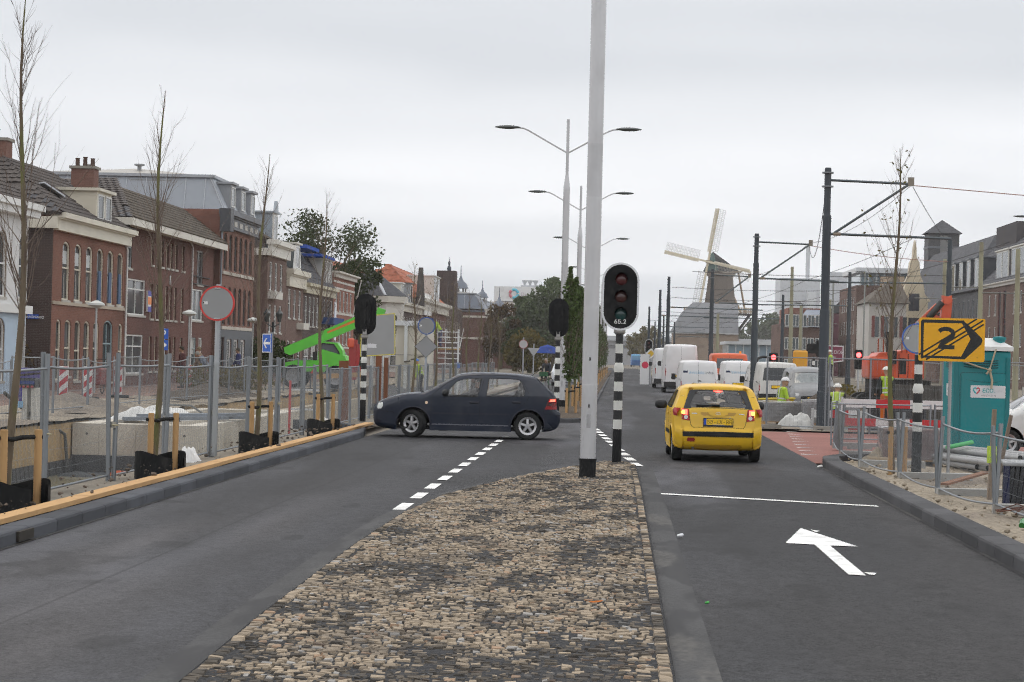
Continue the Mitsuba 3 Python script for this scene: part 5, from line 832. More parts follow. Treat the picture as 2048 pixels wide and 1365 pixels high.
def crown_tree(name, label, x, y, h, w, m, seed, group=None, trunk=.3, n=9000, leaf=.3, open_=.5, base=.3, zb=0.):
    k = new(name, label, 'tree', group, at=(x, y, zb)); rg = np.random.default_rng(seed); g = MB(); g.tube([(0, 0, 0), (.1, 0, h*.3), (0, .1, h*.62)], [trunk, trunk*.75, trunk*.35], 9, caps=False); tw = MB(); cl = []
    for i in range(26):
        u = rg.normal(0, 1, 3); u /= np.linalg.norm(u); f = .45 + .55*rg.random()**.5; zc = h*(base + (1 - base)*.5); c = np.array([u[0]*w*.42*f, u[1]*w*.42*f, zc + u[2]*h*(1 - base)*.42*f]); cl.append((c, w*(.10 + .13*rg.random())))
        p0 = np.array([0, 0, h*(base*.8 + .25*rg.random())]); mid = (p0 + c)/2 + np.array([0, 0, -.04*h]); tw.tube([p0, mid, c], [trunk*.3, trunk*.2, trunk*.06], 5, caps=False)
    part(k, 'trunk', g, 'bark'); part(k, 'limbs', tw, 'bark', kind='stuff'); lf = MB()
    for _ in range(n):
        c, r = cl[rg.integers(len(cl))]; d = rg.normal(0, 1, 3); d /= np.linalg.norm(d); q = c + d*r*(.35 + .75*rg.random()**open_)*np.array([1, 1, .85]); leafq(lf, q, leaf*(.6 + .7*rg.random()), rg)
    part(k, 'crown', lf, m, kind='stuff'); return k
crown_tree('broad_tree', 'big dark tree rising behind the left terrace', -25.23, 185., 14.63, 9.6, 'leaf_dark', 1, n=6500, leaf=.15, trunk=.4, base=.42, open_=.8)
crown_tree('broad_tree', 'smaller dark tree filling the gap beside the white corner house', -23.43, 192., 11.04, 5., 'leaf_dark', 2, n=4000, leaf=.2, base=.2)
for x, y, h, w, s, lb in ((-9.0, 300, 13.6, 10., 3, 'big rounded green tree behind the lamp posts'), (-13.2, 305, 11, 7., 4, 'green tree at the left flank of the big rounded tree'), (-5.4, 310, 12.4, 8, 5, 'green tree at the right flank of the big rounded tree')): crown_tree('broad_tree', lb, x, y, h, w, 'leaf_far', s, n=9000, leaf=.28, base=.12, trunk=.5)
crown_tree('autumn_tree', 'rusty autumn tree beside the turreted building', -16.53, 300., 9.81, 5.4, 'leaf_brown', 8, n=5000, leaf=.25, base=.1); crown_tree('autumn_tree', 'low autumn tree below the big green tree', -9.97, 240., 4.6, 6., 'leaf_autumn', 9, n=4000, leaf=.22, base=.1); crown_tree('autumn_tree', 'thin dark tree at the foot of the turreted building', -12.63, 260., 5.6, 3.4, 'leaf_dark', 10, n=3000, leaf=.2, base=.1)
for i, (px, Y, h, w) in enumerate(((1268, 540, 9., 5.), (1285, 530, 10.5, 5.), (1301, 560, 11.5, 6.))): crown_tree('roadside_tree', '%s thin green tree at the right edge of the far road' % ORD[i], (px - 1238)*Y/4300., Y, h, w, 'leaf_autumn', 14 + i, 'thin trees by the far road', n=1600, leaf=.3, base=.2, trunk=.2)
for i in range(9): crown_tree('far_tree', '%s pale hazy tree from the left beyond the tram line' % ORD[i], 42. + 9*i + 3*(i % 2), 820. + 11*(i % 3), 15 + 4*(i % 3), 16., 'leaf_dark', 60 + i, 'hazy trees beyond the tram line', n=1400, leaf=.9, base=.1, trunk=.5)
def bush(name, label, x, y, w, h, m, seed, n=900, leaf=.09, zb=.1, cat='plant', kind=None):
    k = new(name, label, cat, at=(x, y, zb), kind=kind); rg = np.random.default_rng(seed); lf = MB()
    for _ in range(n): u = rg.normal(0, 1, 3); u /= np.linalg.norm(u); r = rg.random()**.4*(.75 + .4*meshkit.noise(u*2 + seed)); leafq(lf, np.array([u[0]*w*r, u[1]*w*.7*r, h*.5 + u[2]*h*.5*r]), leaf*(.6 + .8*rg.random()), rg)
    part(k, 'foliage', lf, m); sg = MB(); [limb(sg, (0, 0, 0), (rg.normal(0, .5), rg.normal(0, .5), 1), h*.8, .015, 4, .1, rg) for _ in range(6)]; part(k, 'stems', sg, 'twig'); return k
bush('hedge_bush', 'dark green hedge bush beside the white cornice house', -21.4, 130.5, 1.9, 2.6, 'leaf_dark', 5, 1600, .14); bush('climbing_shrub', 'reddish climbing shrub on the dark alley wall', -23.4, 81.7, .9, 2.1, 'leaf_brown', 6, 900, .1); bush('weed_clump', 'dry yellowish weeds growing on the quay sand', -15.5, 84, 2.4, 1.1, 'leaf_autumn', 7, 1200, .09); bush('weed_clump', 'grass tuft beside the tram mast in the works area', 9.3, 96, 2.2, .9, 'leaf_autumn', 8, 700, .1)

for px, yt, Y, lb in ((2046, 436, 88., 'tall street lantern with a flat dark head at the right frame edge'), (1600, 608, 190., 'slim far street lantern before the brick office block'), (1660, 562, 150., 'slim street lantern behind the near tram mast'), (1722, 545, 170., 'slim street lantern in front of the glazed white block')):
    h_ = 1.84 + (718 + (px - 1238)*.0244 - yt)*Y/4300.; k = pole_thing('street_lantern', lb, 'street lantern', (px - 1238)*Y/4300., Y, h_, .06, (.30, .31, .29)); part(k, 'lamp_head', MB((.07, .075, .08)).raw(*lens(-.75, .12, h_, .14, .05)), 'clean')
k = new('gate_pillar', 'brown stone gate pillar with a lantern on top at the right', 'pillar', at=(16.64, 95., 0)); g = MB(); g.tone = 1; g.box(-.3, .3, -.3, .3, 0, 1.45); part(k, 'shaft', g, 'brick'); part(k, 'cap', MB((.2, .17, .15)).box(-.38, .38, -.38, .38, 1.45, 1.6), 'concrete'); part(k, 'lantern', MB((.05, .05, .05)).lathe([(.1, 1.6), (.2, 1.95), (.25, 2.0), (.05, 2.2), (0, 2.25)], n=6), 'pane')

# ---------------------------------------------------------------- vehicles
import shapely
def dens(pts, step):
    out = []
    for a, b in zip(pts[:-1], pts[1:]):
        n = max(1, int(math.ceil(math.dist(a, b)/step)))
        out += [(a[0] + (b[0] - a[0])*i/n, a[1] + (b[1] - a[1])*i/n) for i in range(n)]
    return out + [pts[-1]]
def smooth_line(pts, it=2):
    p = [np.array(q, float) for q in pts]
    for _ in range(it):
        o = [p[0]]
        for a, b in zip(p[:-1], p[1:]): o += [.75*a + .25*b, .25*a + .75*b]
        p = o + [p[-1]]
    return [tuple(q) for q in p]
class Shell:
    """a vehicle body from its side outline: top = points from the rear bottom over the roof to the front bottom; x forward, y left"""
    def __init__(s, top, width, belt, tumble=.16, R=.14, plan=(.10, 4.), crown=.035, step=.07, arches=(), bottom=.2, smooth=2, L=None):
        s.line = dens(smooth_line(top, smooth), step); s.step = step
        s.L = L or max(p[0] for p in s.line); s.W, s.belt, s.tum, s.R, s.pl, s.crown, s.arches, s.bot = width/2, belt, tumble, R, plan, crown, arches, bottom
        s.poly = Polygon(s.line + dens([s.line[-1], s.line[0]], step)[1:-1]); s.ls = LineString(s.line)
        P = np.array(s.line); t = np.gradient(P, axis=0); t /= np.linalg.norm(t, axis=1, keepdims=True); s.P, s.N = P, np.c_[-t[:, 1], t[:, 0]]
        s.ye = s.half(P)
    def half(s, q):
        q = np.atleast_2d(np.asarray(q, float)); x, z = q[:, 0], q[:, 1]
        w = s.W*(1 - s.pl[0]*np.abs((x - s.L/2)/(s.L/2))**s.pl[1]) - s.tum*np.maximum(z - s.belt, 0) - .035*np.maximum(s.belt - .25 - z, 0)
        d = shapely.distance(shapely.points(q), s.ls); k = np.clip(1 - d/s.R, 0, 1)
        return w - s.R*(1 - np.sqrt(np.maximum(1 - k*k, 0)))
    def side(s, q, sg, off=0.):
        q = np.atleast_2d(np.asarray(q, float)); return np.c_[q[:, 0], sg*(s.half(q) + off), q[:, 1]]
    def tri(s, poly, step=None):
        out = []
        for g in getattr(poly, 'geoms', [poly]):
            if g.is_empty or g.area < 1e-6: continue
            g = g.segmentize(step or s.step); v, f = trimesh.creation.triangulate_polygon(g, engine='earcut')
            v, f = trimesh.remesh.subdivide_to_size(np.c_[v, np.zeros(len(v))], f, (step or s.step)*1.9, max_iter=8); out.append((v[:, :2], f))
        return out
    def side_patch(s, mb, poly, sg, off=0., col=None, step=None):
        for v, f in s.tri(poly, step): mb.raw(s.side(v, sg, off), f if sg < 0 else f[:, ::-1], col, True)
        return mb
    def strip(s, i, t, off=0.):
        """i: fractional index along the outline, t: -1..1 across"""
        i = np.clip(np.asarray(i, float), 0, len(s.P) - 1); k = np.arange(len(s.P)); t = np.asarray(t, float)
        x, z, nx, nz, ye = (np.interp(i, k, a) for a in (s.P[:, 0], s.P[:, 1], s.N[:, 0], s.N[:, 1], s.ye)); b = s.crown*(1 - t*t)*np.clip(ye/.5, 0, 1) + off
        return np.c_[x + nx*b, t*ye, z + nz*b]
    def strip_patch(s, mb, poly, off=0., col=None):
        """poly in (index, t*10) units"""
        for g in getattr(poly, 'geoms', [poly]):
            if g.is_empty: continue
            g = g.segmentize(1.0); v, f = trimesh.creation.triangulate_polygon(g, engine='earcut'); v, f = trimesh.remesh.subdivide_to_size(np.c_[v, np.zeros(len(v))], f, 1.9, max_iter=8)
            mb.raw(s.strip(v[:, 0], v[:, 1]/10., off), f, col, True)
        return mb
    def idx(s, x=None, z=None, rear=True, top=False):
        """outline index at height z on the rear or front face, or at x on the top"""
        P = s.P; k = int(np.argmax(P[:, 1]))
        if x is not None:
            a = [i for i in range(len(P)) if P[i, 1] > s.belt*.7]; return float(np.interp(x, P[a, 0], a))
        r = np.arange(0, k + 1) if rear else np.arange(len(P) - 1, k - 1, -1); return float(np.interp(z, P[r, 1], r))
    def face(s, yz, rear=True, off=0.):
        """points given as (y, z) on the rear or front face"""
        q = np.atleast_2d(np.asarray(yz, float)); i = np.array([s.idx(z=z, rear=rear) for z in q[:, 1]]); ye = np.interp(i, np.arange(len(s.P)), s.ye)
        return s.strip(i, np.clip(q[:, 0]/ye, -1, 1), off)
    def face_patch(s, mb, poly, rear=True, off=0., col=None, step=.06):
        for v, f in s.tri(poly, step): mb.raw(s.face(v, rear, off), f[:, ::-1] if rear else f, col, True)
        return mb
def spokes(mb, n, r, w, x, hub=.06, col=(.55, .55, .56), two=False):
    for i in range(n):
        a = 2*math.pi*i/n + .3; d = np.array([math.cos(a), 0, math.sin(a)]); o = np.array([-d[2], 0, d[0]])
        for t in ((-1, 1) if two else (0,)):
            q = o*t*.028
            mb.raw(np.array([d*hub*.7 + o*w*.7 + q + (0, x + .012, 0), d*hub*.7 - o*w*.7 + q + (0, x + .012, 0), d*r - o*w*.62 + q*2.2 + (0, x, 0), d*r + o*w*.62 + q*2.2 + (0, x, 0), d*hub*.7 + o*w + q + (0, x - .03, 0), d*hub*.7 - o*w + q + (0, x - .03, 0), d*r - o*w*.9 + q*2.2 + (0, x - .035, 0), d*r + o*w*.9 + q*2.2 + (0, x - .035, 0)]),
                   [[3, 2, 1, 0], [0, 1, 5, 4], [1, 2, 6, 5], [2, 3, 7, 6], [3, 0, 4, 7]], col)
def wheel(root, c, r, w, side, steer=0., rim='alloy', n=5, sub=True):
    """side +1 = left; the wheel's axle is y"""
    M = T().translate([float(x) for x in c]).rotate([0, 0, 1], float(steer)).scale([1., float(side), 1.])
    rr = r*.66
    ty = MB((.018, .018, .019)).lathe([(rr, -w/2 + .01), (rr + .02, -w/2), (r - .03, -w/2 + .002), (r - .006, -w/2 + .02), (r, -w/2 + .045), (r, w/2 - .045), (r - .006, w/2 - .02), (r - .03, w/2 - .002), (rr + .02, w/2), (rr - .004, w/2 - .012), (rr - .02, w/2 - .05)], axis=(0, 1, 0), n=30, smooth=30)
    k = part(root, 'wheel', ty, 'rubber', to=M)
    g = MB((.02, .02, .02)).lathe([(0, w/2 - .10), (rr - .015, w/2 - .10)], axis=(0, 1, 0), n=20)
    if rim == 'alloy':
        g.lathe([(rr - .05, w/2 - .035), (rr - .02, w/2 - .012), (rr - .002, w/2 - .008), (rr, w/2 - .03)], axis=(0, 1, 0), n=30, col=(.5, .5, .51)).lathe([(0, w/2 - .012), (.05, w/2 - .014), (.065, w/2 - .05)], axis=(0, 1, 0), n=14, col=(.42, .42, .43))
        spokes(g, n, rr - .03, .034, w/2 - .03)
    else:
        g.lathe([(0, w/2 - .03), (.06, w/2 - .03), (.09, w/2 - .045), (rr - .06, w/2 - .035), (rr - .02, w/2 - .012), (rr, w/2 - .02)], axis=(0, 1, 0), n=24, col=(.30, .30, .31))
        for i in range(8): a = i*math.pi/4; g.lathe([(0, w/2 - .034), (.02, w/2 - .034)], c=(math.cos(a)*rr*.62, .004, math.sin(a)*rr*.62), axis=(0, 1, 0), n=8, col=(.02, .02, .02))
    if sub: put(k + '__rim', g, 'metal', to=M)
    return k
def vehicle(name, label, cat, at, rz, S, paint, windows=(), axles=(), wr=.3, ww=.19, group=None, wscreen=None, rscreen=None, seams=(), rim='alloy', nspoke=5, steer=0., seats=True, trim=.0, seatcol=(.05, .05, .055), rubber=(.02, .02, .022), fine=True, sides=(1, -1), hidden_wheels=False):
    k = new(name, label, cat, group, at=at, rz=rz); body = MB(paint); cut = S.poly
    for ax in axles: cut = cut.difference(Point(ax, wr).buffer(wr*1.19, quad_segs=10)).difference(sbox(ax - wr*1.19, -.2, ax + wr*1.19, wr))
    solid = cut
    for w, _ in windows: solid = solid.difference(w)
    for sg in sides: S.side_patch(body, solid, sg)
    n = len(S.P) - 1; full = sbox(0, -10, n, 10); holes = []
    for scr in (wscreen, rscreen):
        if scr: holes.append(Polygon(scr)); full = full.difference(holes[-1])
    S.strip_patch(body, full)
    part(k, 'body', body, 'carpaint')
    fl = MB(rubber); xs = [S.P[0, 0], S.P[-1, 0]]
    fl.box(min(xs) + .05, max(xs) - .05, -S.W*.86, S.W*.86, S.bot + .0, S.bot + .05)
    for ax in axles:
        for sg in (1, -1):
            a = np.linspace(0, math.pi, 9); r = wr*1.2; pts = np.array([[ax + r*math.cos(t), 0, wr + r*math.sin(t)] for t in a]); y0, y1 = sg*(S.W - .5), sg*(S.W - .05)
            v = np.r_[pts + (0, y0, 0), pts + (0, y1, 0)]; fl.raw(v, [[i, i + 1, i + 10, i + 9] for i in range(8)], None, 40); fl.raw(pts + (0, y0, 0), [[0, i, i + 1] for i in range(1, 8)])
    part(k, 'underbody', fl, 'rubber')
    for w, ins in windows:
        for sg in sides: q = part(k, 'side_window', S.side_patch(MB(), w, sg, -.012), 'glass'); put(q + '__seal', S.side_patch(MB(rubber), w.buffer(.012).difference(w.buffer(-ins)), sg, -.004), 'rubber')
    for nm, scr in (('windscreen', wscreen), ('rear_window', rscreen)):
        if scr: part(k, nm, S.strip_patch(MB(), Polygon(scr), -.008), 'glass')
    if seams:
        for l in seams:
            for sg in sides: part(k, 'panel_gap', S.side_patch(MB((.008, .008, .01)), LineString(l).buffer(.0045, cap_style=2), sg, .0015, step=.12), 'rubber')
    if not hidden_wheels:
        for i, ax in enumerate(axles):
            for sg in (1, -1): wheel(k, (ax, sg*(S.W - ww/2 - .025), wr), wr, ww, sg, steer if i == len(axles) - 1 else 0., rim, nspoke)
    if seats:
        for x in ((S.L*.56, S.L*.30) if seats is True else seats):
            st = MB(seatcol)
            for y in (-.36, .36):
                st.mesh(rbox((.5, .48, .16), .05), M=np.array(T().translate([x, y, .50]).matrix)); st.mesh(rbox((.14, .46, .58), .05), M=np.array(T().translate([x - .27, y, .78]).rotate([0, 1, 0], -14.).matrix)); st.mesh(rbox((.09, .26, .17), .035), M=np.array(T().translate([x - .36, y, 1.15]).rotate([0, 1, 0], -10.).matrix))
            part(k, 'seat', st, 'matte')
        part(k, 'dashboard', MB((.03, .03, .032)).box(S.L*.66, S.L*.76, -S.W*.8, S.W*.8, .5, .90), 'matte')
        sw = MB((.02, .02, .02)); a = np.linspace(0, 2*math.pi, 17); sw.tube([(S.L*.64 + .06*math.sin(t), .36 + .18*math.cos(t), .92 + .16*math.sin(t)) for t in a], .014, 6, caps=False); part(k, 'steering_wheel', sw, 'matte')
    return k
def mirror_cap(k, S, x, z, sg, col=(.015, .015, .016), s=1.):
    y = sg*(float(S.half([(x, z)])[0]) + .10*s); part(k, 'door_mirror', MB(col).mesh(rbox((.13*s, .2*s, .15*s), .055*s, 14), M=np.array(T().translate([x, y, z + .04]).rotate([0, 0, 1], -12.*sg).matrix)).beam((x - .02, y - sg*.12, z - .02), (x, y, z + .01), .05, .04), 'clean')
def handle(k, S, x, z, sg, col, name='door_handle'):
    p = S.side([(x, z)], sg, .012)[0]; part(k, name, MB(col).mesh(rbox((.20, .03, .045), .014, 10), M=np.array(T().translate([float(v) for v in p]).matrix)), 'carpaint')

# dark blue hatchback across the road
gx = lambda x, y: ((1865 - x)/414., (742 - y)/414.)
GP = [gx(*q) for q in ((1600, 672), (1760, 664), (1840, 630), (1858, 560), (1862, 492), (1838, 480), (1826, 455), (1822, 370), (1802, 328), (1738, 268), (1672, 204), (1630, 172), (1560, 160), (1420, 146), (1170, 140), (1020, 147), (920, 164), (840, 206), (610, 338), (560, 338), (430, 350), (300, 385), (215, 420), (166, 452), (150, 486), (149, 560), (160, 625), (200, 655), (330, 674))]
S = Shell(GP, 1.735, .97, .2, .11, (.085, 5.), .018, arches=(.737, 3.26), bottom=.18, smooth=1)
wf = Polygon([gx(*q) for q in ((818, 362), (822, 310), (905, 222), (950, 204), (1010, 193), (1136, 187), (1100, 364))]); wr_ = Polygon([gx(*q) for q in ((1196, 187), (1400, 187), (1482, 195), (1500, 212), (1534, 300), (1528, 340), (1516, 350), (1174, 357))])
iw0, iw1, ir0, ir1 = S.idx(x=2.30), S.idx(x=2.98), S.idx(z=1.02), S.idx(z=1.33)
k_golf = vehicle('hatchback', 'dark blue hatchback turning across the road behind the tall pole', 'car', (-1.30, 48.25, 0), 184., S, (.007, .012, .028), [(wf, .012), (wr_, .012)], (.737, 3.26), .305, .19,
    wscreen=[(iw0 + .6, -8.9), (iw1 - .6, -9.3), (iw1 - .6, 9.3), (iw0 + .6, 8.9)], rscreen=[(ir0, -8.6), (ir1, -8.4), (ir1, 8.4), (ir0, 8.6)],
    seams=[[gx(*q) for q in ((690, 345), (676, 400), (676, 560), (684, 620))], [gx(*q) for q in ((1166, 150), (1112, 366), (1116, 520), (1126, 628))], [gx(*q) for q in ((1490, 170), (1560, 310), (1566, 350), (1540, 400), (1430, 490), (1400, 540), (1385, 622))], [gx(*q) for q in ((690, 345), (740, 300), (830, 232), (930, 178), (1160, 158))], [gx(*q) for q in ((1185, 158), (1400, 162), (1490, 172))], [gx(*q) for q in ((1640, 180), (1720, 270), (1790, 345))], [gx(*q) for q in ((1700, 462), (1710, 505), (1858, 512))], [gx(*q) for q in ((180, 505), (330, 512), (345, 540))]], steer=-32., nspoke=5)
for sg in (1, -1):
    rl = MB((.30, .012, .012)); S.side_patch(rl, Polygon([gx(*q) for q in ((1752, 362), (1822, 358), (1824, 458), (1712, 460))]), sg, .003, (.25, .01, .012)); k = part(k_golf, 'tail_light', rl, 'clean')
    put(numbered(k + '__smoked_band'), S.side_patch(MB((.06, .012, .015)), Polygon([gx(*q) for q in ((1742, 396), (1823, 392), (1823, 428), (1726, 430))]), sg, .005), 'clean')
    S_ = S.side_patch(MB(), Polygon([gx(*q) for q in ((1764, 368), (1810, 366), (1808, 388), (1756, 390))]), sg, .006)
    if sg > 0: glow(k_golf, 'brake_light', S_, 'red_glow', 'lit brake lamp')
    S.face_patch(rl, sbox(*((sg*.55, .69, sg*.80, .92) if sg > 0 else (-.80, .69, -.55, .92))), True, .004)
    part(k_golf, 'headlight', S.side_patch(MB((.62, .64, .62)), Polygon([gx(*q) for q in ((182, 470), (196, 436), (236, 428), (236, 466), (222, 486), (190, 488))]), sg, .004), 'clean')
    part(k_golf, 'indicator', S.side_patch(MB((.8, .62, .45)), Point(*gx(633, 422)).buffer(.032).buffer(0), sg, .006), 'clean')
    for x, y in ((1068, 412), (1452, 402)): handle(k_golf, S, *gx(x, y), sg, (.010, .011, .02))
    part(k_golf, 'rub_strip', S.side_patch(MB((.011, .012, .022)), sbox(*gx(1112, 522), *gx(690, 506)), sg, .012).raw(*[[[0, 0, 0]], [[0, 0, 0]]], None, True) if False else S.side_patch(S.side_patch(MB((.014, .015, .028)), sbox(*gx(1108, 524), *gx(690, 508)), sg, .012), sbox(*gx(1390, 521), *gx(1122, 506)), sg, .012), 'carpaint')
    part(k_golf, 'sill_trim', S.side_patch(MB((.12, .125, .15)), sbox(*gx(1384, 622), *gx(684, 612)), sg, .008), 'carpaint')
    for cx in (.737, 3.26):
        a = np.linspace(-.1, math.pi + .1, 22); part(k_golf, 'wheel_arch', MB((.012, .013, .028)).tube([S.side([(cx + .375*math.cos(t), .305 + .372*math.sin(t))], sg, .004)[0] for t in a], .014, 6), 'carpaint')
    mirror_cap(k_golf, S, 2.56, .96, sg)
part(k_golf, 'grille', S.face_patch(MB((.01, .01, .01)), sbox(-.5, .64, .5, .72), False, .004), 'rubber')
part(k_golf, 'wiper', MB((.01, .01, .01)).beam((3.1, .5, .99), (2.95, -.1, 1.02), .02, .02), 'rubber')
part(k_golf, 'aerial', MB((.012, .012, .012)).tube([(.66, 0, 1.40), (.5, 0, 1.52), (.42, 0, 1.58)], .006, 5), 'rubber')

# yellow hatchback seen from behind
YP = [(.5, .22), (.10, .235), (.02, .33), (0, .46), (.005, .56), (.05, .605), (.075, .66), (.10, .80), (.13, .945), (.165, .99), (.40, 1.315), (.365, 1.335), (.41, 1.36), (.75, 1.385), (1.4, 1.40), (1.9, 1.38), (2.3, 1.31), (2.98, .96), (3.1, .93), (3.5, .84), (3.72, .70), (3.80, .55), (3.81, .40), (3.74, .24), (3.4, .2)]
S = Shell(YP, 1.665, .93, .40, .12, (.075, 5.), .025, arches=(.66, 3.11), bottom=.2, smooth=1)
wf = Polygon([(2.75, .98), (2.45, 1.13), (2.2, 1.25), (1.62, 1.30), (1.60, .95)]); w2 = Polygon([(1.52, .95), (1.54, 1.30), (.98, 1.28), (.72, 1.02), (.80, .97)])
i0, i1 = S.idx(z=.985), S.idx(z=1.30); v0, v1 = S.idx(x=2.32), S.idx(x=2.95)
k_getz = vehicle('hatchback', 'yellow hatchback waiting ahead in the right lane, brake lights lit', 'car', (1.83, 39.2, 0), 91.2, S, (.66, .40, .012), [(wf, .015), (w2, .015)], (.66, 3.11), .295, .19,
    wscreen=[(v0 + .6, -9), (v1 - .5, -9.2), (v1 - .5, 9.2), (v0 + .6, 9)], rscreen=[(i0, -8.5), (i0 + .6, -9.0), (i1 - .9, -8.7), (i1, -8.0), (i1, 8.0), (i1 - .9, 8.7), (i0 + .6, 9.0), (i0, 8.5)],
    seams=[[(2.72, .93), (2.75, .45), (2.7, .26)], [(1.57, 1.38), (1.56, .94), (1.56, .26)], [(.78, 1.0), (.86, .7), (1.05, .55), (1.1, .28)]], nspoke=6)
part(k_getz, 'window_border', S.strip_patch(MB((.012, .012, .014)), Polygon([(i0 - .7, -9.6), (i1 + .2, -9.5), (i1 + .2, 9.5), (i0 - .7, 9.6)]).difference(Polygon([(i0 + .1, -7.2), (i0 + 1.2, -7.75), (i1 - 1.4, -7.0), (i1 - .5, -6.2), (i1 - .5, 6.2), (i1 - 1.4, 7.0), (i0 + 1.2, 7.75), (i0 + .1, 7.2)]).buffer(.35)), .003), 'clean')
F = lambda nm, poly, col, m='clean', off=.004, label=None: part(k_getz, nm, S.face_patch(MB(col), poly, True, off), m, label=label)
F('bumper_strip', rrect(-.735, .735, .468, .548, .02), (.014, .014, .015), 'rubber', .014)
gap = LineString([(-.535, .93), (-.50, .68), (-.46, .622), (.46, .622), (.50, .68), (.535, .93)]).buffer(.005); F('hatch_gap', gap, (.05, .028, .004), 'matte', .002)
F('handle_recess', Polygon([(-.33, .90), (.33, .90), (.29, .84), (-.29, .84)]), (.42, .23, .01), 'carpaint', .003); F('boot_handle', Polygon([(-.17, .905), (.17, .905), (.165, .865), (.08, .83), (-.08, .83), (-.165, .865)]).buffer(.008), (.66, .40, .012), 'carpaint', .022)
bad = MB((.7, .7, .7)); p = S.face([(0, .875)], True, .026)[0]; a = np.linspace(0, 2*math.pi, 15)
bad.tube([(p[0], .045*math.cos(t), p[2] + .022*math.sin(t)) for t in a], .004, 5, caps=False); [bad.beam((p[0], y - .006, p[2] - .016), (p[0], y + .006, p[2] + .016), .006, .004) for y in (-.015, .015)]; bad.beam((p[0], -.014, p[2] - .003), (p[0], .014, p[2] + .003), .006, .004); part(k_getz, 'badge', bad, 'chrome')
pl = MB((.02, .02, .02)); px_ = float(S.face([(0, .72)], True, .016)[0][0])
def plate(parent, x, y, z, txt, s=-1, w=.52, h=.11, strip=True, tilt=None):
    """yellow registration plate facing -x (s=-1) or +x"""
    q = part(parent, 'number_plate', MB((.02, .02, .02)).box(x + min(0, s*.008), x + max(0, s*.008), y - w/2 - .012, y + w/2 + .012, z - h/2 - .035, z + h/2 + .012), 'clean')
    f = x + s*.0095; put(q + '__plate_face', MB((.80, .50, .012)).box(min(f, x + s*.008), max(f, x + s*.008), y - w/2, y + w/2, z - h/2, z + h/2), 'clean')
    ay = np.array([0, s, 0.])
    if strip: put(q + '__country_strip', MB((.02, .07, .40)).box(f + min(0, s*.001), f + max(0, s*.001), *sorted((y - s*w/2, y - s*(w/2 - .045))), z - h/2, z + h/2), 'clean')
    if txt: put(q + '__lettering', MB((.012, .012, .012)).text(txt, h*.60, (f + s*.0005, y + s*.022, z), ay, Z_, None, .002), 'clean')
    return q
plate(k_getz, px_, 0, .735, '58-LX-RR')
F('plate_frame_text', rrect(-.11, .11, .663, .672, .003), (.3, .3, .3), 'clean', .03)
for sg in (1, -1):
    poly = Polygon([(sg*.535, .955), (sg*.9, .975), (sg*.9, .90), (sg*.9, .81), (sg*.52, .745)]); k = part(k_getz, 'tail_light', S.face_patch(MB((.33, .012, .012)), poly, True, .011), 'clean')
    S.side_patch(m := MB((.33, .012, .012)), Polygon([(.085, .83), (.10, .97), (.26, .98), (.33, .93), (.2, .84)]), sg, .013); put(k + '__wrap_lens', m, 'clean')
    put(numbered(k + '__reverse_lens'), S.face_patch(MB((.6, .58, .58)), Point(sg*.585, .808).buffer(.036), True, .015), 'clean')
    glow(k_getz, 'brake_light', S.face_patch(MB(), Polygon([(sg*.56, .94), (sg*.70, .955), (sg*.70, .865), (sg*.56, .85)]).buffer(-.01).buffer(.01), True, .014), 'red_glow', 'lit red brake lamp')
    glow(k_getz, 'brake_bulb', S.face_patch(MB(), Point(sg*.635, .893).buffer(.032), True, .017), 'amber_glow', 'bright centre of the brake lamp')
    if sg < 0: glow(k_getz, 'turn_signal', S.face_patch(MB(), Polygon([(-.66, .845), (-.75, .86), (-.75, .80), (-.67, .785)]), True, .015), 'amber_glow', 'lit amber turn signal on the right')
    part(k_getz, 'script_badge', S.face_patch(MB((.62, .62, .6)), Polygon([(sg*.43 - .05, .865), (sg*.43 + .05, .872), (sg*.43 + .05, .888), (sg*.43 - .04, .884)]), True, .005), 'clean')
    mirror_cap(k_getz, S, 2.62, .95, sg, s=1.15)
    for x in (.66, 3.11):
        a = np.linspace(-.1, math.pi + .1, 20); part(k_getz, 'wheel_arch', MB((.66, .40, .012)).tube([S.side([(x + .36*math.cos(t), .295 + .36*math.sin(t))], sg, .002)[0] for t in a], .014, 6), 'carpaint')
    part(k_getz, 'rub_strip', S.side_patch(MB((.014, .014, .015)), rrect(1.1, 2.68, .47, .545, .02), sg, .012), 'rubber')
    handle(k_getz, S, 1.75, .84, sg, (.66, .40, .012))
glow(k_getz, 'high_brake_light', S.strip_patch(MB(), Polygon([(i1 - .35, -1.6), (i1 - .95, -1.0), (i1 - .95, 1.0), (i1 - .35, 1.6)]), .004), 'red_glow', 'lit high-level brake lamp')
F('fog_light', rrect(.42, .56, .375, .445, .02), (.22, .01, .01), 'clean', .006)
F('bumper_valance', Polygon([(-.46, .245), (-.42, .33), (.42, .33), (.46, .245)]), (.42, .23, .01), 'carpaint', -.006 + .010)
part(k_getz, 'rear_wiper', MB((.008, .008, .008)).beam(S.face([(.05, 1.0)], True, .02)[0], S.face([(.40, 1.015)], True, .015)[0], .022, .02).beam(S.face([(-.03, 1.0)], True, .02)[0], S.face([(.12, 1.005)], True, .025)[0], .035, .03), 'rubber')
part(k_getz, 'exhaust', MB((.06, .05, .045)).tube([(.05, .45, .26), (.5, .45, .26)], .03, 10), 'metal')
part(k_getz, 'lock', S.face_patch(MB((.4, .4, .4)), Point(-.215, .80).buffer(.012), True, .005), 'clean')

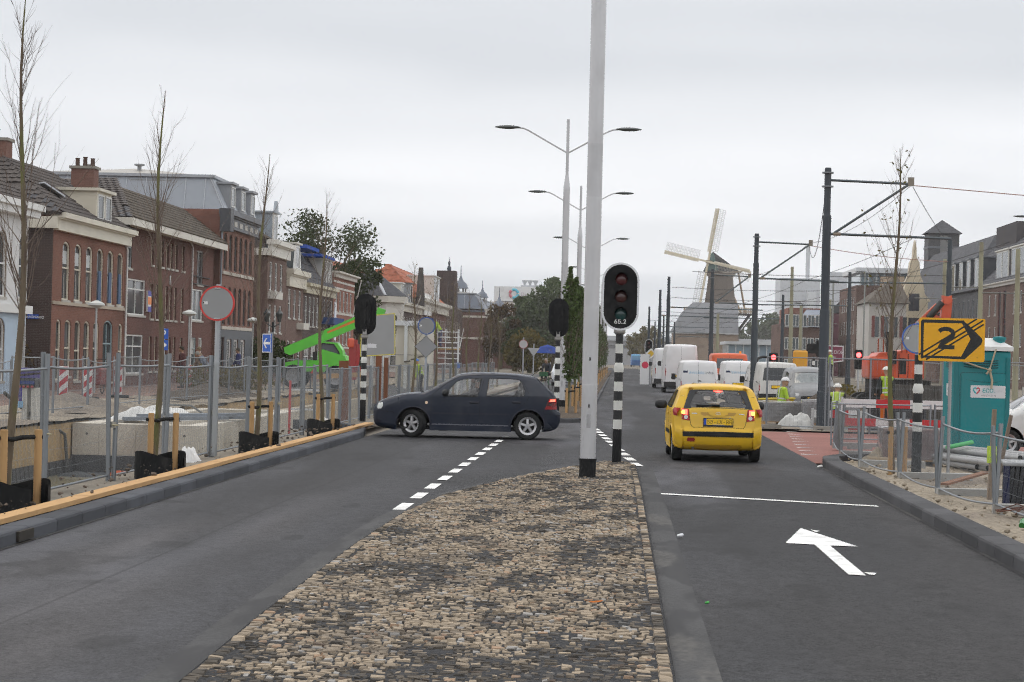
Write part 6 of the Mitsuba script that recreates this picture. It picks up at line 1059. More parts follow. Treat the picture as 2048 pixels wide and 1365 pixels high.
# white hatchback behind the toilet, only its door and front wing in view
S = Shell([(.4, .22), (.03, .35), (.02, .6), (.12, .9), (.45, 1.35), (.9, 1.46), (1.6, 1.47), (2.0, 1.40), (2.45, 1.15), (2.78, .93), (3.1, .84), (3.34, .66), (3.42, .45), (3.36, .26), (3.1, .2)], 1.62, .9, .2, .14, (.07, 4.), .05, bottom=.2)
wf = Polygon([(2.42, .95), (2.2, 1.17), (1.95, 1.33), (1.62, 1.37), (1.5, .93)])
k = vehicle('hatchback', 'white hatchback parked behind the teal toilet, cut off by the frame', 'car', (11.0, 46.4, 0), 183., S, (.66, .66, .65), [(wf, .02)], (.55, 2.87), .285, .18, seams=[[(2.42, .95), (2.5, .6), (2.45, .26)], [(1.45, 1.4), (1.42, .3)]], wscreen=[(S.idx(x=1.98), -8.8), (S.idx(x=2.74), -9.2), (S.idx(x=2.74), 9.2), (S.idx(x=1.98), 8.8)], sides=(1, -1))
for sg in (1, -1): mirror_cap(k, S, 2.22, .93, sg, s=1.2)
part(k, 'headlight', S.side_patch(MB((.6, .62, .62)), Polygon([(3.05, .72), (3.3, .62), (3.36, .68), (3.18, .8)]), 1, .004), 'clean')

# vans and the rest of the parked row
def van(label, at, w, h, L, rz=90., paint=(.68, .68, .68), rear_glass=False, logo=False, plate_z=.78, mod='panel_van', tailbar=False, high=False, group=None, step=.16, dark=True, plateside=0., wr=.33):
    nose = [(L*.80, h*.99), (L*.875, h*.80), (L*.93, h*.56), (L*.99, h*.45), (L, .5), (L*.985, .28), (L*.9, .22)] if not high else [(L*.77, h*.985), (L*.83, h*.92), (L*.90, h*.60), (L*.985, h*.46), (L, .5), (L*.985, .3), (L*.9, .24)]
    S = Shell([(.3, .3), (.03, .34), (0, .5), (.02, .75), (.05, h*.6), (.12, h*.93), (.22, h*.985), (.6, h), (L*.6, h)] + nose, w, h*.52, .09 if high else .13, .10, (.03, 8.), .03, step=step, bottom=.3)
    rs = None
    if rear_glass: a, b = S.idx(z=h*.60), S.idx(z=h*.88); rs = [(a, -8.2), (b, -8.0), (b, 8.0), (a, 8.2)]
    wd = Polygon([(L*.90, h*.57), (L*.86, h*.78), (L*.80, h*.87), (L*.66, h*.87), (L*.66, h*.56)])
    ws = [(S.idx(x=L*.81), -8.6), (S.idx(x=L*.92), -9), (S.idx(x=L*.92), 9), (S.idx(x=L*.81), 8.6)]
    k = vehicle(mod, label, 'van', at, rz, S, paint, [(wd, .03)], (L*.2, L*.8), wr, .2, group, wscreen=ws, rscreen=None, rim='steel', seats=(L*.68,), seams=[[(L*.66, h*.9), (L*.65, .4)], [(L*.4, h*.9), (L*.4, .4)]])
    if rear_glass: part(k, 'rear_window', S.strip_patch(MB((.02, .022, .025)), Polygon(rs), .004), 'pane')
    part(k, 'rear_bumper', S.face_patch(MB((.03, .03, .032)), rrect(-w*.46, w*.46, .34, .56, .04), True, .03), 'rubber')
    part(k, 'door_gap', S.face_patch(MB((.03, .03, .03)), unary_union([LineString([(0, .58), (0, h*.96)]).buffer(.006)] + [LineString([(s*w*.43, .58), (s*w*.42, h*.9)]).buffer(.006) for s in (-1, 1)]), True, .003), 'matte')
    for sg in (1, -1):
        part(k, 'tail_light', S.face_patch(MB((.33, .015, .015)), rrect(*sorted((sg*w*.41, sg*w*.475)), h*.36, h*.50, .015), True, .012), 'clean'); part(k, 'door_mirror', MB((.02, .02, .02)).mesh(rbox((.14, .2, .28), .05), M=np.array(T().translate([L*.82, sg*(w/2 + .12), h*.60]).matrix)), 'clean')
    xx = float(S.face([(0, plate_z)], True, .012)[0][0]); plate(k, xx, plateside, plate_z, '', strip=False)
    if logo:
        q = part(k, 'logo_mark', MB((.02, .03, .08)).mesh(rbox((.01, .2, .09), .004, 6), M=np.array(T().translate([float(S.face([(.58, h*.72)], True, .012)[0][0]), .58, h*.735]).matrix)), 'clean')
        part(k, 'door_lettering', MB((.30, .50, .68)).text('Versluis', .135, S.face([(.10, h*.72)], True, .012)[0], (0, -1, 0), Z_, (.32, .52, .70)).text('infra', .12, S.face([(-.47, h*.72)], True, .012)[0], (0, -1, 0), Z_, (.12, .14, .18)), 'clean')
        part(k, 'door_handle', MB((.03, .03, .03)).mesh(rbox((.03, .16, .05), .012), M=np.array(T().translate([float(S.face([(0, h*.52)], True, .01)[0][0]), -.05, h*.52]).matrix)), 'clean')
    if tailbar: part(k, 'step_bumper', MB((.04, .04, .042)).box(-.22, .02, -w*.47, w*.47, .38, .62).box(-.18, -.02, -w*.4, w*.4, .3, .38), 'rubber')
    return k, S
gv = 'white vans parked along the right edge of the far carriageway'
van('small white van with lettered rear doors, directly ahead of the yellow car', (3.52,95) + (0,), 1.80, 1.83, 4.2, logo=True, group=gv)
van('small white van with rear lettering, half hidden by a dark tram mast', (5.7,101) + (0,), 1.80, 1.86, 4.2, logo=True, group=gv, plateside=.1)
van('tall white panel van with a black step bumper, second in the row', (3.48,121) + (0,), 2.0, 2.72, 5.6, high=True, tailbar=True, group=gv, plate_z=.95, plateside=.1)
van('tall white panel van at the far end of the row, left of the other vans', (3.22,139) + (0,), 2.0, 2.6, 5.6, high=True, tailbar=True, group=gv, plate_z=.95)
van('white van with a dark rear window and open works around it', (6.49,88) + (0,), 1.80, 1.84, 4.3, paint=(.58, .57, .54), rear_glass=True, plate_z=.85, rz=94.)
k, S = van('orange flatbed works truck behind the white vans', (6.06,118) + (0,), 2.1, 2.28, 5.4, paint=(.62, .10, .025), high=True, mod='works_truck')
part(k, 'cab_rear_window', S.strip_patch(MB((.08, .09, .10)), Polygon([(S.idx(z=1.45), -8.2), (S.idx(z=2.0), -8.2), (S.idx(z=2.0), 8.2), (S.idx(z=1.45), 8.2)]), .005), 'pane'); part(k, 'roof_beacon', MB((.9, .35, .02)).lathe([(0, .16), (.06, .15), (.07, 0)], c=(.9, -.6, 2.27), n=10), 'clean')
# silver car that faces the camera
S = Shell([(.3, .25), (.02, .35), (0, .7), (.08, 1.0), (.28, 1.62), (.6, 1.75), (1.4, 1.78), (2.3, 1.72), (2.6, 1.62), (3.25, 1.12), (3.6, 1.05), (4.0, .92), (4.18, .72), (4.2, .45), (4.1, .25), (3.7, .22)], 1.78, 1.0, .18, .14, (.06, 5.), .05, step=.1)
wd = Polygon([(3.05, 1.12), (2.55, 1.55), (1.7, 1.64), (1.65, 1.06)]); a, b = S.idx(x=2.62), S.idx(x=3.2)
k = vehicle('minivan', 'silver minivan facing the camera among the wrapped pallets', 'car', (7.1,84) + (-.1,), -88., S, (.20, .205, .21), [(wd, .03)], (.75, 3.4), .31, .19, wscreen=[(a + .4, -8.8), (b - .2, -9.2), (b - .2, 9.2), (a + .4, 8.8)])
part(k, 'windscreen_tint', S.strip_patch(MB((.10, .12, .12)), Polygon([(a + .5, -8.6), (b - .3, -9), (b - .3, 9), (a + .5, 8.6)]), -.03), 'pane')
part(k, 'grille', S.face_patch(MB((.02, .02, .02)), rrect(-.52, .52, .52, .72, .06), False, .006), 'rubber'); part(k, 'bumper_bar', S.face_patch(MB((.03, .03, .03)), rrect(-.8, .8, .27, .42, .03), False, .012), 'rubber')
part(k, 'number_plate', S.face_patch(MB((.72, .42, .01)), rrect(-.26, .26, .56, .67, .01), False, .02), 'clean')
for sg in (1, -1): part(k, 'headlight', S.face_patch(MB((.5, .5, .5)), Polygon([(sg*.55, .80), (sg*.82, .86), (sg*.84, .74), (sg*.60, .70)]), False, .01), 'clean'); part(k, 'door_mirror', MB((.25, .25, .25)).mesh(rbox((.14, .2, .18), .05), M=np.array(T().translate([2.85, sg*1.0, 1.15]).matrix)), 'carpaint')
# blue bus and red car far down the road
S = Shell([(.2, .35), (0, .5), (.02, 1.2), (.05, 2.6), (.25, 3.0), (1, 3.05), (9, 3.05), (10.6, 3.0), (10.9, 2.6), (11, 1.2), (10.95, .4)], 2.5, 1.2, .06, .16, (.02, 12.), .04, step=.3, bottom=.35)
k = vehicle('bus', 'blue bus far down the road, seen from behind', 'bus', (4.03,510) + (0,), 90., S, (.05, .16, .40), [], (2.8, 8.4), .48, .28, rim='steel', seats=False)
part(k, 'rear_window', S.face_patch(MB((.10, .25, .42)), rrect(-.95, .95, 1.7, 2.55, .08), True, .01), 'pane'); part(k, 'roof_band', S.face_patch(MB((.12, .38, .55)), rrect(-1.15, 1.15, 2.62, 2.92, .05), True, .01), 'clean'); part(k, 'engine_cover', S.face_patch(MB((.03, .10, .28)), rrect(-1.0, 1.0, .6, 1.5, .05), True, .012), 'clean')
S = Shell([(.3, .25), (0, .4), (.03, .8), (.4, 1.35), (.9, 1.45), (2, 1.42), (2.8, .95), (3.6, .8), (3.9, .5), (3.8, .25)], 1.7, .9, .2, .13, step=.2)
k = vehicle('hatchback', 'small dark car driving away far down the road with red lights', 'car', (0,400) + (0,), 90., S, (.05, .05, .055), [], (.7, 3.1), .3, .19, seats=False)
for sg in (1, -1): glow(k, 'brake_light', S.face_patch(MB(), rrect(*sorted((sg*.42, sg*.78)), .78, .98, .02), True, .01), 'red_glow')
part(k, 'rear_window', S.face_patch(MB((.05, .06, .07)), rrect(-.6, .6, .98, 1.3, .05), True, .01), 'pane')
# pale car beyond the leafy median trees
S = Shell([(.3, .25), (0, .4), (.03, .8), (.4, 1.35), (.9, 1.45), (2, 1.42), (2.8, .95), (3.6, .8), (3.9, .5), (3.8, .25)], 1.7, .9, .2, .13, step=.15)
wd = Polygon([(2.65, .97), (2.0, 1.33), (.9, 1.33), (.6, .97)])
k = vehicle('hatchback', 'pale grey car half hidden behind the leafy young trees of the median', 'car', (-3.5, 142., 0), -90., S, (.55, .57, .60), [(wd, .03)], (.7, 3.1), .3, .19, wscreen=[(S.idx(x=2.05), -8.6), (S.idx(x=2.75), -9), (S.idx(x=2.75), 9), (S.idx(x=2.05), 8.6)])
for sg in (1, -1): part(k, 'headlight', S.face_patch(MB((.7, .7, .7)), rrect(*sorted((sg*.5, sg*.78)), .60, .72, .03), False, .01), 'clean')

# ---------------------------------------------------------------- fences
GALV = (.25, .27, .29)
def fence_panel(label, p, q, z0, z1, group, pitch=.055, hp=.25, bend=(0, 0), lean=0., wire=.0018, post=.021, ext=.0, rail_r=.016, name='mesh_fence', rust=False, bottom=None):
    """p, q ground ends (x, y); bend: sag of the top and bottom rail"""
    k = new(name, label, 'fence', group); p, q = np.array([*p, 0.]), np.array([*q, 0.]); L = np.linalg.norm(q - p); d = (q - p)/L; n = np.array([-d[1], d[0], 0.]); lz = n*lean; zb = z0 + .1 if bottom is None else bottom
    col = np.array(GALV)*R.uniform(.85, 1.15)
    for e, c in ((p, 0), (q, 0)): part(k, 'post', MB(col).tube([e + Z_*z0, e + lz*.5 + Z_*(z0 + z1)/2, e + lz + Z_*(z1 + ext)], post, 8), 'metal')
    t = np.linspace(0, 1, 9); s = np.sin(math.pi*t)
    top = p + np.outer(t, q - p) + lz + np.outer(z1 - .03 - s*bend[0], Z_); bot = p + np.outer(t, q - p) + np.outer(zb - s*bend[1], Z_)
    part(k, 'top_rail', MB(col*1.05).tube(top, rail_r, 7, caps=False), 'metal'); part(k, 'bottom_rail', MB(col*1.05).tube(bot, rail_r, 7, caps=False), 'metal')
    m = max(4, int(L/pitch)); u = (np.arange(m) + .5)/m; tp = np.array([[np.interp(a, t, top[:, j]) for j in range(3)] for a in u]); bt = np.array([[np.interp(a, t, bot[:, j]) for j in range(3)] for a in u])
    V, F = [], []; c = 0
    def bar(a, b, w):
        nonlocal c
        v = b - a; v = v/np.linalg.norm(v); o1 = np.cross(v, n); o1 /= np.linalg.norm(o1) + 1e-9
        V.extend([a + n*w, a + o1*w, a - n*w*.7 - o1*w*.7, b + n*w, b + o1*w, b - n*w*.7 - o1*w*.7]); F.extend([[c + i, c + (i + 1) % 3, c + 3 + (i + 1) % 3, c + 3 + i] for i in range(3)]); c += 6
    for a, b in zip(bt, tp): bar(a, b, wire)
    g = MB(col*.92)
    for i in range(1, int((z1 - zb)/hp)):
        f = i*hp/(z1 - zb)
        for j in range(len(t) - 1): bar(bot[j]*(1 - f) + top[j]*f, bot[j + 1]*(1 - f) + top[j + 1]*f, wire)
    g.raw(V, F, None, True); part(k, 'wire_mesh', g, 'metal', kind='stuff'); return k
def clamp(k, at): part(k, 'clamp', MB((.40, .38, .33)).lathe([(.0, -.04), (.045, -.04), (.045, .04), (0, .04)], c=at, n=10).tube([np.array(at) + (0, -.05, 0), np.array(at) + (.09, -.09, 0)], .012, 6, (.5, .45, .3)), 'metal')
GA = 'mesh fence panels along the canal trench'
ly = [18.9, 22.4, 26.0, 29.5, 33.0, 36.8, 40.4, 43.9, 47.5]; hts = [(-.1, 1.57), (-.1, 1.58), (-.05, 1.60), (-.05, 1.6), (-.05, 1.58), (-.05, 1.57), (-.05, 1.55), (-.05, 1.53)]
nm = ['mesh fence panel cut off by the left frame edge', 'nearest full mesh fence panel, beside the first staked tree', 'mesh fence panel in front of the pale concrete box, left half', 'mesh fence panel behind the black tree barrier', 'mesh fence panel behind the round sign back', 'mesh fence panel between the round sign and the blue arrow sign', 'mesh fence panel just right of the blue arrow sign', 'mesh fence panel with a white ladder lying behind it']
for i in range(8):
    k = fence_panel(nm[i], (-7.02 + .05*(i % 2), ly[i] + .05), (-7.02 + .05*(i % 2), ly[i + 1] - .05), *hts[i], GA, bend=(.012 + .012*(i % 3), 0), lean=.03*((i % 3) - 1), ext=.15, post=.034, rail_r=.017); clamp(k, (-6.98, ly[i + 1], .75))
y = 47.6
for i in range(24):
    L = 2.2 if i < 8 else 3.5
    fence_panel('%s mesh fence panel counted rightward from the blue arrow sign, before the trench' % ORD[i], (-7.05, y + .04), (-7.05 + .02*math.sin(i), y + L - .04), -.05, (1.46 if i > 1 else 1.5) + .03*math.sin(i*1.7), GA, pitch=.06 if i < 8 else .12, hp=.3, lean=.05*math.sin(i*2.1), post=.03, wire=.0020 if i < 8 else .0022); y += L
GB = 'older mesh fence panels on the quay'
for i in range(22): fence_panel('%s mesh fence panel from the left in the far fence on the quay' % ORD[i], (-14.4 - .1*math.sin(i), 40 + 3.5*i), (-14.4 - .1*math.sin(i + 1), 43.4 + 3.5*i), .1, 1.52 + .06*math.sin(i*2.3), GB, pitch=.11, hp=.25, bend=(.08*abs(math.sin(i)), 0), post=.025, wire=.0016)
def foot(at, rz=0., L=.72, label='grey concrete fence foot under the low mesh fence', group='concrete fence feet'):
    k = new('fence_foot', label, 'fence foot', group, at=at, rz=rz); g = m3.Manifold.cube((L, .22, .13), True).translate((0, 0, .065)) - m3.Manifold.cube((.16, .4, .1), True).translate((-L*.3, 0, .0)) - m3.Manifold.cube((.16, .4, .1), True).translate((L*.3, 0, .0)); put(k, MB((.33, .33, .32)).mesh(g, smooth=False), 'concrete')
GC = 'low mesh fence panels along the right kerb'
rp = [(4.62, 46.2), (4.33, 41.9), (4.28, 38.1), (4.45, 34.1), (4.43, 29.9), (4.66, 26.7), (5.0, 22.6)]; rh = [.98, .98, 1.08, 1.03, 1.12, 1.08, 1.05]
rn = ['far low mesh fence panel at the corner of the red path', 'bent low mesh fence panel before the sand heap', 'low mesh fence panel behind the right-hand staked tree', 'low mesh fence panel in front of the teal toilet', 'low mesh fence panel in front of the black crate', 'low mesh fence panel cut off by the right frame edge']
for i in range(6):
    a, b = np.array(rp[i]), np.array(rp[i + 1]); fence_panel(rn[i], a, b, .06, min(rh[i], rh[i + 1]), GC, pitch=.055, hp=.2, bend=(.06 if i % 2 == 0 else .03, .05), lean=.05*(-1)**i, ext=.08, post=.028, wire=.0014, rail_r=.015, bottom=.17)
for (x, y) in rp[:6]: foot((x + .55, y, .04), 4 if x < 4.5 else -6, 1.15, 'grey concrete fence foot, %s from the far end of the low right fence' % ORD[rp.index((x, y))])
GD = 'tall mesh fence panels across the works area'
for i, (a, b, l) in enumerate((((4.05, 58.9), (5.62, 58.7), 'tall mesh fence panel behind the yellow car'), ((5.72, 58.7), (8.9, 59.6), 'tall mesh fence panel before the kneeling worker'), ((6.6, 56.8), (9.6, 57.2), 'tall mesh fence panel right of the near tram mast'), ((9.6, 57.2), (12.6, 57.5), 'tall mesh fence panel behind the detour sign pole'), ((12.6, 57.5), (15.8, 57.8), 'tall mesh fence panel behind the teal toilet'), ((15.9, 57.8), (19.2, 58), 'tall mesh fence panel at the right frame edge'))): fence_panel(l, a, b, .03, 2.02, GD, pitch=.11, hp=.28, post=.026, wire=.0017, bottom=.12)
for a in ((4.1, 58.9, .02), (5.67, 58.7, .02), (8.95, 59.6, .02), (9.6, 57.2, .02), (12.6, 57.5, .02)): foot(a, 8, .7, 'concrete foot under the tall mesh fence, %s from the left' % ORD[int(a[0]//2.4) - 1], 'concrete feet of the tall fence')
GE = 'waist-high barrier panels across the works area'
for i in range(5): a, b = (4.7 + 2.3*i, 47.6 + .35*i), (6.9 + 2.3*i, 47.9 + .35*i); fence_panel('%s waist-high mesh barrier from the left, behind the sand heap' % ORD[i], a, b, .05, 1.0, GE, pitch=.09, hp=.3, wire=.0018, bottom=.2)
# red and white warning boards on the quay
def stripes(parent, o, ax, ay, w, h, n, ang, colors=((.42, .03, .04), (.62, .62, .60)), th=.012, face=None, name='stripe'):
    rect = sbox(-w/2, -h/2, w/2, h/2); az = np.cross(ax, ay); st = h/n
    for i in range(-n, 2*n):
        z = -h/2 + st*i; c = colors[i % 2]; q = Polygon([(-w, z - ang*w), (w, z + ang*w), (w, z + st + ang*w), (-w, z + st - ang*w)]).intersection(rect)
        if q.area > 1e-4: part(parent, name, MB(c).prism(q, o, ax, ay, az, th), 'clean')
def warn_board(label, at, rz=0., h=.95, w=.26):
    k = new('warning_board', label, 'warning board', 'red and white warning boards on the quay', at=at, rz=rz); part(k, 'plate', MB((.62, .62, .6)).mesh(rbox((w + .03, .03, h + .03), .012, 8), M=np.array(T().translate([0, 0, .1 + h/2]).matrix)), 'clean'); stripes(k, np.array([0, -.02, .1 + h/2]), X_, Z_, w, h, 5, .9); part(k, 'post', MB((.3, .31, .33)).tube([(-w/2 - .05, .03, 0), (-w/2 - .05, .03, 1.4)], .025, 6), 'metal'); part(k, 'foot', MB((.03, .03, .03)).mesh(rbox((.7, .35, .1), .03, 8), M=np.array(T().translate([0, 0, .05]).matrix)), 'rubber')
for px, Y, rz, lb in ((117, 68, 6, 'leftmost red and white warning board on the quay'), (167, 68.5, 8, 'second red and white warning board on the quay'), (229, 72, -6, 'third red and white warning board, behind the cargo bike'), (375, 86, -8, 'fourth red and white warning board, near the weeds'), (416, 90, -6, 'fifth red and white warning board, beside the round sign pole')): warn_board(lb, ((px - 1238)*Y/4300., Y, .1), rz)
# ---------------------------------------------------------------- canal trench works
k = new('concrete_box', 'pale cast concrete culvert box standing in the canal trench', 'concrete box'); bx = m3.Manifold.cube((3.2, 16, 1.5)).translate((-13.25, 51.8, -1.55)) - m3.Manifold.cube((2.2, 14, 1.3)).translate((-12.75, 52.6, -.9)); part(k, 'shell', MB((.50, .465, .40)).mesh(bx, smooth=False), 'concrete'); part(k, 'bitumen_band', MB((.06, .062, .068)).box(-13.26, -10.04, 51.77, 51.8, -1.6, -.82), 'stone'); part(k, 'bitumen_side', MB((.06, .062, .068)).box(-10.05, -10.02, 51.8, 67, -1.6, -.95), 'stone')
for x in (-12.6, -11.7, -10.9): part(k, 'form_joint', MB((.36, .33, .28)).box(x, x + .012, 51.79, 51.8, -.8, -.1), 'concrete')
for x, z in ((-12.9, -.3), (-11.2, -.5), (-10.5, -.3), (-12.2, -.6), (-10.7, -.65)): part(k, 'tie_hole', MB((.06, .055, .05)).lathe([(.03, 0), (0, .002)], c=(x, 51.792, z), axis=(0, -1, 0), n=10), 'matte')
k = new('concrete_box', 'second lower concrete trough further along the trench', 'concrete box'); put(k, MB((.42, .37, .29)).box(-13.2, -11.6, 70, 98, -1.5, -.45).box(-11.6, -11.4, 70, 98, -1.5, -.2), 'concrete')
k = new('steel_beam', 'grey steel sheet profiles lying on the concrete box', 'steel beam')
for i in range(4): part(k, 'profile', MB((.27, .30, .34)).beam((-12.4 + .25*i, 53.6 + .5*i, .02 + .07*(i % 2)), (-10.2 + .15*i, 55.8 + .4*i, .04 + .07*(i % 2)), .2, .09), 'metal')
def cloth_heap(name, label, cat, at, size, col, seed, m='matte'):
    k = new(name, label, cat, at=at); n = 26; u, v = np.meshgrid(np.linspace(-1, 1, n), np.linspace(-1, 1, n), indexing='ij'); r = np.clip(1 - np.maximum(np.abs(u), np.abs(v))**3, 0, 1); z = r*size[2]*(.35 + .8*meshkit.fbm(np.stack([u*2.1 + seed, v*2.1, u*0], -1), 4)) - .02
    P = np.stack([u*size[0]*(1 + .1*np.sin(v*5 + seed)), v*size[1]*(1 + .1*np.sin(u*4)), z], -1); i, j = np.meshgrid(np.arange(n - 1), np.arange(n - 1), indexing='ij'); put(k, MB(col).raw(P.reshape(-1, 3), np.stack([i*n + j, (i + 1)*n + j, (i + 1)*n + j + 1, i*n + j + 1], -1).reshape(-1, 4), None, True), m); return k
cloth_heap('plastic_sheet', 'crumpled white plastic sheet on top of the concrete box', 'plastic sheet', (-12.2, 56.5, -.05), (.9, 1.6, .42), (.62, .62, .60), 1)
cloth_heap('plastic_sheet', 'white plastic bag lying at the base of the black tree barrier', 'plastic bag', (-6.28, 31.2, .2), (.16, .28, .26), (.7, .7, .69), 2); cloth_heap('plastic_sheet', 'pale bag beside the third staked tree', 'plastic bag', (-6.5, 47.4, .15), (.2, .3, .3), (.6, .58, .55), 3)
cloth_heap('liner_sheet', 'dark grey liner sheet trailing in the canal water', 'liner', (-12.7, 50.6, WZ - .02), (.5, .8, .16), (.07, .075, .08), 4); cloth_heap('orange_net', 'crumpled orange net beside the canal liner', 'net', (-11.6, 50.9, WZ + .0), (.5, .5, .2), (.5, .10, .04), 5)
k = new('hose', 'dark cable hose drooping over the canal wall', 'hose'); put(k, MB((.09, .09, .085)).tube([(-14.3, 49.5, .7), (-13.9, 50, .25), (-13.6, 50.4, .05), (-13.2, 50.9, -.3), (-13.15, 51, -1.1)], .04, 6), 'rubber')
k = new('hose', 'thin grey hose arching over the concrete box', 'hose'); put(k, MB((.2, .2, .19)).tube([(-13.0, 57, -.02), (-12.3, 57.5, .3), (-11.6, 58, .28), (-11.2, 58.2, 0)], .03, 6), 'rubber')
k = new('fill_mound', 'heap of sandy fill on the quay behind the concrete box', 'mound'); 
def mound(k, c, r, h, m, seed, n=28):
    a = np.linspace(0, 2*math.pi, n + 1)[:-1]; V, F = [(*c[:2], c[2] + h)], []
    for i in range(1, 10):
        t = i/9; rr = t*(1 + .12*np.sin(a*3 + seed)); V += [(c[0] + r[0]*rr[j]*math.cos(a[j]), c[1] + r[1]*rr[j]*math.sin(a[j]), c[2] + h*(1 - t)**1.1*(1 + .25*(meshkit.fbm(np.array([math.cos(a[j])*t*3 + seed, math.sin(a[j])*t*3, 0.]), 3) - .5)) + .05*(meshkit.noise(np.array([math.cos(a[j])*t*9, math.sin(a[j])*t*9, seed + 0.])) - .5)) for j in range(n)]
    for j in range(n): F.append([0, 1 + j, 1 + (j + 1) % n])
    for i in range(8):
        for j in range(n): F.append([1 + i*n + j, 1 + (i + 1)*n + j, 1 + (i + 1)*n + (j + 1) % n, 1 + i*n + (j + 1) % n])
    put(k, MB().raw(V, F, None, True), m)
mound(k, (-15.2, 59, .05), (1.9, 4.5), .5, 'sand', 2); k = new('fill_mound', 'low heap of rubble and soil on the quay near the weeds', 'mound'); mound(k, (-15.4, 80, .05), (1.8, 6), .5, 'soil', 5)
k = new('ladder', 'white ladder lying behind the mesh fence', 'ladder'); [part(k, 'rung', MB((.6, .6, .6)).beam((-9.2, 60, -.9 + .55*i), (-8.4, 60, -.9 + .55*i), .05, .05), 'paint') for i in range(4)]; [part(k, 'rail', MB((.5, .05, .05)).beam((x, 60, -1.2), (x, 60, 1.0), .06, .06), 'paint') for x in (-9.2,)]
for px, Y, z1, w, lb in ((686, 58, 1.60, .26, 'wide rusty steel sheet pile beside the left signal'), (756, 63, 1.75, .16, 'rusty steel post right of the left signal'), (771, 64.5, 1.7, .12, 'thin rusty steel post in front of the dark car')):
    k = new('steel_pile', lb, 'steel pile'); x = (px - 1238)*Y/4300.; put(k, MB((.19, .075, .04)).box(x - w/2, x + w/2, Y, Y + .02, -1.4, z1).box(x - w/2, x - w/2 + .02, Y, Y + .14, -1.4, z1).box(x + w/2 - .02, x + w/2, Y, Y + .14, -1.4, z1), 'matte')
k = new('strut', 'timber strut across the trench behind the left signal', 'strut'); put(k, MB().beam((-8.8, 62, 1.1), (-7.4, 62, 1.2), .14, .14), 'timber')
k = new('pump_cart', 'small dark trailer with red lamps and pale legs standing at the left', 'cart', at=(-13.86, 50., .0)); part(k, 'box', MB((.03, .03, .035)).mesh(rbox((.42, .5, .22), .03, 8), M=np.array(T().translate([0, 0, .93]).matrix)), 'paint'); part(k, 'lid', MB((.05, .035, .03)).beam((-.24, 0, 1.1), (.24, 0, 1.16), .5, .04), 'matte'); part(k, 'blue_panel', MB((.02, .04, .16)).box(-.2, .2, -.27, -.25, .9, .98), 'paint'); [part(k, 'lamp', MB((.3, .03, .03)).lathe([(.035, 0), (0, .03)], c=(-.15 + .1*i, -.26, .84), axis=(0, -1, 0), n=8), 'clean') for i in range(4)]; [part(k, 'leg', MB((.45, .44, .40)).box(x - .06, x + .06, -.2, .2, .0, .82), 'paint') for x in (-.04, .18)]; part(k, 'small_sign', MB((.2, .35, .5)).box(-.22, -.05, -.3, -.28, .35, .5), 'clean')
k = new('wheelie_bin', 'purple wheelie bin at the corner of the white house', 'bin', at=(-18.26, 66., .05)); part(k, 'body', MB((.06, .05, .22)).mesh(m3.Manifold.batch_hull([m3.Manifold.cube((.5, .6, .05), True), m3.Manifold.cube((.62, .75, .05), True).translate((0, 0, .95))]), smooth=30), 'paint'); part(k, 'lid', MB((.05, .045, .2)).mesh(rbox((.66, .82, .1), .04, 8), M=np.array(T().translate([0, 0, 1.0]).matrix)), 'paint')
k = new('cargo_bike', 'red cargo bike box with white lettering parked on the quay', 'cargo bike', at=(-19.1, 78., .1)); part(k, 'box', MB((.21, .05, .045)).mesh(rbox((.62, 1.3, .62), .06, 8), M=np.array(T().translate([0, 0, .62]).matrix)), 'paint'); part(k, 'lettering', MB((.6, .55, .5)).text('BAKKER', .07, (0, -.66, .72), X_, Z_, (.6, .55, .5), .004), 'clean')
for x in (-.26, .26): part(k, 'wheel', MB((.02, .02, .02)).tube([(x, .27*math.cos(t) - .2, .27 + .27*math.sin(t)) for t in np.linspace(0, 2*math.pi, 17)], .022, 6, caps=False), 'rubber')
part(k, 'handlebar', MB((.05, .05, .05)).tube([(-.4, .2, .9), (-.1, .1, 1.25), (.3, .1, 1.25)], .02, 6), 'metal')
k = new('site_cabin', 'cream site cabin with a white frame beyond the yellow-edged board', 'cabin'); x0, x1 = -11.66, -10.19; part(k, 'wall', MB((.52, .49, .42)).box(x0, x1, 112, 118, 0.1, 3.3), 'paint'); part(k, 'roof_beam', MB((.58, .60, .62)).box(x0 - .2, x1 + .3, 111.8, 112, 3.3, 3.55), 'paint'); [part(k, 'frame_post', MB((.58, .6, .6)).box(x, x + .16, 111.7, 111.9, 0, 3.3), 'paint') for x in (x0 - 1.3, x0 - .75, x0 + .45)]; part(k, 'seam', MB((.35, .33, .3)).box(x0, x1, 111.97, 112, 1.75, 1.80), 'paint')
for i in range(3): part(k, 'stair_tread', MB((.12, .11, .10)).beam((x0 + .5 + .35*i, 111.5, 1.4 + .13*i), (x0 + .8 + .35*i, 111.5, 1.45 + .13*i), .3, .08), 'matte')
k = new('scaffold_tower', 'white scaffold tower with many rungs standing in the trench', 'scaffold'); x0, x1, Y = -10, -8.82, 118.
for x in (x0, x0 + .45, x1 - .05, x1): part(k, 'upright', MB((.62, .63, .64)).tube([(x, Y, -.9), (x, Y, 3.25)], .03, 6), 'paint')
for i in range(14): part(k, 'rung', MB((.64, .65, .66)).tube([(x0, Y - .02, -.7 + .29*i), (x1 if i % 3 else x1 + .1, Y - .02, -.7 + .29*i)], .035, 6), 'paint')
part(k, 'deck', MB((.4, .25, .1)).box(x0, x1, Y, Y + 1.2, 2.1, 2.2), 'matte'); part(k, 'blue_clip', MB((.05, .15, .5)).box(x1 - .1, x1 + .1, Y - .06, Y - .03, 1.1, 1.4), 'clean'); part(k, 'brace', MB((.6, .6, .6)).beam((x1 + .05, Y, 2.2), (x1 + .25, Y, 3.3), .05, .05), 'paint')
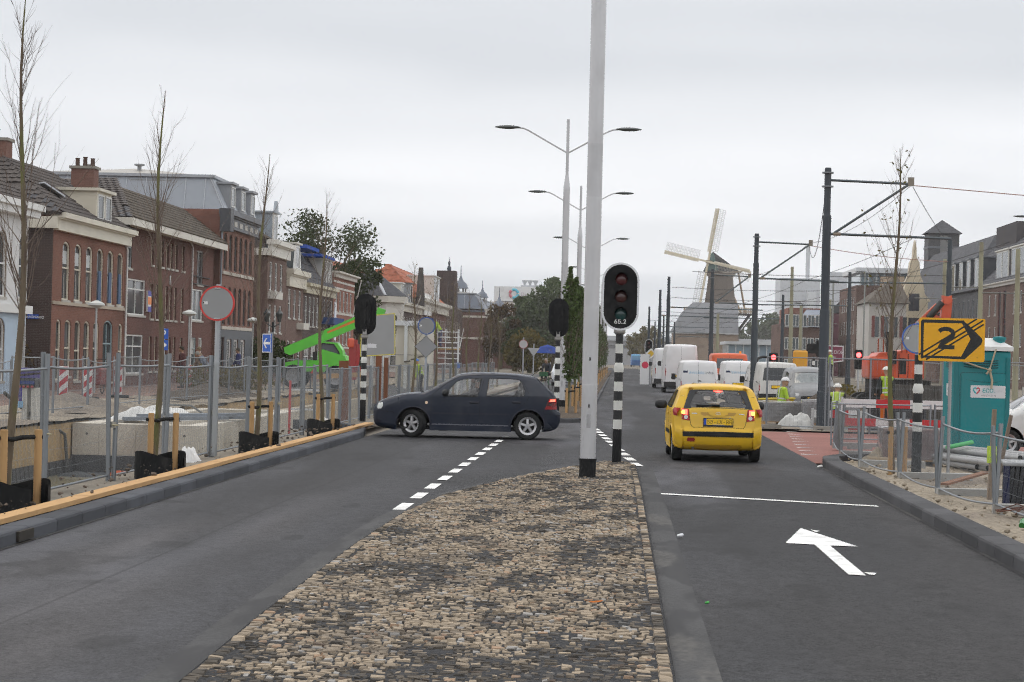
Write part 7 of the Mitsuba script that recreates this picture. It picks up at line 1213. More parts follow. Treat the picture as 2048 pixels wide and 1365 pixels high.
k = new('market_parasol', 'blue parasol far along the left pavement', 'parasol', at=(-5, 150., 0)); part(k, 'canopy', MB((.03, .06, .25)).lathe([(1.0, 2.1), (.5, 2.55), (0, 2.7)], n=8, smooth=False), 'matte'); part(k, 'pole', MB((.4, .4, .4)).tube([(0, 0, 0), (0, 0, 2.6)], .03, 6), 'metal')
for px, py0, px1, py1, Y in ((700, 640, 717, 562, 176), (790, 649, 813, 590, 205), (818, 656, 837, 593, 222), (849, 644, 861, 585, 240), (861, 644, 874, 588, 262), (876, 650, 886, 600, 285)):
    k = new('flagpole', 'white leaning flagpole on the left row, %s from the left' % ORD[[700, 790, 818, 849, 861, 876].index(px)], 'flagpole', 'white leaning flagpoles on the left row'); f = lambda px, py: np.array([(px - 1238)*Y/4300., Y, 1.84 + (718 + (px - 1238)*.0244 - py)*Y/4300.]); a, b = f(px, py0), f(px1, py1); part(k, 'pole', MB((.6, .6, .58)).tube([a, b], .05, 6), 'paint'); part(k, 'knob', MB((.5, .48, .4)).lathe([(0, -.1), (.1, 0), (0, .1)], c=b, n=8), 'paint')
# green telehandler
k = new('telehandler', 'bright green telescopic handler with its boom raised, on the quay', 'telehandler', at=(-13.76, 100., .1), rz=0.); GR = (.10, .52, .035); f = lambda px, py: ((px - 648)/43., 2.0 + (704 - py)/43. - .0 - .26)
part(k, 'boom', MB(GR).prism(Polygon([f(*q) for q in ((567, 698), (569, 709), (579, 713), (640, 686.5), (712, 655), (735, 645), (733, 625), (710, 632.5))]), (0, -.25, 0), X_, Z_, Y_, .5, None), 'carpaint'); part(k, 'boom_extension', MB(GR).beam((*((lambda q: (q[0],))(f(728, 645))), 0, f(728, 645)[1]), (f(762, 628)[0], 0, f(762, 628)[1]), .3, .34), 'carpaint'); part(k, 'fork_carriage', MB(GR).beam((f(754, 640)[0], 0, f(754, 640)[1]), (f(762, 615)[0], 0, f(762, 615)[1]), .5, .35), 'carpaint')
part(k, 'boom_lettering', MB((.62, .18, .03)).prism(Polygon([f(*q) for q in ((654, 664), (655, 668), (711, 643), (710, 638))]), (0, -.262, 0), X_, Z_, Y_, .01), 'clean')
body = Polygon([f(*q) for q in ((640, 722), (640, 704), (650, 700), (694, 712), (697, 720), (690, 745), (575, 745), (575, 728), (600, 722))]); part(k, 'chassis', MB(GR).prism(body, (0, -.9, 0), X_, Z_, Y_, 1.5), 'carpaint')
cab = Polygon([f(*q) for q in ((642, 706), (640, 690), (648, 684), (678, 686), (688, 700), (692, 716), (660, 712))]); win = Polygon([f(*q) for q in ((645, 703), (643, 691), (649, 687), (672, 689), (682, 703), (685, 712), (668, 710))]); part(k, 'cab', MB(GR).prism(cab.difference(win), (0, -.85, 0), X_, Z_, Y_, .9), 'carpaint'); part(k, 'cab_window', MB((.05, .06, .065)).prism(win, (0, -.8, 0), X_, Z_, Y_, .8), 'pane'); part(k, 'window_seal', MB((.02, .02, .02)).prism(win.difference(win.buffer(-.05)), (0, -.87, 0), X_, Z_, Y_, .03), 'rubber')
part(k, 'engine_grille', MB((.03, .03, .03)).prism(Polygon([f(*q) for q in ((630, 706), (638, 704), (638, 722), (630, 722))]), (0, -.92, 0), X_, Z_, Y_, .1), 'rubber'); part(k, 'warning_triangle', MB((.62, .06, .03)).prism(Polygon([f(*q) for q in ((633, 738), (640, 748), (626, 748))]), (0, -.95, 0), X_, Z_, Y_, .03), 'clean')
for px in (592, 676): wheel(k, (f(px, 0)[0], -.75, .55), .55, .38, -1, 0, 'steel'); wheel(k, (f(px, 0)[0], .6, .55), .55, .38, 1, 0, 'steel')
k = new('crane_arm', 'small folded red loader crane behind the left signal', 'crane', at=(-11.93, 96., 0)); part(k, 'column', MB((.30, .03, .03)).beam((0, 0, .6), (0, 0, 2.2), .32, .32), 'paint'); part(k, 'folded_arm', MB((.34, .03, .03)).beam((.16, 0, 2.2), (.3, 0, 1.0), .2, .24).beam((-.1, 0, 2.3), (.2, 0, 2.3), .2, .2), 'paint'); part(k, 'arm_head', MB((.62, .10, .05)).mesh(rbox((.3, .3, .42), .08, 8), M=np.array(T().translate([-.08, -.1, 2.25]).matrix)), 'paint'); part(k, 'hoses', MB((.02, .03, .02)).tube([(.35, -.1, 2.4), (.4, -.1, 1.8), (.34, -.1, 1.2)], .05, 6), 'rubber')
# ---------------------------------------------------------------- works area on the right
TEAL = (.0, .185, .205)
k = new('portable_toilet', 'teal portable toilet with a white roof and an ECO. sign', 'portable toilet', at=(6.98, 42.4, .0), rz=2.)
part(k, 'cabin', MB(TEAL).mesh(rbox((1.1, 1.1, 2.06), .05, 12), M=np.array(T().translate([0, 0, 1.14]).matrix)), 'paint'); part(k, 'skid', MB((.05, .055, .06)).box(-.5, .5, -.56, .5, 0, .1), 'rubber')
part(k, 'door_panel', MB(np.array(TEAL)*1.06).prism(rrect(-.40, .50, .2, 1.72, .05), (0, -.552, 0), X_, Z_, -Y_, .014), 'paint'); part(k, 'door_edge', MB(np.array(TEAL)*.6).prism(rrect(-.43, .53, .17, 1.75, .06).difference(rrect(-.415, .515, .185, 1.735, .055)), (0, -.551, 0), X_, Z_, -Y_, .004), 'paint')
part(k, 'corner_rib', MB(np.array(TEAL)*.8).mesh(rbox((.09, .05, 1.9), .02, 8), M=np.array(T().translate([.49, -.56, 1.1]).matrix)).mesh(rbox((.09, .05, 1.9), .02, 8), M=np.array(T().translate([-.5, -.56, 1.1]).matrix)), 'paint')
for i in range(4): part(k, 'vent_slot', MB(np.array(TEAL)*.35).tube([(-.36, -.553, 1.86 + .045*i), (-.2, -.566, 1.845 + .045*i), (.12, -.566, 1.835 + .045*i), (.3, -.553, 1.85 + .045*i)], .011, 5), 'paint'); part(k, 'side_vent', MB(np.array(TEAL)*.35).tube([(-.553, -.2, 1.86 + .045*i), (-.56, 0, 1.84 + .045*i), (-.553, .2, 1.86 + .045*i)], .011, 5), 'paint')
part(k, 'panel_crease', MB(np.array(TEAL)*.62).tube([(-.38, -.556, 1.62), (-.1, -.566, 1.57), (.2, -.566, 1.56), (.45, -.556, 1.6)], .008, 5), 'paint')
g = MB((.66, .66, .65)); v = [(x, y_, z) for z, s in ((2.17, .585), (2.25, .585), (2.42, .3)) for x, y_ in ((-s, -s), (s, -s), (s, s), (-s, s))]; g.raw(v, [[0, 1, 5, 4], [1, 2, 6, 5], [2, 3, 7, 6], [3, 0, 4, 7], [4, 5, 9, 8], [5, 6, 10, 9], [6, 7, 11, 10], [7, 4, 8, 11], [8, 9, 10, 11]]); part(k, 'roof', g, 'paint'); part(k, 'vent_cap', MB(TEAL).lathe([(.11, 2.2), (.11, 2.38), (.13, 2.39), (.13, 2.44), (0, 2.46)], c=(.36, -.35, 0), n=12), 'paint')
def eco(k, o, ax, w, h, full=True):
    ax = np.array(ax, float); n = np.cross(ax, Z_); q = part(k, 'label_plate', MB((.58, .58, .60)).prism(rrect(-w/2, w/2, -h/2, h/2, .01), o, ax, Z_, n, .006), 'clean'); o = np.array(o, float) + n*.007
    t = np.linspace(0, 1, 12); half = [(.055*math.sin(math.pi*u)*(1 if u < .6 else 1)*(1.15 - u*.4), .05 - .105*u) for u in t]
    if full:
        for s, c in ((-1, (.03, .38, .42)), (1, (.55, .03, .05))): put(numbered(q + '__heart_half'), MB(c).tube([o + ax*(-w*.34 + s*x*1.0) + Z_*(z + .03) for x, z in ((.0, .02), (.025, .042), (.055, .03), (.06, 0), (.04, -.035), (.002, -.07))], .013, 6), 'clean')
    put(q + '__name', MB((.02, .30, .33)).text('ECO.', .075 if full else .05, o + ax*(-w*.01) + Z_*.022, ax, Z_, None, .002, bold=True), 'clean'); put(q + '__name_end', MB((.50, .50, .53)).text('toilet', .05, o + ax*w*.28 + Z_*.015, ax, Z_, None, .002), 'clean') if full else None
    put(q + '__phone_number', MB((.12, .12, .13)).text('0481 36 37 00' if full else '0481', .028, o - Z_*h*.3, ax, Z_, None, .002), 'clean')
eco(k, (.13, -.567, 1.38), (1, 0, 0), .70, .24); eco(k, (-.557, -.12, 1.40), (0, -1, 0), .42, .24, False)
k = new('rope_knot', 'pale knotted rope hanging from the corner of the toilet roof', 'rope'); put(k, MB((.42, .36, .26)).tube([(6.6, 41.78, 1.96), (6.9, 41.76, 1.86), (7.12, 41.74, 1.80), (7.2, 41.74, 2.1), (7.24, 41.78, 2.2)], .018, 6).tube([(7.12, 41.74, 1.8), (7.06, 41.73, 1.72)], .022, 6).tube([(7.12, 41.74, 1.8), (7.17, 41.73, 1.6), (7.16, 41.73, 1.44)], .024, 6).lathe([(0, -.05), (.05, 0), (0, .05)], c=(7.12, 41.73, 1.8), n=8), 'matte')
def pallet(label, at, size, rz=0, col=(.26, .26, .27), film=True, seed=1, rows=5):
    k = new('wrapped_pallet', label, 'pallet', 'pallets of pavers wrapped in plastic film', at=at, rz=rz); w, d, h = size; part(k, 'pallet_base', MB().box(-w/2, w/2, -d/2, d/2, .09, .12).box(-w/2, -w/2 + .1, -d/2, d/2, 0, .09).box(w/2 - .1, w/2, -d/2, d/2, 0, .09).box(-.05, .05, -d/2, d/2, 0, .09), 'timber')
    rg = np.random.default_rng(seed)
    for r in range(rows):
        z = .12 + (h - .14)*r/rows; nb = 5
        for i in range(nb): part(k, 'paver_stack', MB(np.array(col)*rg.uniform(.8, 1.2)).box(-w/2 + .02 + (w - .04)*i/nb + .004, -w/2 + .02 + (w - .04)*(i + 1)/nb - .004, -d/2 + .02 + rg.uniform(0, .015), d/2 - .02, z + .003, z + (h - .14)/rows - .004), 'concrete')
    if film:
        n = 14; V, F = [], []
        for zi in range(n + 1):
            z = .1 + (h + .02 - .1)*zi/n
            for s, (x, y_) in enumerate([(math.copysign(min(abs(c), w/2), c), 0) for c in []]): pass
            ring = []
            for t in np.linspace(0, 4, 49)[:-1]: e = int(t); f = t - e; x, y_ = ((-w/2 + w*f, -d/2), (w/2, -d/2 + d*f), (w/2 - w*f, d/2), (-w/2, d/2 - d*f))[e]; o = .008 + .028*meshkit.noise(np.array([x*7 + seed, y_*7, z*9 + x*4])); l = math.hypot(x, y_); ring.append((x*(1 + o/l), y_*(1 + o/l), z))
            V += ring
        for a in range(n): F += [[a*48 + j, a*48 + (j + 1) % 48, (a + 1)*48 + (j + 1) % 48, (a + 1)*48 + j] for j in range(48)]
        V.append((0, 0, h + .03)); F += [[n*48 + j, n*48 + (j + 1) % 48, len(V) - 1] for j in range(48)]; part(k, 'plastic_film', MB().raw(V, F, None, True), 'film')
    return k
pallet('film-wrapped pallet of grey pavers right behind the yellow car', (4.75, 63.2, .02), (1.15, 1.0, .68), 5, seed=1); pallet('largest film-wrapped pallet of grey pavers, before the silver car', (5.95, 62.3, .02), (1.3, 1.1, .76), -3, seed=2); pallet('film-wrapped pallet of grey pavers behind the others', (6.7, 66.5, .0), (1.2, 1.0, .66), 8, seed=3); pallet('film-wrapped pallet of purple-brown bricks behind the striped sign pole', (5.32, 39.6, .03), (1.0, .9, .68), 0, (.17, .10, .105), seed=4, rows=6)
k = new('yellow_hopper', 'small yellow hopper tipped on top of the pallets', 'hopper', at=(4.9, 67, .55)); part(k, 'bowl', MB((.55, .38, .02)).raw([(-.55, -.3, .15), (.55, -.3, .2), (.55, .3, .2), (-.55, .3, .15), (-.4, -.2, -.12), (.4, -.2, -.12), (.4, .2, -.12), (-.4, .2, -.12)], [[4, 5, 1, 0], [5, 6, 2, 1], [6, 7, 3, 2], [7, 4, 0, 3], [7, 6, 5, 4]]), 'paint'); part(k, 'rim', MB((.6, .45, .05)).tube([(-.55, -.3, .15), (.55, -.3, .2), (.55, .3, .2), (-.55, .3, .15), (-.55, -.3, .15)], .03, 6), 'paint'); part(k, 'stand', MB((.3, .2, .03)).box(-.3, .3, -.15, .15, -.75, -.12), 'paint')
cloth_heap('plastic_sheet', 'white crumpled sack beside the near tram mast', 'sack', (5.0, 60.9, .0), (.5, .4, .6), (.55, .55, .53), 6); 
k = new('sand_heap', 'pointed sand heap behind the bent low fence', 'mound'); mound(k, (5.15, 40.0, .03), (.75, .9), .62, 'sand', 3); k = new('sand_heap', 'reddish heap of soil beyond the kneeling worker', 'mound'); mound(k, (7.1, 72.5, -.3), (2.6, 2.2), 1.4, 'soil', 7); k = new('sand_heap', 'long mound of fill under the standing worker by the mast', 'mound'); mound(k, (13.2, 128, .0), (4, 5), 1.0, 'ground', 9)
# red and white barrier boards
def barrier(label, at, rz, L, z=(.42, .88), legs=True):
    k = new('barrier_board', label, 'barrier', 'red and white barrier boards in the works area', at=at, rz=rz); n = max(3, int(L/.75))
    for a, b, o in ((.30, .50, 0), (.78, 1.0, 1)):
        for i in range(n): part(k, 'panel_section', MB((.46, .025, .03) if (i + o) % 2 == 0 else (.60, .60, .59)).box(-L/2 + L*i/n, -L/2 + L*(i + 1)/n, -.02, .02, a, b), 'clean')
    for x in (-L/2, L/2): part(k, 'leg', MB((.5, .5, .5)).box(x - .03, x + .03, -.03, .05, 0, 1.05), 'paint')
barrier('long red and white barrier board behind the staked right tree', (8.0, 56.2, -.05), 2, 4.4); barrier('red and white barrier board at the left of the works area', (6.2, 60.6, -.45), 4, 1.5); barrier('red and white barrier half hidden behind the toilet', (11.4, 57.0, -.05), 3, 2.2)
k = new('skip_crate', 'black slatted crate beyond the kneeling worker', 'crate', at=(8.55, 66.5, -.4)); [part(k, 'slat', MB((.035, .037, .042)).box(-.85, .85, -.02 if j == 0 else .98, .02 if j == 0 else 1.02, .12*i, .12*i + .1), 'paint') for i in range(8) for j in (0, 1)]; [part(k, 'corner_post', MB((.03, .03, .035)).box(x - .04, x + .04, y_ - .05, y_ + .05, 0, 1.0), 'paint') for x in (-.85, .85) for y_ in (0, 1)]
k = new('plastic_crate', 'black slatted crate with a pale lid at the lower right frame edge', 'crate', at=(5.55, 28.3, .02), rz=-8.)
for i in range(17): part(k, 'slat', MB((.014, .014, .018)).box(-.48 + .06*i, -.48 + .06*i + .035, -.45, -.42, .02, .55), 'rubber')
part(k, 'corner_post', MB((.012, .014, .05)).box(-.52, -.44, -.47, -.39, -.02, .58), 'rubber'); part(k, 'shell', MB((.02, .02, .022)).box(-.5, .5, -.41, .45, .02, .55), 'rubber'); part(k, 'lid', MB((.30, .31, .32)).mesh(rbox((1.06, .96, .05), .015, 8), M=np.array(T().translate([0, 0, .59]).matrix)), 'paint'); part(k, 'pale_sleeve', MB((.28, .29, .3)).lathe([(.12, 0), (.12, .25), (.10, .3)], c=(.12, -.30, .1), n=12), 'paint')
k = new('stake', 'rough timber stake with yellow-green tape before the toilet', 'stake', at=(5.06, 29.5, 0)); part(k, 'post', MB((.26, .2, .15)).beam((0, 0, -.05), (.05, 0, 1.28), .09, .05), 'matte'); part(k, 'tape', MB((.45, .62, .04)).box(-.03, .085, -.045, .05, .55, .78).box(.02, .05, -.05, -.04, .45, .56), 'clean')
k = new('stake', 'slanting rusty stake at the right, leaning over the fence', 'stake', at=(5.22, 29.8, 0)); put(k, MB((.20, .15, .12)).beam((-.05, 0, 0), (.17, 0, 1.2), .07, .04), 'matte')
k = new('pipe_stack', 'heap of grey plastic pipes with dark ends before the toilet', 'pipes', at=(6.1, 39.0, .06), rz=0); rg_ = np.random.default_rng(4)
for i in range(20):
    a = np.array([-.85 + .12*(i % 10) + .05*rg_.normal(), 1.6 + .4*rg_.random(), .06 + .10*(i//7) + .02*rg_.random()]); b = np.array([.15 + .15*(i % 10), -1.4 - .35*(i % 3) + .25*rg_.random(), .06 + .10*(i//7)]); r = .045 + .012*rg_.random(); q = part(k, 'pipe', MB(np.array((.36, .365, .37))*rg_.uniform(.7, 1.15)).tube([a, b], r, 10, caps=False), 'paint'); put(q + '__bore', MB((.02, .02, .02)).lathe([(0, -.01), (r*.96, -.01), (r*1.02, 0)], c=b, axis=b - a, n=10), 'rubber')
part(k, 'green_pipe', MB((.05, .42, .12)).tube([(-.2, -.2, .34), (.35, .5, .42)], .04, 8), 'paint')
k = new('pipe', 'tan pipe lying behind the low fence by the sand heap', 'pipe'); put(k, MB((.34, .27, .19)).tube([(4.55, 39.2, .12), (5.4, 38.6, .12)], .07, 10), 'concrete')
k = new('brick_stack', 'low stack of loose red paving bricks at the right edge', 'bricks', at=(8.0, 38.6, .03))
for i in range(24): part(k, 'brick', MB(np.array((.22, .085, .06))*R.uniform(.7, 1.25)).box(-.6 + .22*(i % 6), -.39 + .22*(i % 6), -.2 + .11*((i//6) % 2), -.1 + .11*((i//6) % 2), .07*(i//12), .07*(i//12) + .062), 'concrete')
k = new('plank', 'rusty plank lying across a concrete fence foot', 'plank'); put(k, MB((.24, .13, .09)).beam((4.7, 31.1, .16), (5.5, 32.4, .28), .12, .03), 'matte')
k = new('debris_twigs', 'tangle of reddish cable offcuts on the sand verge', 'debris', kind='stuff'); g = MB((.16, .08, .06)); [g.tube([(4.55 + .5*rg_.random(), 25.2 + 1.2*rg_.random(), .12), (4.8 + .3*rg_.random(), 25.4 + .8*rg_.random(), .20 + .05*rg_.random()), (4.55 + .6*rg_.random(), 25.2 + 1.2*rg_.random(), .12)], .008, 5) for _ in range(9)]; put(k, g, 'matte')
k = new('pebbles', 'scattered stones and lumps on the sand and soil strips', 'rubble', kind='stuff'); g = MB()
for i in range(700):
    x, yy = (4.1 + 3*rg_.random()**1.6, 18 + 22*rg_.random()) if i % 2 else (-6.85 + 1.0*rg_.random(), 17 + 32*rg_.random()); s = .008 + .03*rg_.random()**3; v = m3.Manifold.sphere(1, 6).to_mesh(); p = np.array(v.vert_properties[:, :3]); p = p*(1 + .3*rg_.normal(0, 1, (len(p), 1)))*s*np.array([1, 1, .7]) + (x, yy, .1 if i % 2 else .2); g.raw(p, np.array(v.tri_verts), np.array((.30, .25, .19))*rg_.uniform(.6, 1.4) if i % 2 else np.array((.10, .08, .065))*rg_.uniform(.4, 1.8), False)
put(k, g, 'matte')
for (x, y_), c, s, nm, lb in (((0.7, 16.27), (.04, .35, .05), .014, 'bottle_top', 'tiny green scrap on the right carriageway'), ((0.66, 22.3), (.65, .66, .68), .028, 'paper_cup', 'crushed white cup beside the island gutter'), ((3.54, 37.91), (.6, .6, .58), .04, 'litter', 'scrap of white paper at the right kerb corner')):
    k = new(nm, lb, 'litter', at=(x, y_, .01)); put(k, MB(c).mesh(m3.Manifold.batch_hull([m3.Manifold.sphere(s*.7, 8).translate((s*i*.6, s*.3*(-1)**i, s*.5 + s*.2*i)) for i in range(3)])), 'clean')
k = new('fallen_leaf', 'orange fallen leaf curled on the cobbles', 'leaf', at=(-0.13, 15.07, .125), rz=15.); lf_ = Polygon([(-.05, 0), (-.03, .018), (0, .026), (.03, .02), (.05, .004), (.062, 0), (.05, -.006), (.03, -.022), (0, -.027), (-.03, -.018)]).segmentize(.012); v_, f_ = trimesh.creation.triangulate_polygon(lf_, engine='earcut'); part(k, 'blade', MB((.42, .12, .02)).raw(np.c_[v_, .5*v_[:, 0]**2*12 + 14*v_[:, 1]**2], f_, None, True), 'matte'); part(k, 'stem', MB((.25, .1, .03)).tube([(-.05, 0, .015), (-.075, .004, .03)], .002, 5), 'matte')
k = new('green_bottle', 'green glass bottle lying at the right frame edge', 'bottle', at=(4.61, 24.63, .10), rz=70.); put(k, MB((.02, .16, .03)).lathe([(0, -.12), (.034, -.12), (.036, .03), (.014, .09), (.013, .13), (0, .13)], axis=(1, .1, .25), n=14), 'pane')
# orange excavator
k = new('excavator', 'orange excavator with its boom folded up behind the detour sign', 'excavator', at=(9.67, 76., 0), rz=0.); OR = (.55, .075, .02); f = lambda px, py: ((px - 1790)/56.6, 1.84 + (731.5 - py)/56.6)
part(k, 'house', MB(OR).prism(Polygon([f(*q) for q in ((1742, 756), (1742, 716), (1750, 707), (1790, 703), (1800, 700), (1838, 700), (1838, 756))]), (0, -1.2, 0), X_, Z_, Y_, 2.2), 'carpaint'); part(k, 'counterweight', MB(np.array(OR)*.85).mesh(rbox((.9, 2.3, .8), .12, 10), M=np.array(T().translate([-.6, -.1, 1.75]).matrix)), 'carpaint'); part(k, 'track_frame', MB((.03, .028, .027)).box(-.9, 1.1, -1.1, 1.1, .75, 1.35), 'rubber')
for s in (-1, 1): part(k, 'track', MB((.025, .024, .023)).prism(LineString([(-1.1, .45), (1.3, .45)]).buffer(.42, quad_segs=8), (0, s*.9 - .25, 0), X_, Z_, Y_, .5), 'rubber')
part(k, 'cab', MB((.04, .04, .045)).box(*sorted((f(1818, 0)[0], f(1838, 0)[0])), -1.0, .2, 1.4, 3.2), 'pane'); part(k, 'exhaust', MB((.04, .04, .04)).lathe([(.07, 2.3), (.07, 2.75), (.1, 2.8), (.1, 3.0), (0, 3.0)], c=(f(1770, 0)[0], -.8, 0), n=10), 'rubber'); [part(k, 'panel_seam', MB((.10, .015, .006)).box(f(q, 0)[0], f(q, 0)[0] + .03, -1.204, -1.2, 1.42, 2.25), 'matte') for q in (1768, 1788, 1806)]; [part(k, 'handrail', MB((.3, .05, .02)).tube([(f(q, 0)[0], -1.22, 2.3), (f(q, 0)[0], -1.22, 2.75), (f(q + 10, 0)[0], -1.22, 2.75), (f(q + 10, 0)[0], -1.22, 2.3)], .025, 6), 'paint') for q in (1748, 1794)]; part(k, 'air_grille', MB((.03, .03, .03)).box(f(1790, 0)[0], f(1803, 0)[0], -1.21, -1.2, 1.55, 2.1), 'rubber'); part(k, 'side_box', MB((.03, .03, .032)).box(f(1773, 0)[0], f(1783, 0)[0], -1.4, -1.22, 1.9, 2.35), 'rubber'); part(k, 'white_badge', MB((.55, .5, .48)).box(f(1755, 0)[0], f(1764, 0)[0], -1.23, -1.2, 1.72, 1.9), 'clean')
bm = part(k, 'boom', MB(OR).beam((f(1838, 690)[0], 0, f(0, 690)[1]), (f(1866, 628)[0], 0, f(0, 628)[1]), .26, .34).beam((f(1830, 655)[0], -.1, f(0, 655)[1]), (f(1872, 612)[0], -.1, f(0, 612)[1]), .22, .28), 'carpaint'); part(k, 'boom_head', MB((.62, .10, .04)).prism(Polygon([f(*q) for q in ((1880, 590), (1886, 592), (1890, 592), (1897, 590), (1898, 601), (1890, 608), (1882, 606))]), (0, -.25, 0), X_, Z_, Y_, .5), 'carpaint'); part(k, 'dipper', MB(OR).beam((f(1889, 600)[0], 0, f(0, 600)[1]), (f(1886, 645)[0], 0, f(0, 645)[1]), .4, .34), 'carpaint'); part(k, 'ram', MB((.03, .03, .03)).tube([(f(1852, 636)[0], -.2, f(0, 636)[1]), (f(1878, 604)[0], -.2, f(0, 604)[1])], .12, 10), 'metal'); part(k, 'hose', MB((.3, .03, .03)).tube([(f(1815, 700)[0], -.6, f(0, 700)[1]), (f(1822, 660)[0], -.5, f(0, 660)[1])], .05, 6), 'rubber')

for i in range(6): fence_panel('%s tall mesh fence panel from the left in the row behind the excavator' % ORD[i], (10.5 + 3.5*i, 84 + .3*i), (13.9 + 3.5*i, 84.3 + .3*i), .03, 2.0, 'tall mesh fence panels behind the excavator', pitch=.13, hp=.3, post=.03, wire=.0022, bottom=.12)
k = new('site_skip', 'dark grey waste skip standing behind the mesh fence on the right', 'skip', at=(10.12, 70., 0)); q = m3.Manifold.batch_hull([m3.Manifold.cube((1.7, 1.4, .05), True).translate((0, 0, .1)), m3.Manifold.cube((2.5, 1.6, .05), True).translate((0, 0, 1.2))]) - m3.Manifold.batch_hull([m3.Manifold.cube((1.5, 1.2, .05), True).translate((0, 0, .3)), m3.Manifold.cube((2.3, 1.4, .1), True).translate((0, 0, 1.25))]); part(k, 'shell', MB((.09, .085, .08)).mesh(q, smooth=20), 'matte'); [part(k, 'rib', MB((.08, .075, .07)).beam((x*.85, -.72, .1), (x*1.2, -.82, 1.2), .08, .06), 'matte') for x in (-.8, 0, .8)]
for i in range(5): pole_thing('delineator', 'pale bollard post, %s from the left along the sandy works area' % ORD[i], 'bollard', 12.5 + 2.1*i, 92 + 3*i, 1.0, .06, (.55, .54, .5), 'pale bollards on the right'); 
k = new('rubble_heap', 'heap of broken pavers and rubble behind the red and white barrier', 'mound'); mound(k, (9.6, 60.2, -.05), (1.2, 1.0), .55, 'ground', 12)

# ---------------------------------------------------------------- people
def hullchain(segs, n=10):
    out = []
    for (a, ra), (b, rb) in segs: out.append(m3.Manifold.batch_hull([m3.Manifold.sphere(ra, n).translate(tuple(map(float, a))), m3.Manifold.sphere(rb, n).translate(tuple(map(float, b)))]))
    return m3.Manifold.batch_boolean(out, m3.OpType.Add)
def person(label, at, rz, lean=0., arms=((.25, -.1, .95), (.25, .1, .95)), legs=None, vest=(.42, .62, .05), shirt=(.42, .62, .05), trousers=(.05, .05, .06), skin=(.42, .25, .17), helmet=(.68, .67, .62), hair=None, sit=False, s=1., sleeves=True, turn=0., crouch=0.):
    """faces +x; lean in degrees forward; hands given relative to the hips' height (x, y, z)"""
    k = new('person', label, 'person', at=at, rz=rz); V3 = lambda *a: np.array(a, float)*s
    hz = .93 - crouch; hip = V3(0, 0, hz); L = math.radians(lean); up = np.array([math.sin(L), 0, math.cos(L)]); fw = np.array([math.cos(L), 0, -math.sin(L)]); sh = hip + up*.52*s; nk = hip + up*.60*s; hd = hip + (up*.75 + fw*.04)*s
    la, ra_ = V3(0, .095, hz - .02), V3(0, -.095, hz - .02)
    if sit: kn = [V3(.42, .12, hz + .06), V3(.42, -.12, hz + .06)]; an = [V3(.55, .12, hz - .30), V3(.55, -.12, hz - .30)]
    elif legs is None: kn = [V3(.03 + crouch*.6, .11, .50 - crouch*.1), V3(.02 + crouch*.6, -.11, .50 - crouch*.1)]; an = [V3(0, .12, .09), V3(-.04, -.12, .09)]
    else: kn, an = legs
    sl, sr = sh + V3(0, .185, 0), sh + V3(0, -.185, 0); segs = [((hip, .115*s), (hip + up*.22*s, .112*s)), ((hip + up*.22*s, .112*s), (sh - up*.06*s, .125*s)), ((sl, .062*s), (sr, .062*s)), ((sh, .07*s), (nk, .052*s)), ((nk, .05*s), (hd - up*.03*s, .055*s))]
    for h, kk, a in ((la, kn[0], an[0]), (ra_, kn[1], an[1])): segs += [((h, .088*s), (kk, .058*s)), ((kk, .058*s), (a, .04*s)), ((a, .042*s), (a + V3(.15, 0, -.045), .035*s))]
    hands = []
    for j, (S_, hnd) in enumerate(((sl, arms[1]), (sr, arms[0]))):
        w = V3(*hnd) + np.array([0, 0, 0]); w[2] += 0 if True else 0; d = w - S_; D = np.linalg.norm(d); m = (S_ + w)/2; b = np.sqrt(max(.0, (.29*s)**2 - (D/2)**2)); el = m + np.array([-.35, .25*(1 if j == 0 else -1), -.9])/1.0*b; segs += [((S_, .058*s), (el, .043*s)), ((el, .043*s), (w, .03*s))]; dd = (w - el)/np.linalg.norm(w - el); pal = w + dd*.06*s; segs += [((w, .03*s), (pal, .032*s))]; o = np.cross(dd, [0, 1, 0]); o /= np.linalg.norm(o) + 1e-9; sd = np.cross(o, dd)
        for i, ln in enumerate((.065, .08, .075, .058)): r0 = pal + sd*(-.027 + .018*i)*s; r1 = r0 + dd*ln*.55*s; segs += [((r0, .0095*s), (r1, .009*s)), ((r1, .009*s), (r1 + (dd*.6 + o*.6)*ln*.5*s, .008*s))]
        t0 = w + (dd*.02 + sd*.03*(-1 if j == 0 else 1))*s; segs += [((t0, .011*s), (t0 + (dd*.045 + sd*.03*(-1 if j == 0 else 1))*s, .009*s))]; hands.append((S_, el, w))
    head = m3.Manifold.sphere(1, 18).scale((.098*s, .076*s, .125*s)).translate(tuple(map(float, hd))); fx = lambda x, y, z: tuple(map(float, hd + np.array([x, y, z])*s))
    feat = [head, m3.Manifold.batch_hull([m3.Manifold.sphere(.012*s, 8).translate(fx(.092, 0, .02)), m3.Manifold.sphere(.016*s, 8).translate(fx(.105, 0, -.02))]), m3.Manifold.sphere(.03*s, 8).translate(fx(.06, 0, -.10))] + [m3.Manifold.sphere(1, 8).scale((.016*s, .01*s, .03*s)).translate(fx(.0, .078*q, 0)) for q in (-1, 1)] + [m3.Manifold.sphere(.011*s, 8).translate(fx(.086, .03*q, .015)) for q in (-1, 1)] + [m3.Manifold.sphere(1, 8).scale((.01*s, .026*s, .007*s)).translate(fx(.092, 0, -.06))]
    body = m3.Manifold.batch_boolean([hullchain(segs)] + feat, m3.OpType.Add); part(k, 'body', MB(skin).mesh(body, smooth=60), 'matte')
    for q in (-1, 1): part(k, 'eye', MB((.03, .025, .02)).lathe([(0, -.006*s), (.008*s, 0), (0, .006*s)], c=fx(.092, .03*q, .016), n=6), 'clean')
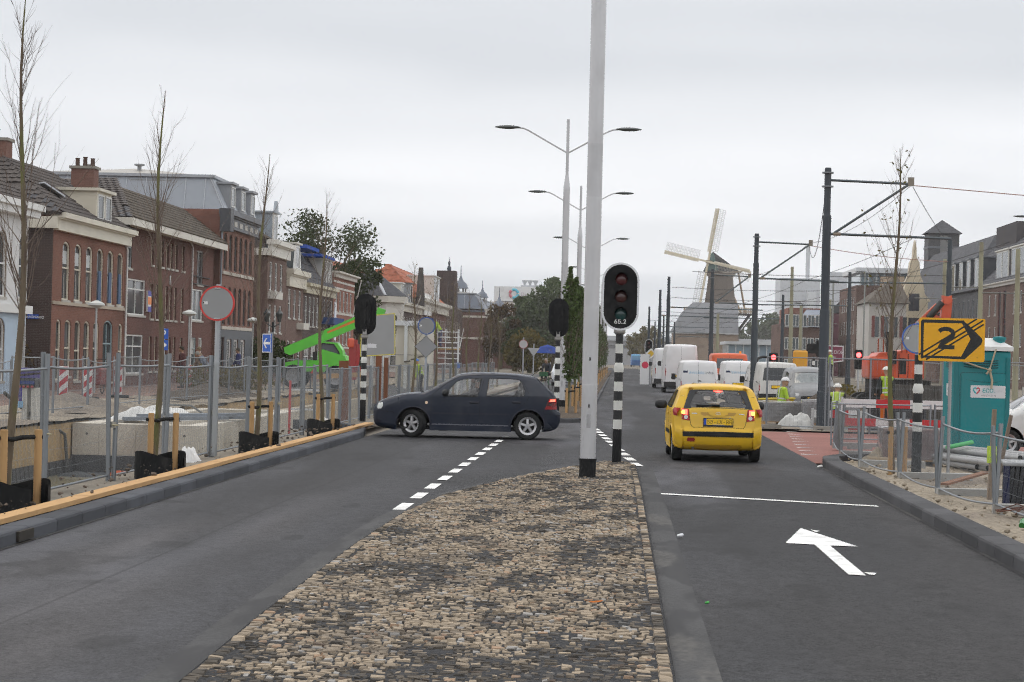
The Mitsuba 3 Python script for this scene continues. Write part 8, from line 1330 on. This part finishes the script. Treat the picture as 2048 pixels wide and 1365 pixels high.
    g = [((hip + up*.02*s, .125*s), (hip + up*.22*s, .13*s)), ((hip + up*.22*s, .13*s), (sh - up*.05*s, .145*s)), ((sl - V3(0, .02, 0), .075*s), (sr + V3(0, .02, 0), .075*s))]
    part(k, 'vest' if vest is not None else 'jacket', MB(vest if vest is not None else shirt).mesh(hullchain(g), smooth=60), 'matte')
    if sleeves:
        for S_, el, w in hands: part(k, 'sleeve', MB(shirt).mesh(hullchain([((S_, .068*s), (el, .054*s)), ((el, .054*s), (el*.15 + w*.85, .04*s))] if sleeves != 'short' else [((S_, .07*s), (S_*.25 + el*.75, .058*s))]), smooth=60), 'matte')
    if vest is not None and helmet is not None:
        for z, r in ((.10, .137), (.24, .139)): c = hip + up*z*s; part(k, 'reflective_band', MB((.55, .56, .55)).lathe([(r*1.0*s, -.022*s), (r*1.0*s, .022*s)], c=c, axis=up, n=18), 'clean')
        for q in (-1, 1): part(k, 'shoulder_band', MB((.5, .5, .5)).tube([hip + up*.26*s + fw*-.145*s + V3(0, .09*q, 0), sh + up*.03*s + fw*-.13*s + V3(0, .09*q, 0), sh + up*.075*s + V3(0, .09*q, 0), hip + up*.26*s + fw*.14*s + V3(0, .09*q, 0)], .014*s, 6), 'clean')
    part(k, 'trousers', MB(trousers).mesh(hullchain([((la, .102*s), (kn[0], .072*s)), ((kn[0], .072*s), (an[0] + V3(0, 0, .03), .06*s)), ((ra_, .102*s), (kn[1], .072*s)), ((kn[1], .072*s), (an[1] + V3(0, 0, .03), .06*s)), ((hip, .122*s), (hip - up*.02*s, .122*s))]), smooth=60), 'matte')
    for a in an: part(k, 'boot', MB((.05, .04, .035)).mesh(hullchain([((a + V3(-.02, 0, -.03), .052*s), (a + V3(.14, 0, -.045), .044*s))]), smooth=60), 'matte')
    if helmet is not None:
        hm = m3.Manifold.sphere(1, 20).scale((.135*s, .115*s, .105*s)).translate(fx(0, 0, .05)) - m3.Manifold.cube((.6, .6, .3), True).translate(fx(0, 0, -.10)); part(k, 'helmet', MB(helmet).mesh(hm, smooth=50).mesh(m3.Manifold.cylinder(.012*s, .15*s, .15*s, 20).scale((1.05, .85, 1)).translate(fx(.02, 0, .045)), smooth=50), 'clean')
    if hair is not None: part(k, 'hair', MB(hair).mesh(m3.Manifold.sphere(1, 14).scale((.108*s, .088*s, .115*s)).translate(fx(-.012, 0, .03)) - m3.Manifold.cube((.12*s, .3, .2*s), True).translate(fx(.105, 0, -.06)), smooth=50), 'matte')
    return k
gx_ = lambda px, Y: (px - 1238)*Y/4300.
person('worker in a white helmet and yellow vest standing among the wrapped pallets', (gx_(1562, 66), 66., -.42), 15., lean=6, arms=((.28, -.22, .95), (.2, .22, .9)), trousers=(.06, .06, .07), sleeves='short', helmet=(.66, .66, .66))
person('worker in a white helmet stooping with his back turned, behind the low fence', (gx_(1671, 61.5), 61.5, -.42), 80., lean=30, arms=((.35, -.16, .85), (.35, .16, .85)), shirt=(.03, .03, .035), trousers=(.05, .05, .055), vest=(.45, .60, .10))
person('worker in a yellow vest and orange trousers seen from behind by the excavator', (gx_(1770, 66), 66., -.02), 100., lean=2, arms=((.25, -.22, .98), (.3, .24, 1.0)), shirt=(.05, .055, .06), trousers=(.50, .12, .02))
person('worker in a white helmet standing on a mound beside the tram mast', (gx_(1659, 128), 128., .85), 170., lean=4, arms=((.3, -.1, 1.05), (.3, .1, 1.1)), trousers=(.035, .04, .06), shirt=(.42, .62, .05))
person('worker in a hi-vis jacket bending on top of the white scaffold tower', (gx_(879, 118.6), 118.6, 2.2), 200., lean=35, arms=((.4, -.15, .75), (.4, .15, .75)), helmet=None, hair=(.03, .04, .12), trousers=(.08, .10, .2), crouch=.0)
person('worker with a blue helmet low behind the mesh fence near the cabin', (gx_(843, 110), 110., -.2), 190., lean=18, arms=((.3, -.1, .8), (.3, .1, .8)), helmet=(.05, .15, .5))
person('pedestrian with a grey backpack bending on the left quay', (gx_(412, 92), 92., .1), 180., lean=40, vest=None, shirt=(.16, .18, .22), trousers=(.05, .05, .07), helmet=None, hair=(.3, .28, .25)); person('pedestrian in a dark red coat by the long brick house', (gx_(358, 92), 92., .1), 190., vest=None, shirt=(.10, .035, .04), trousers=(.04, .04, .05), helmet=None, hair=(.05, .04, .03)); person('pedestrian in a beige coat beside the pale door', (gx_(393, 96), 96., .1), 180., vest=None, shirt=(.22, .17, .13), trousers=(.10, .09, .08), helmet=None, hair=(.2, .15, .1))
person('pedestrian in a blue jacket before the mansard house', (gx_(472, 108), 108., .1), 180., vest=None, shirt=(.04, .05, .14), trousers=(.06, .05, .05), helmet=None, hair=(.06, .05, .04))
k = person('cyclist in a dark coat riding along the far left carriageway', (gx_(1096, 118), 118., .0), 250., lean=18, vest=None, shirt=(.03, .035, .05), trousers=(.04, .04, .05), helmet=None, hair=(.35, .3, .25), sit=True, arms=((.42, -.2, 1.05), (.42, .2, 1.05)))
k = new('bicycle', 'green city bicycle ridden along the far left carriageway', 'bicycle', at=(gx_(1096, 118), 118., 0), rz=250.)
for x in (-.5, .55): part(k, 'wheel', MB((.02, .02, .02)).tube([(x + .34*math.cos(t), 0, .34 + .34*math.sin(t)) for t in np.linspace(0, 2*math.pi, 21)], .018, 5, caps=False), 'rubber')
part(k, 'frame', MB((.05, .16, .08)).tube([(-.5, 0, .34), (-.15, 0, .35), (.35, 0, .8)], .018, 6).tube([(-.15, 0, .35), (-.2, 0, .82)], .018, 6).tube([(.55, 0, .34), (.36, 0, .98)], .016, 6), 'paint'); part(k, 'handlebar', MB((.4, .4, .4)).tube([(.3, -.25, 1.02), (.38, 0, 1.0), (.3, .25, 1.02)], .014, 6), 'metal'); part(k, 'saddle', MB((.02, .02, .02)).mesh(rbox((.26, .16, .06), .025, 8), M=np.array(T().translate([-.2, 0, .85]).matrix)), 'rubber'); part(k, 'basket', MB((.04, .12, .06)).box(.4, .72, -.2, .2, .78, 1.02), 'matte')
def driver(car, label, x, y, **kw):
    w = pose[car]; p = np.array(w.matrix) @ np.array([x, y, -.33, 1.]); k = person(label, (0, 0, 0), 0, sit=True, vest=None, helmet=None, lean=-10, arms=((.45, -.12, 1.22), (.45, .12, 1.22)), crouch=.0, **kw); pose[k] = w @ T().translate([float(x), float(y), -.40])
    for e in scene:
        if e.startswith(k + '__'): scene[e]['to_world'] = pose[k]
driver(k_golf, 'driver in dark clothes at the wheel of the dark blue hatchback', 1.98, .36, shirt=(.03, .03, .035), trousers=(.04, .04, .05), hair=(.02, .018, .016)); driver(k_getz, 'driver at the wheel of the yellow hatchback, seen through its rear window', 1.9, .36, shirt=(.10, .11, .13), trousers=(.04, .04, .05), hair=(.06, .04, .03))

# ---------------------------------------------------------------- the air
scene['haze'] = {'type': 'cube', 'to_world': T().translate([0, 1000, 53]).scale([800, 1020, 57]), 'bsdf': {'type': 'null'}, 'interior': {'type': 'ref', 'id': 'haze_air'}}
labels['haze'] = {'kind': 'stuff', 'label': 'pale haze in the air over the far street', 'category': 'haze'}
for k_ in [k for k, v in labels.items() if not v]: del labels[k_]
scene = {k: v for k, v in scene.items() if v is not None}
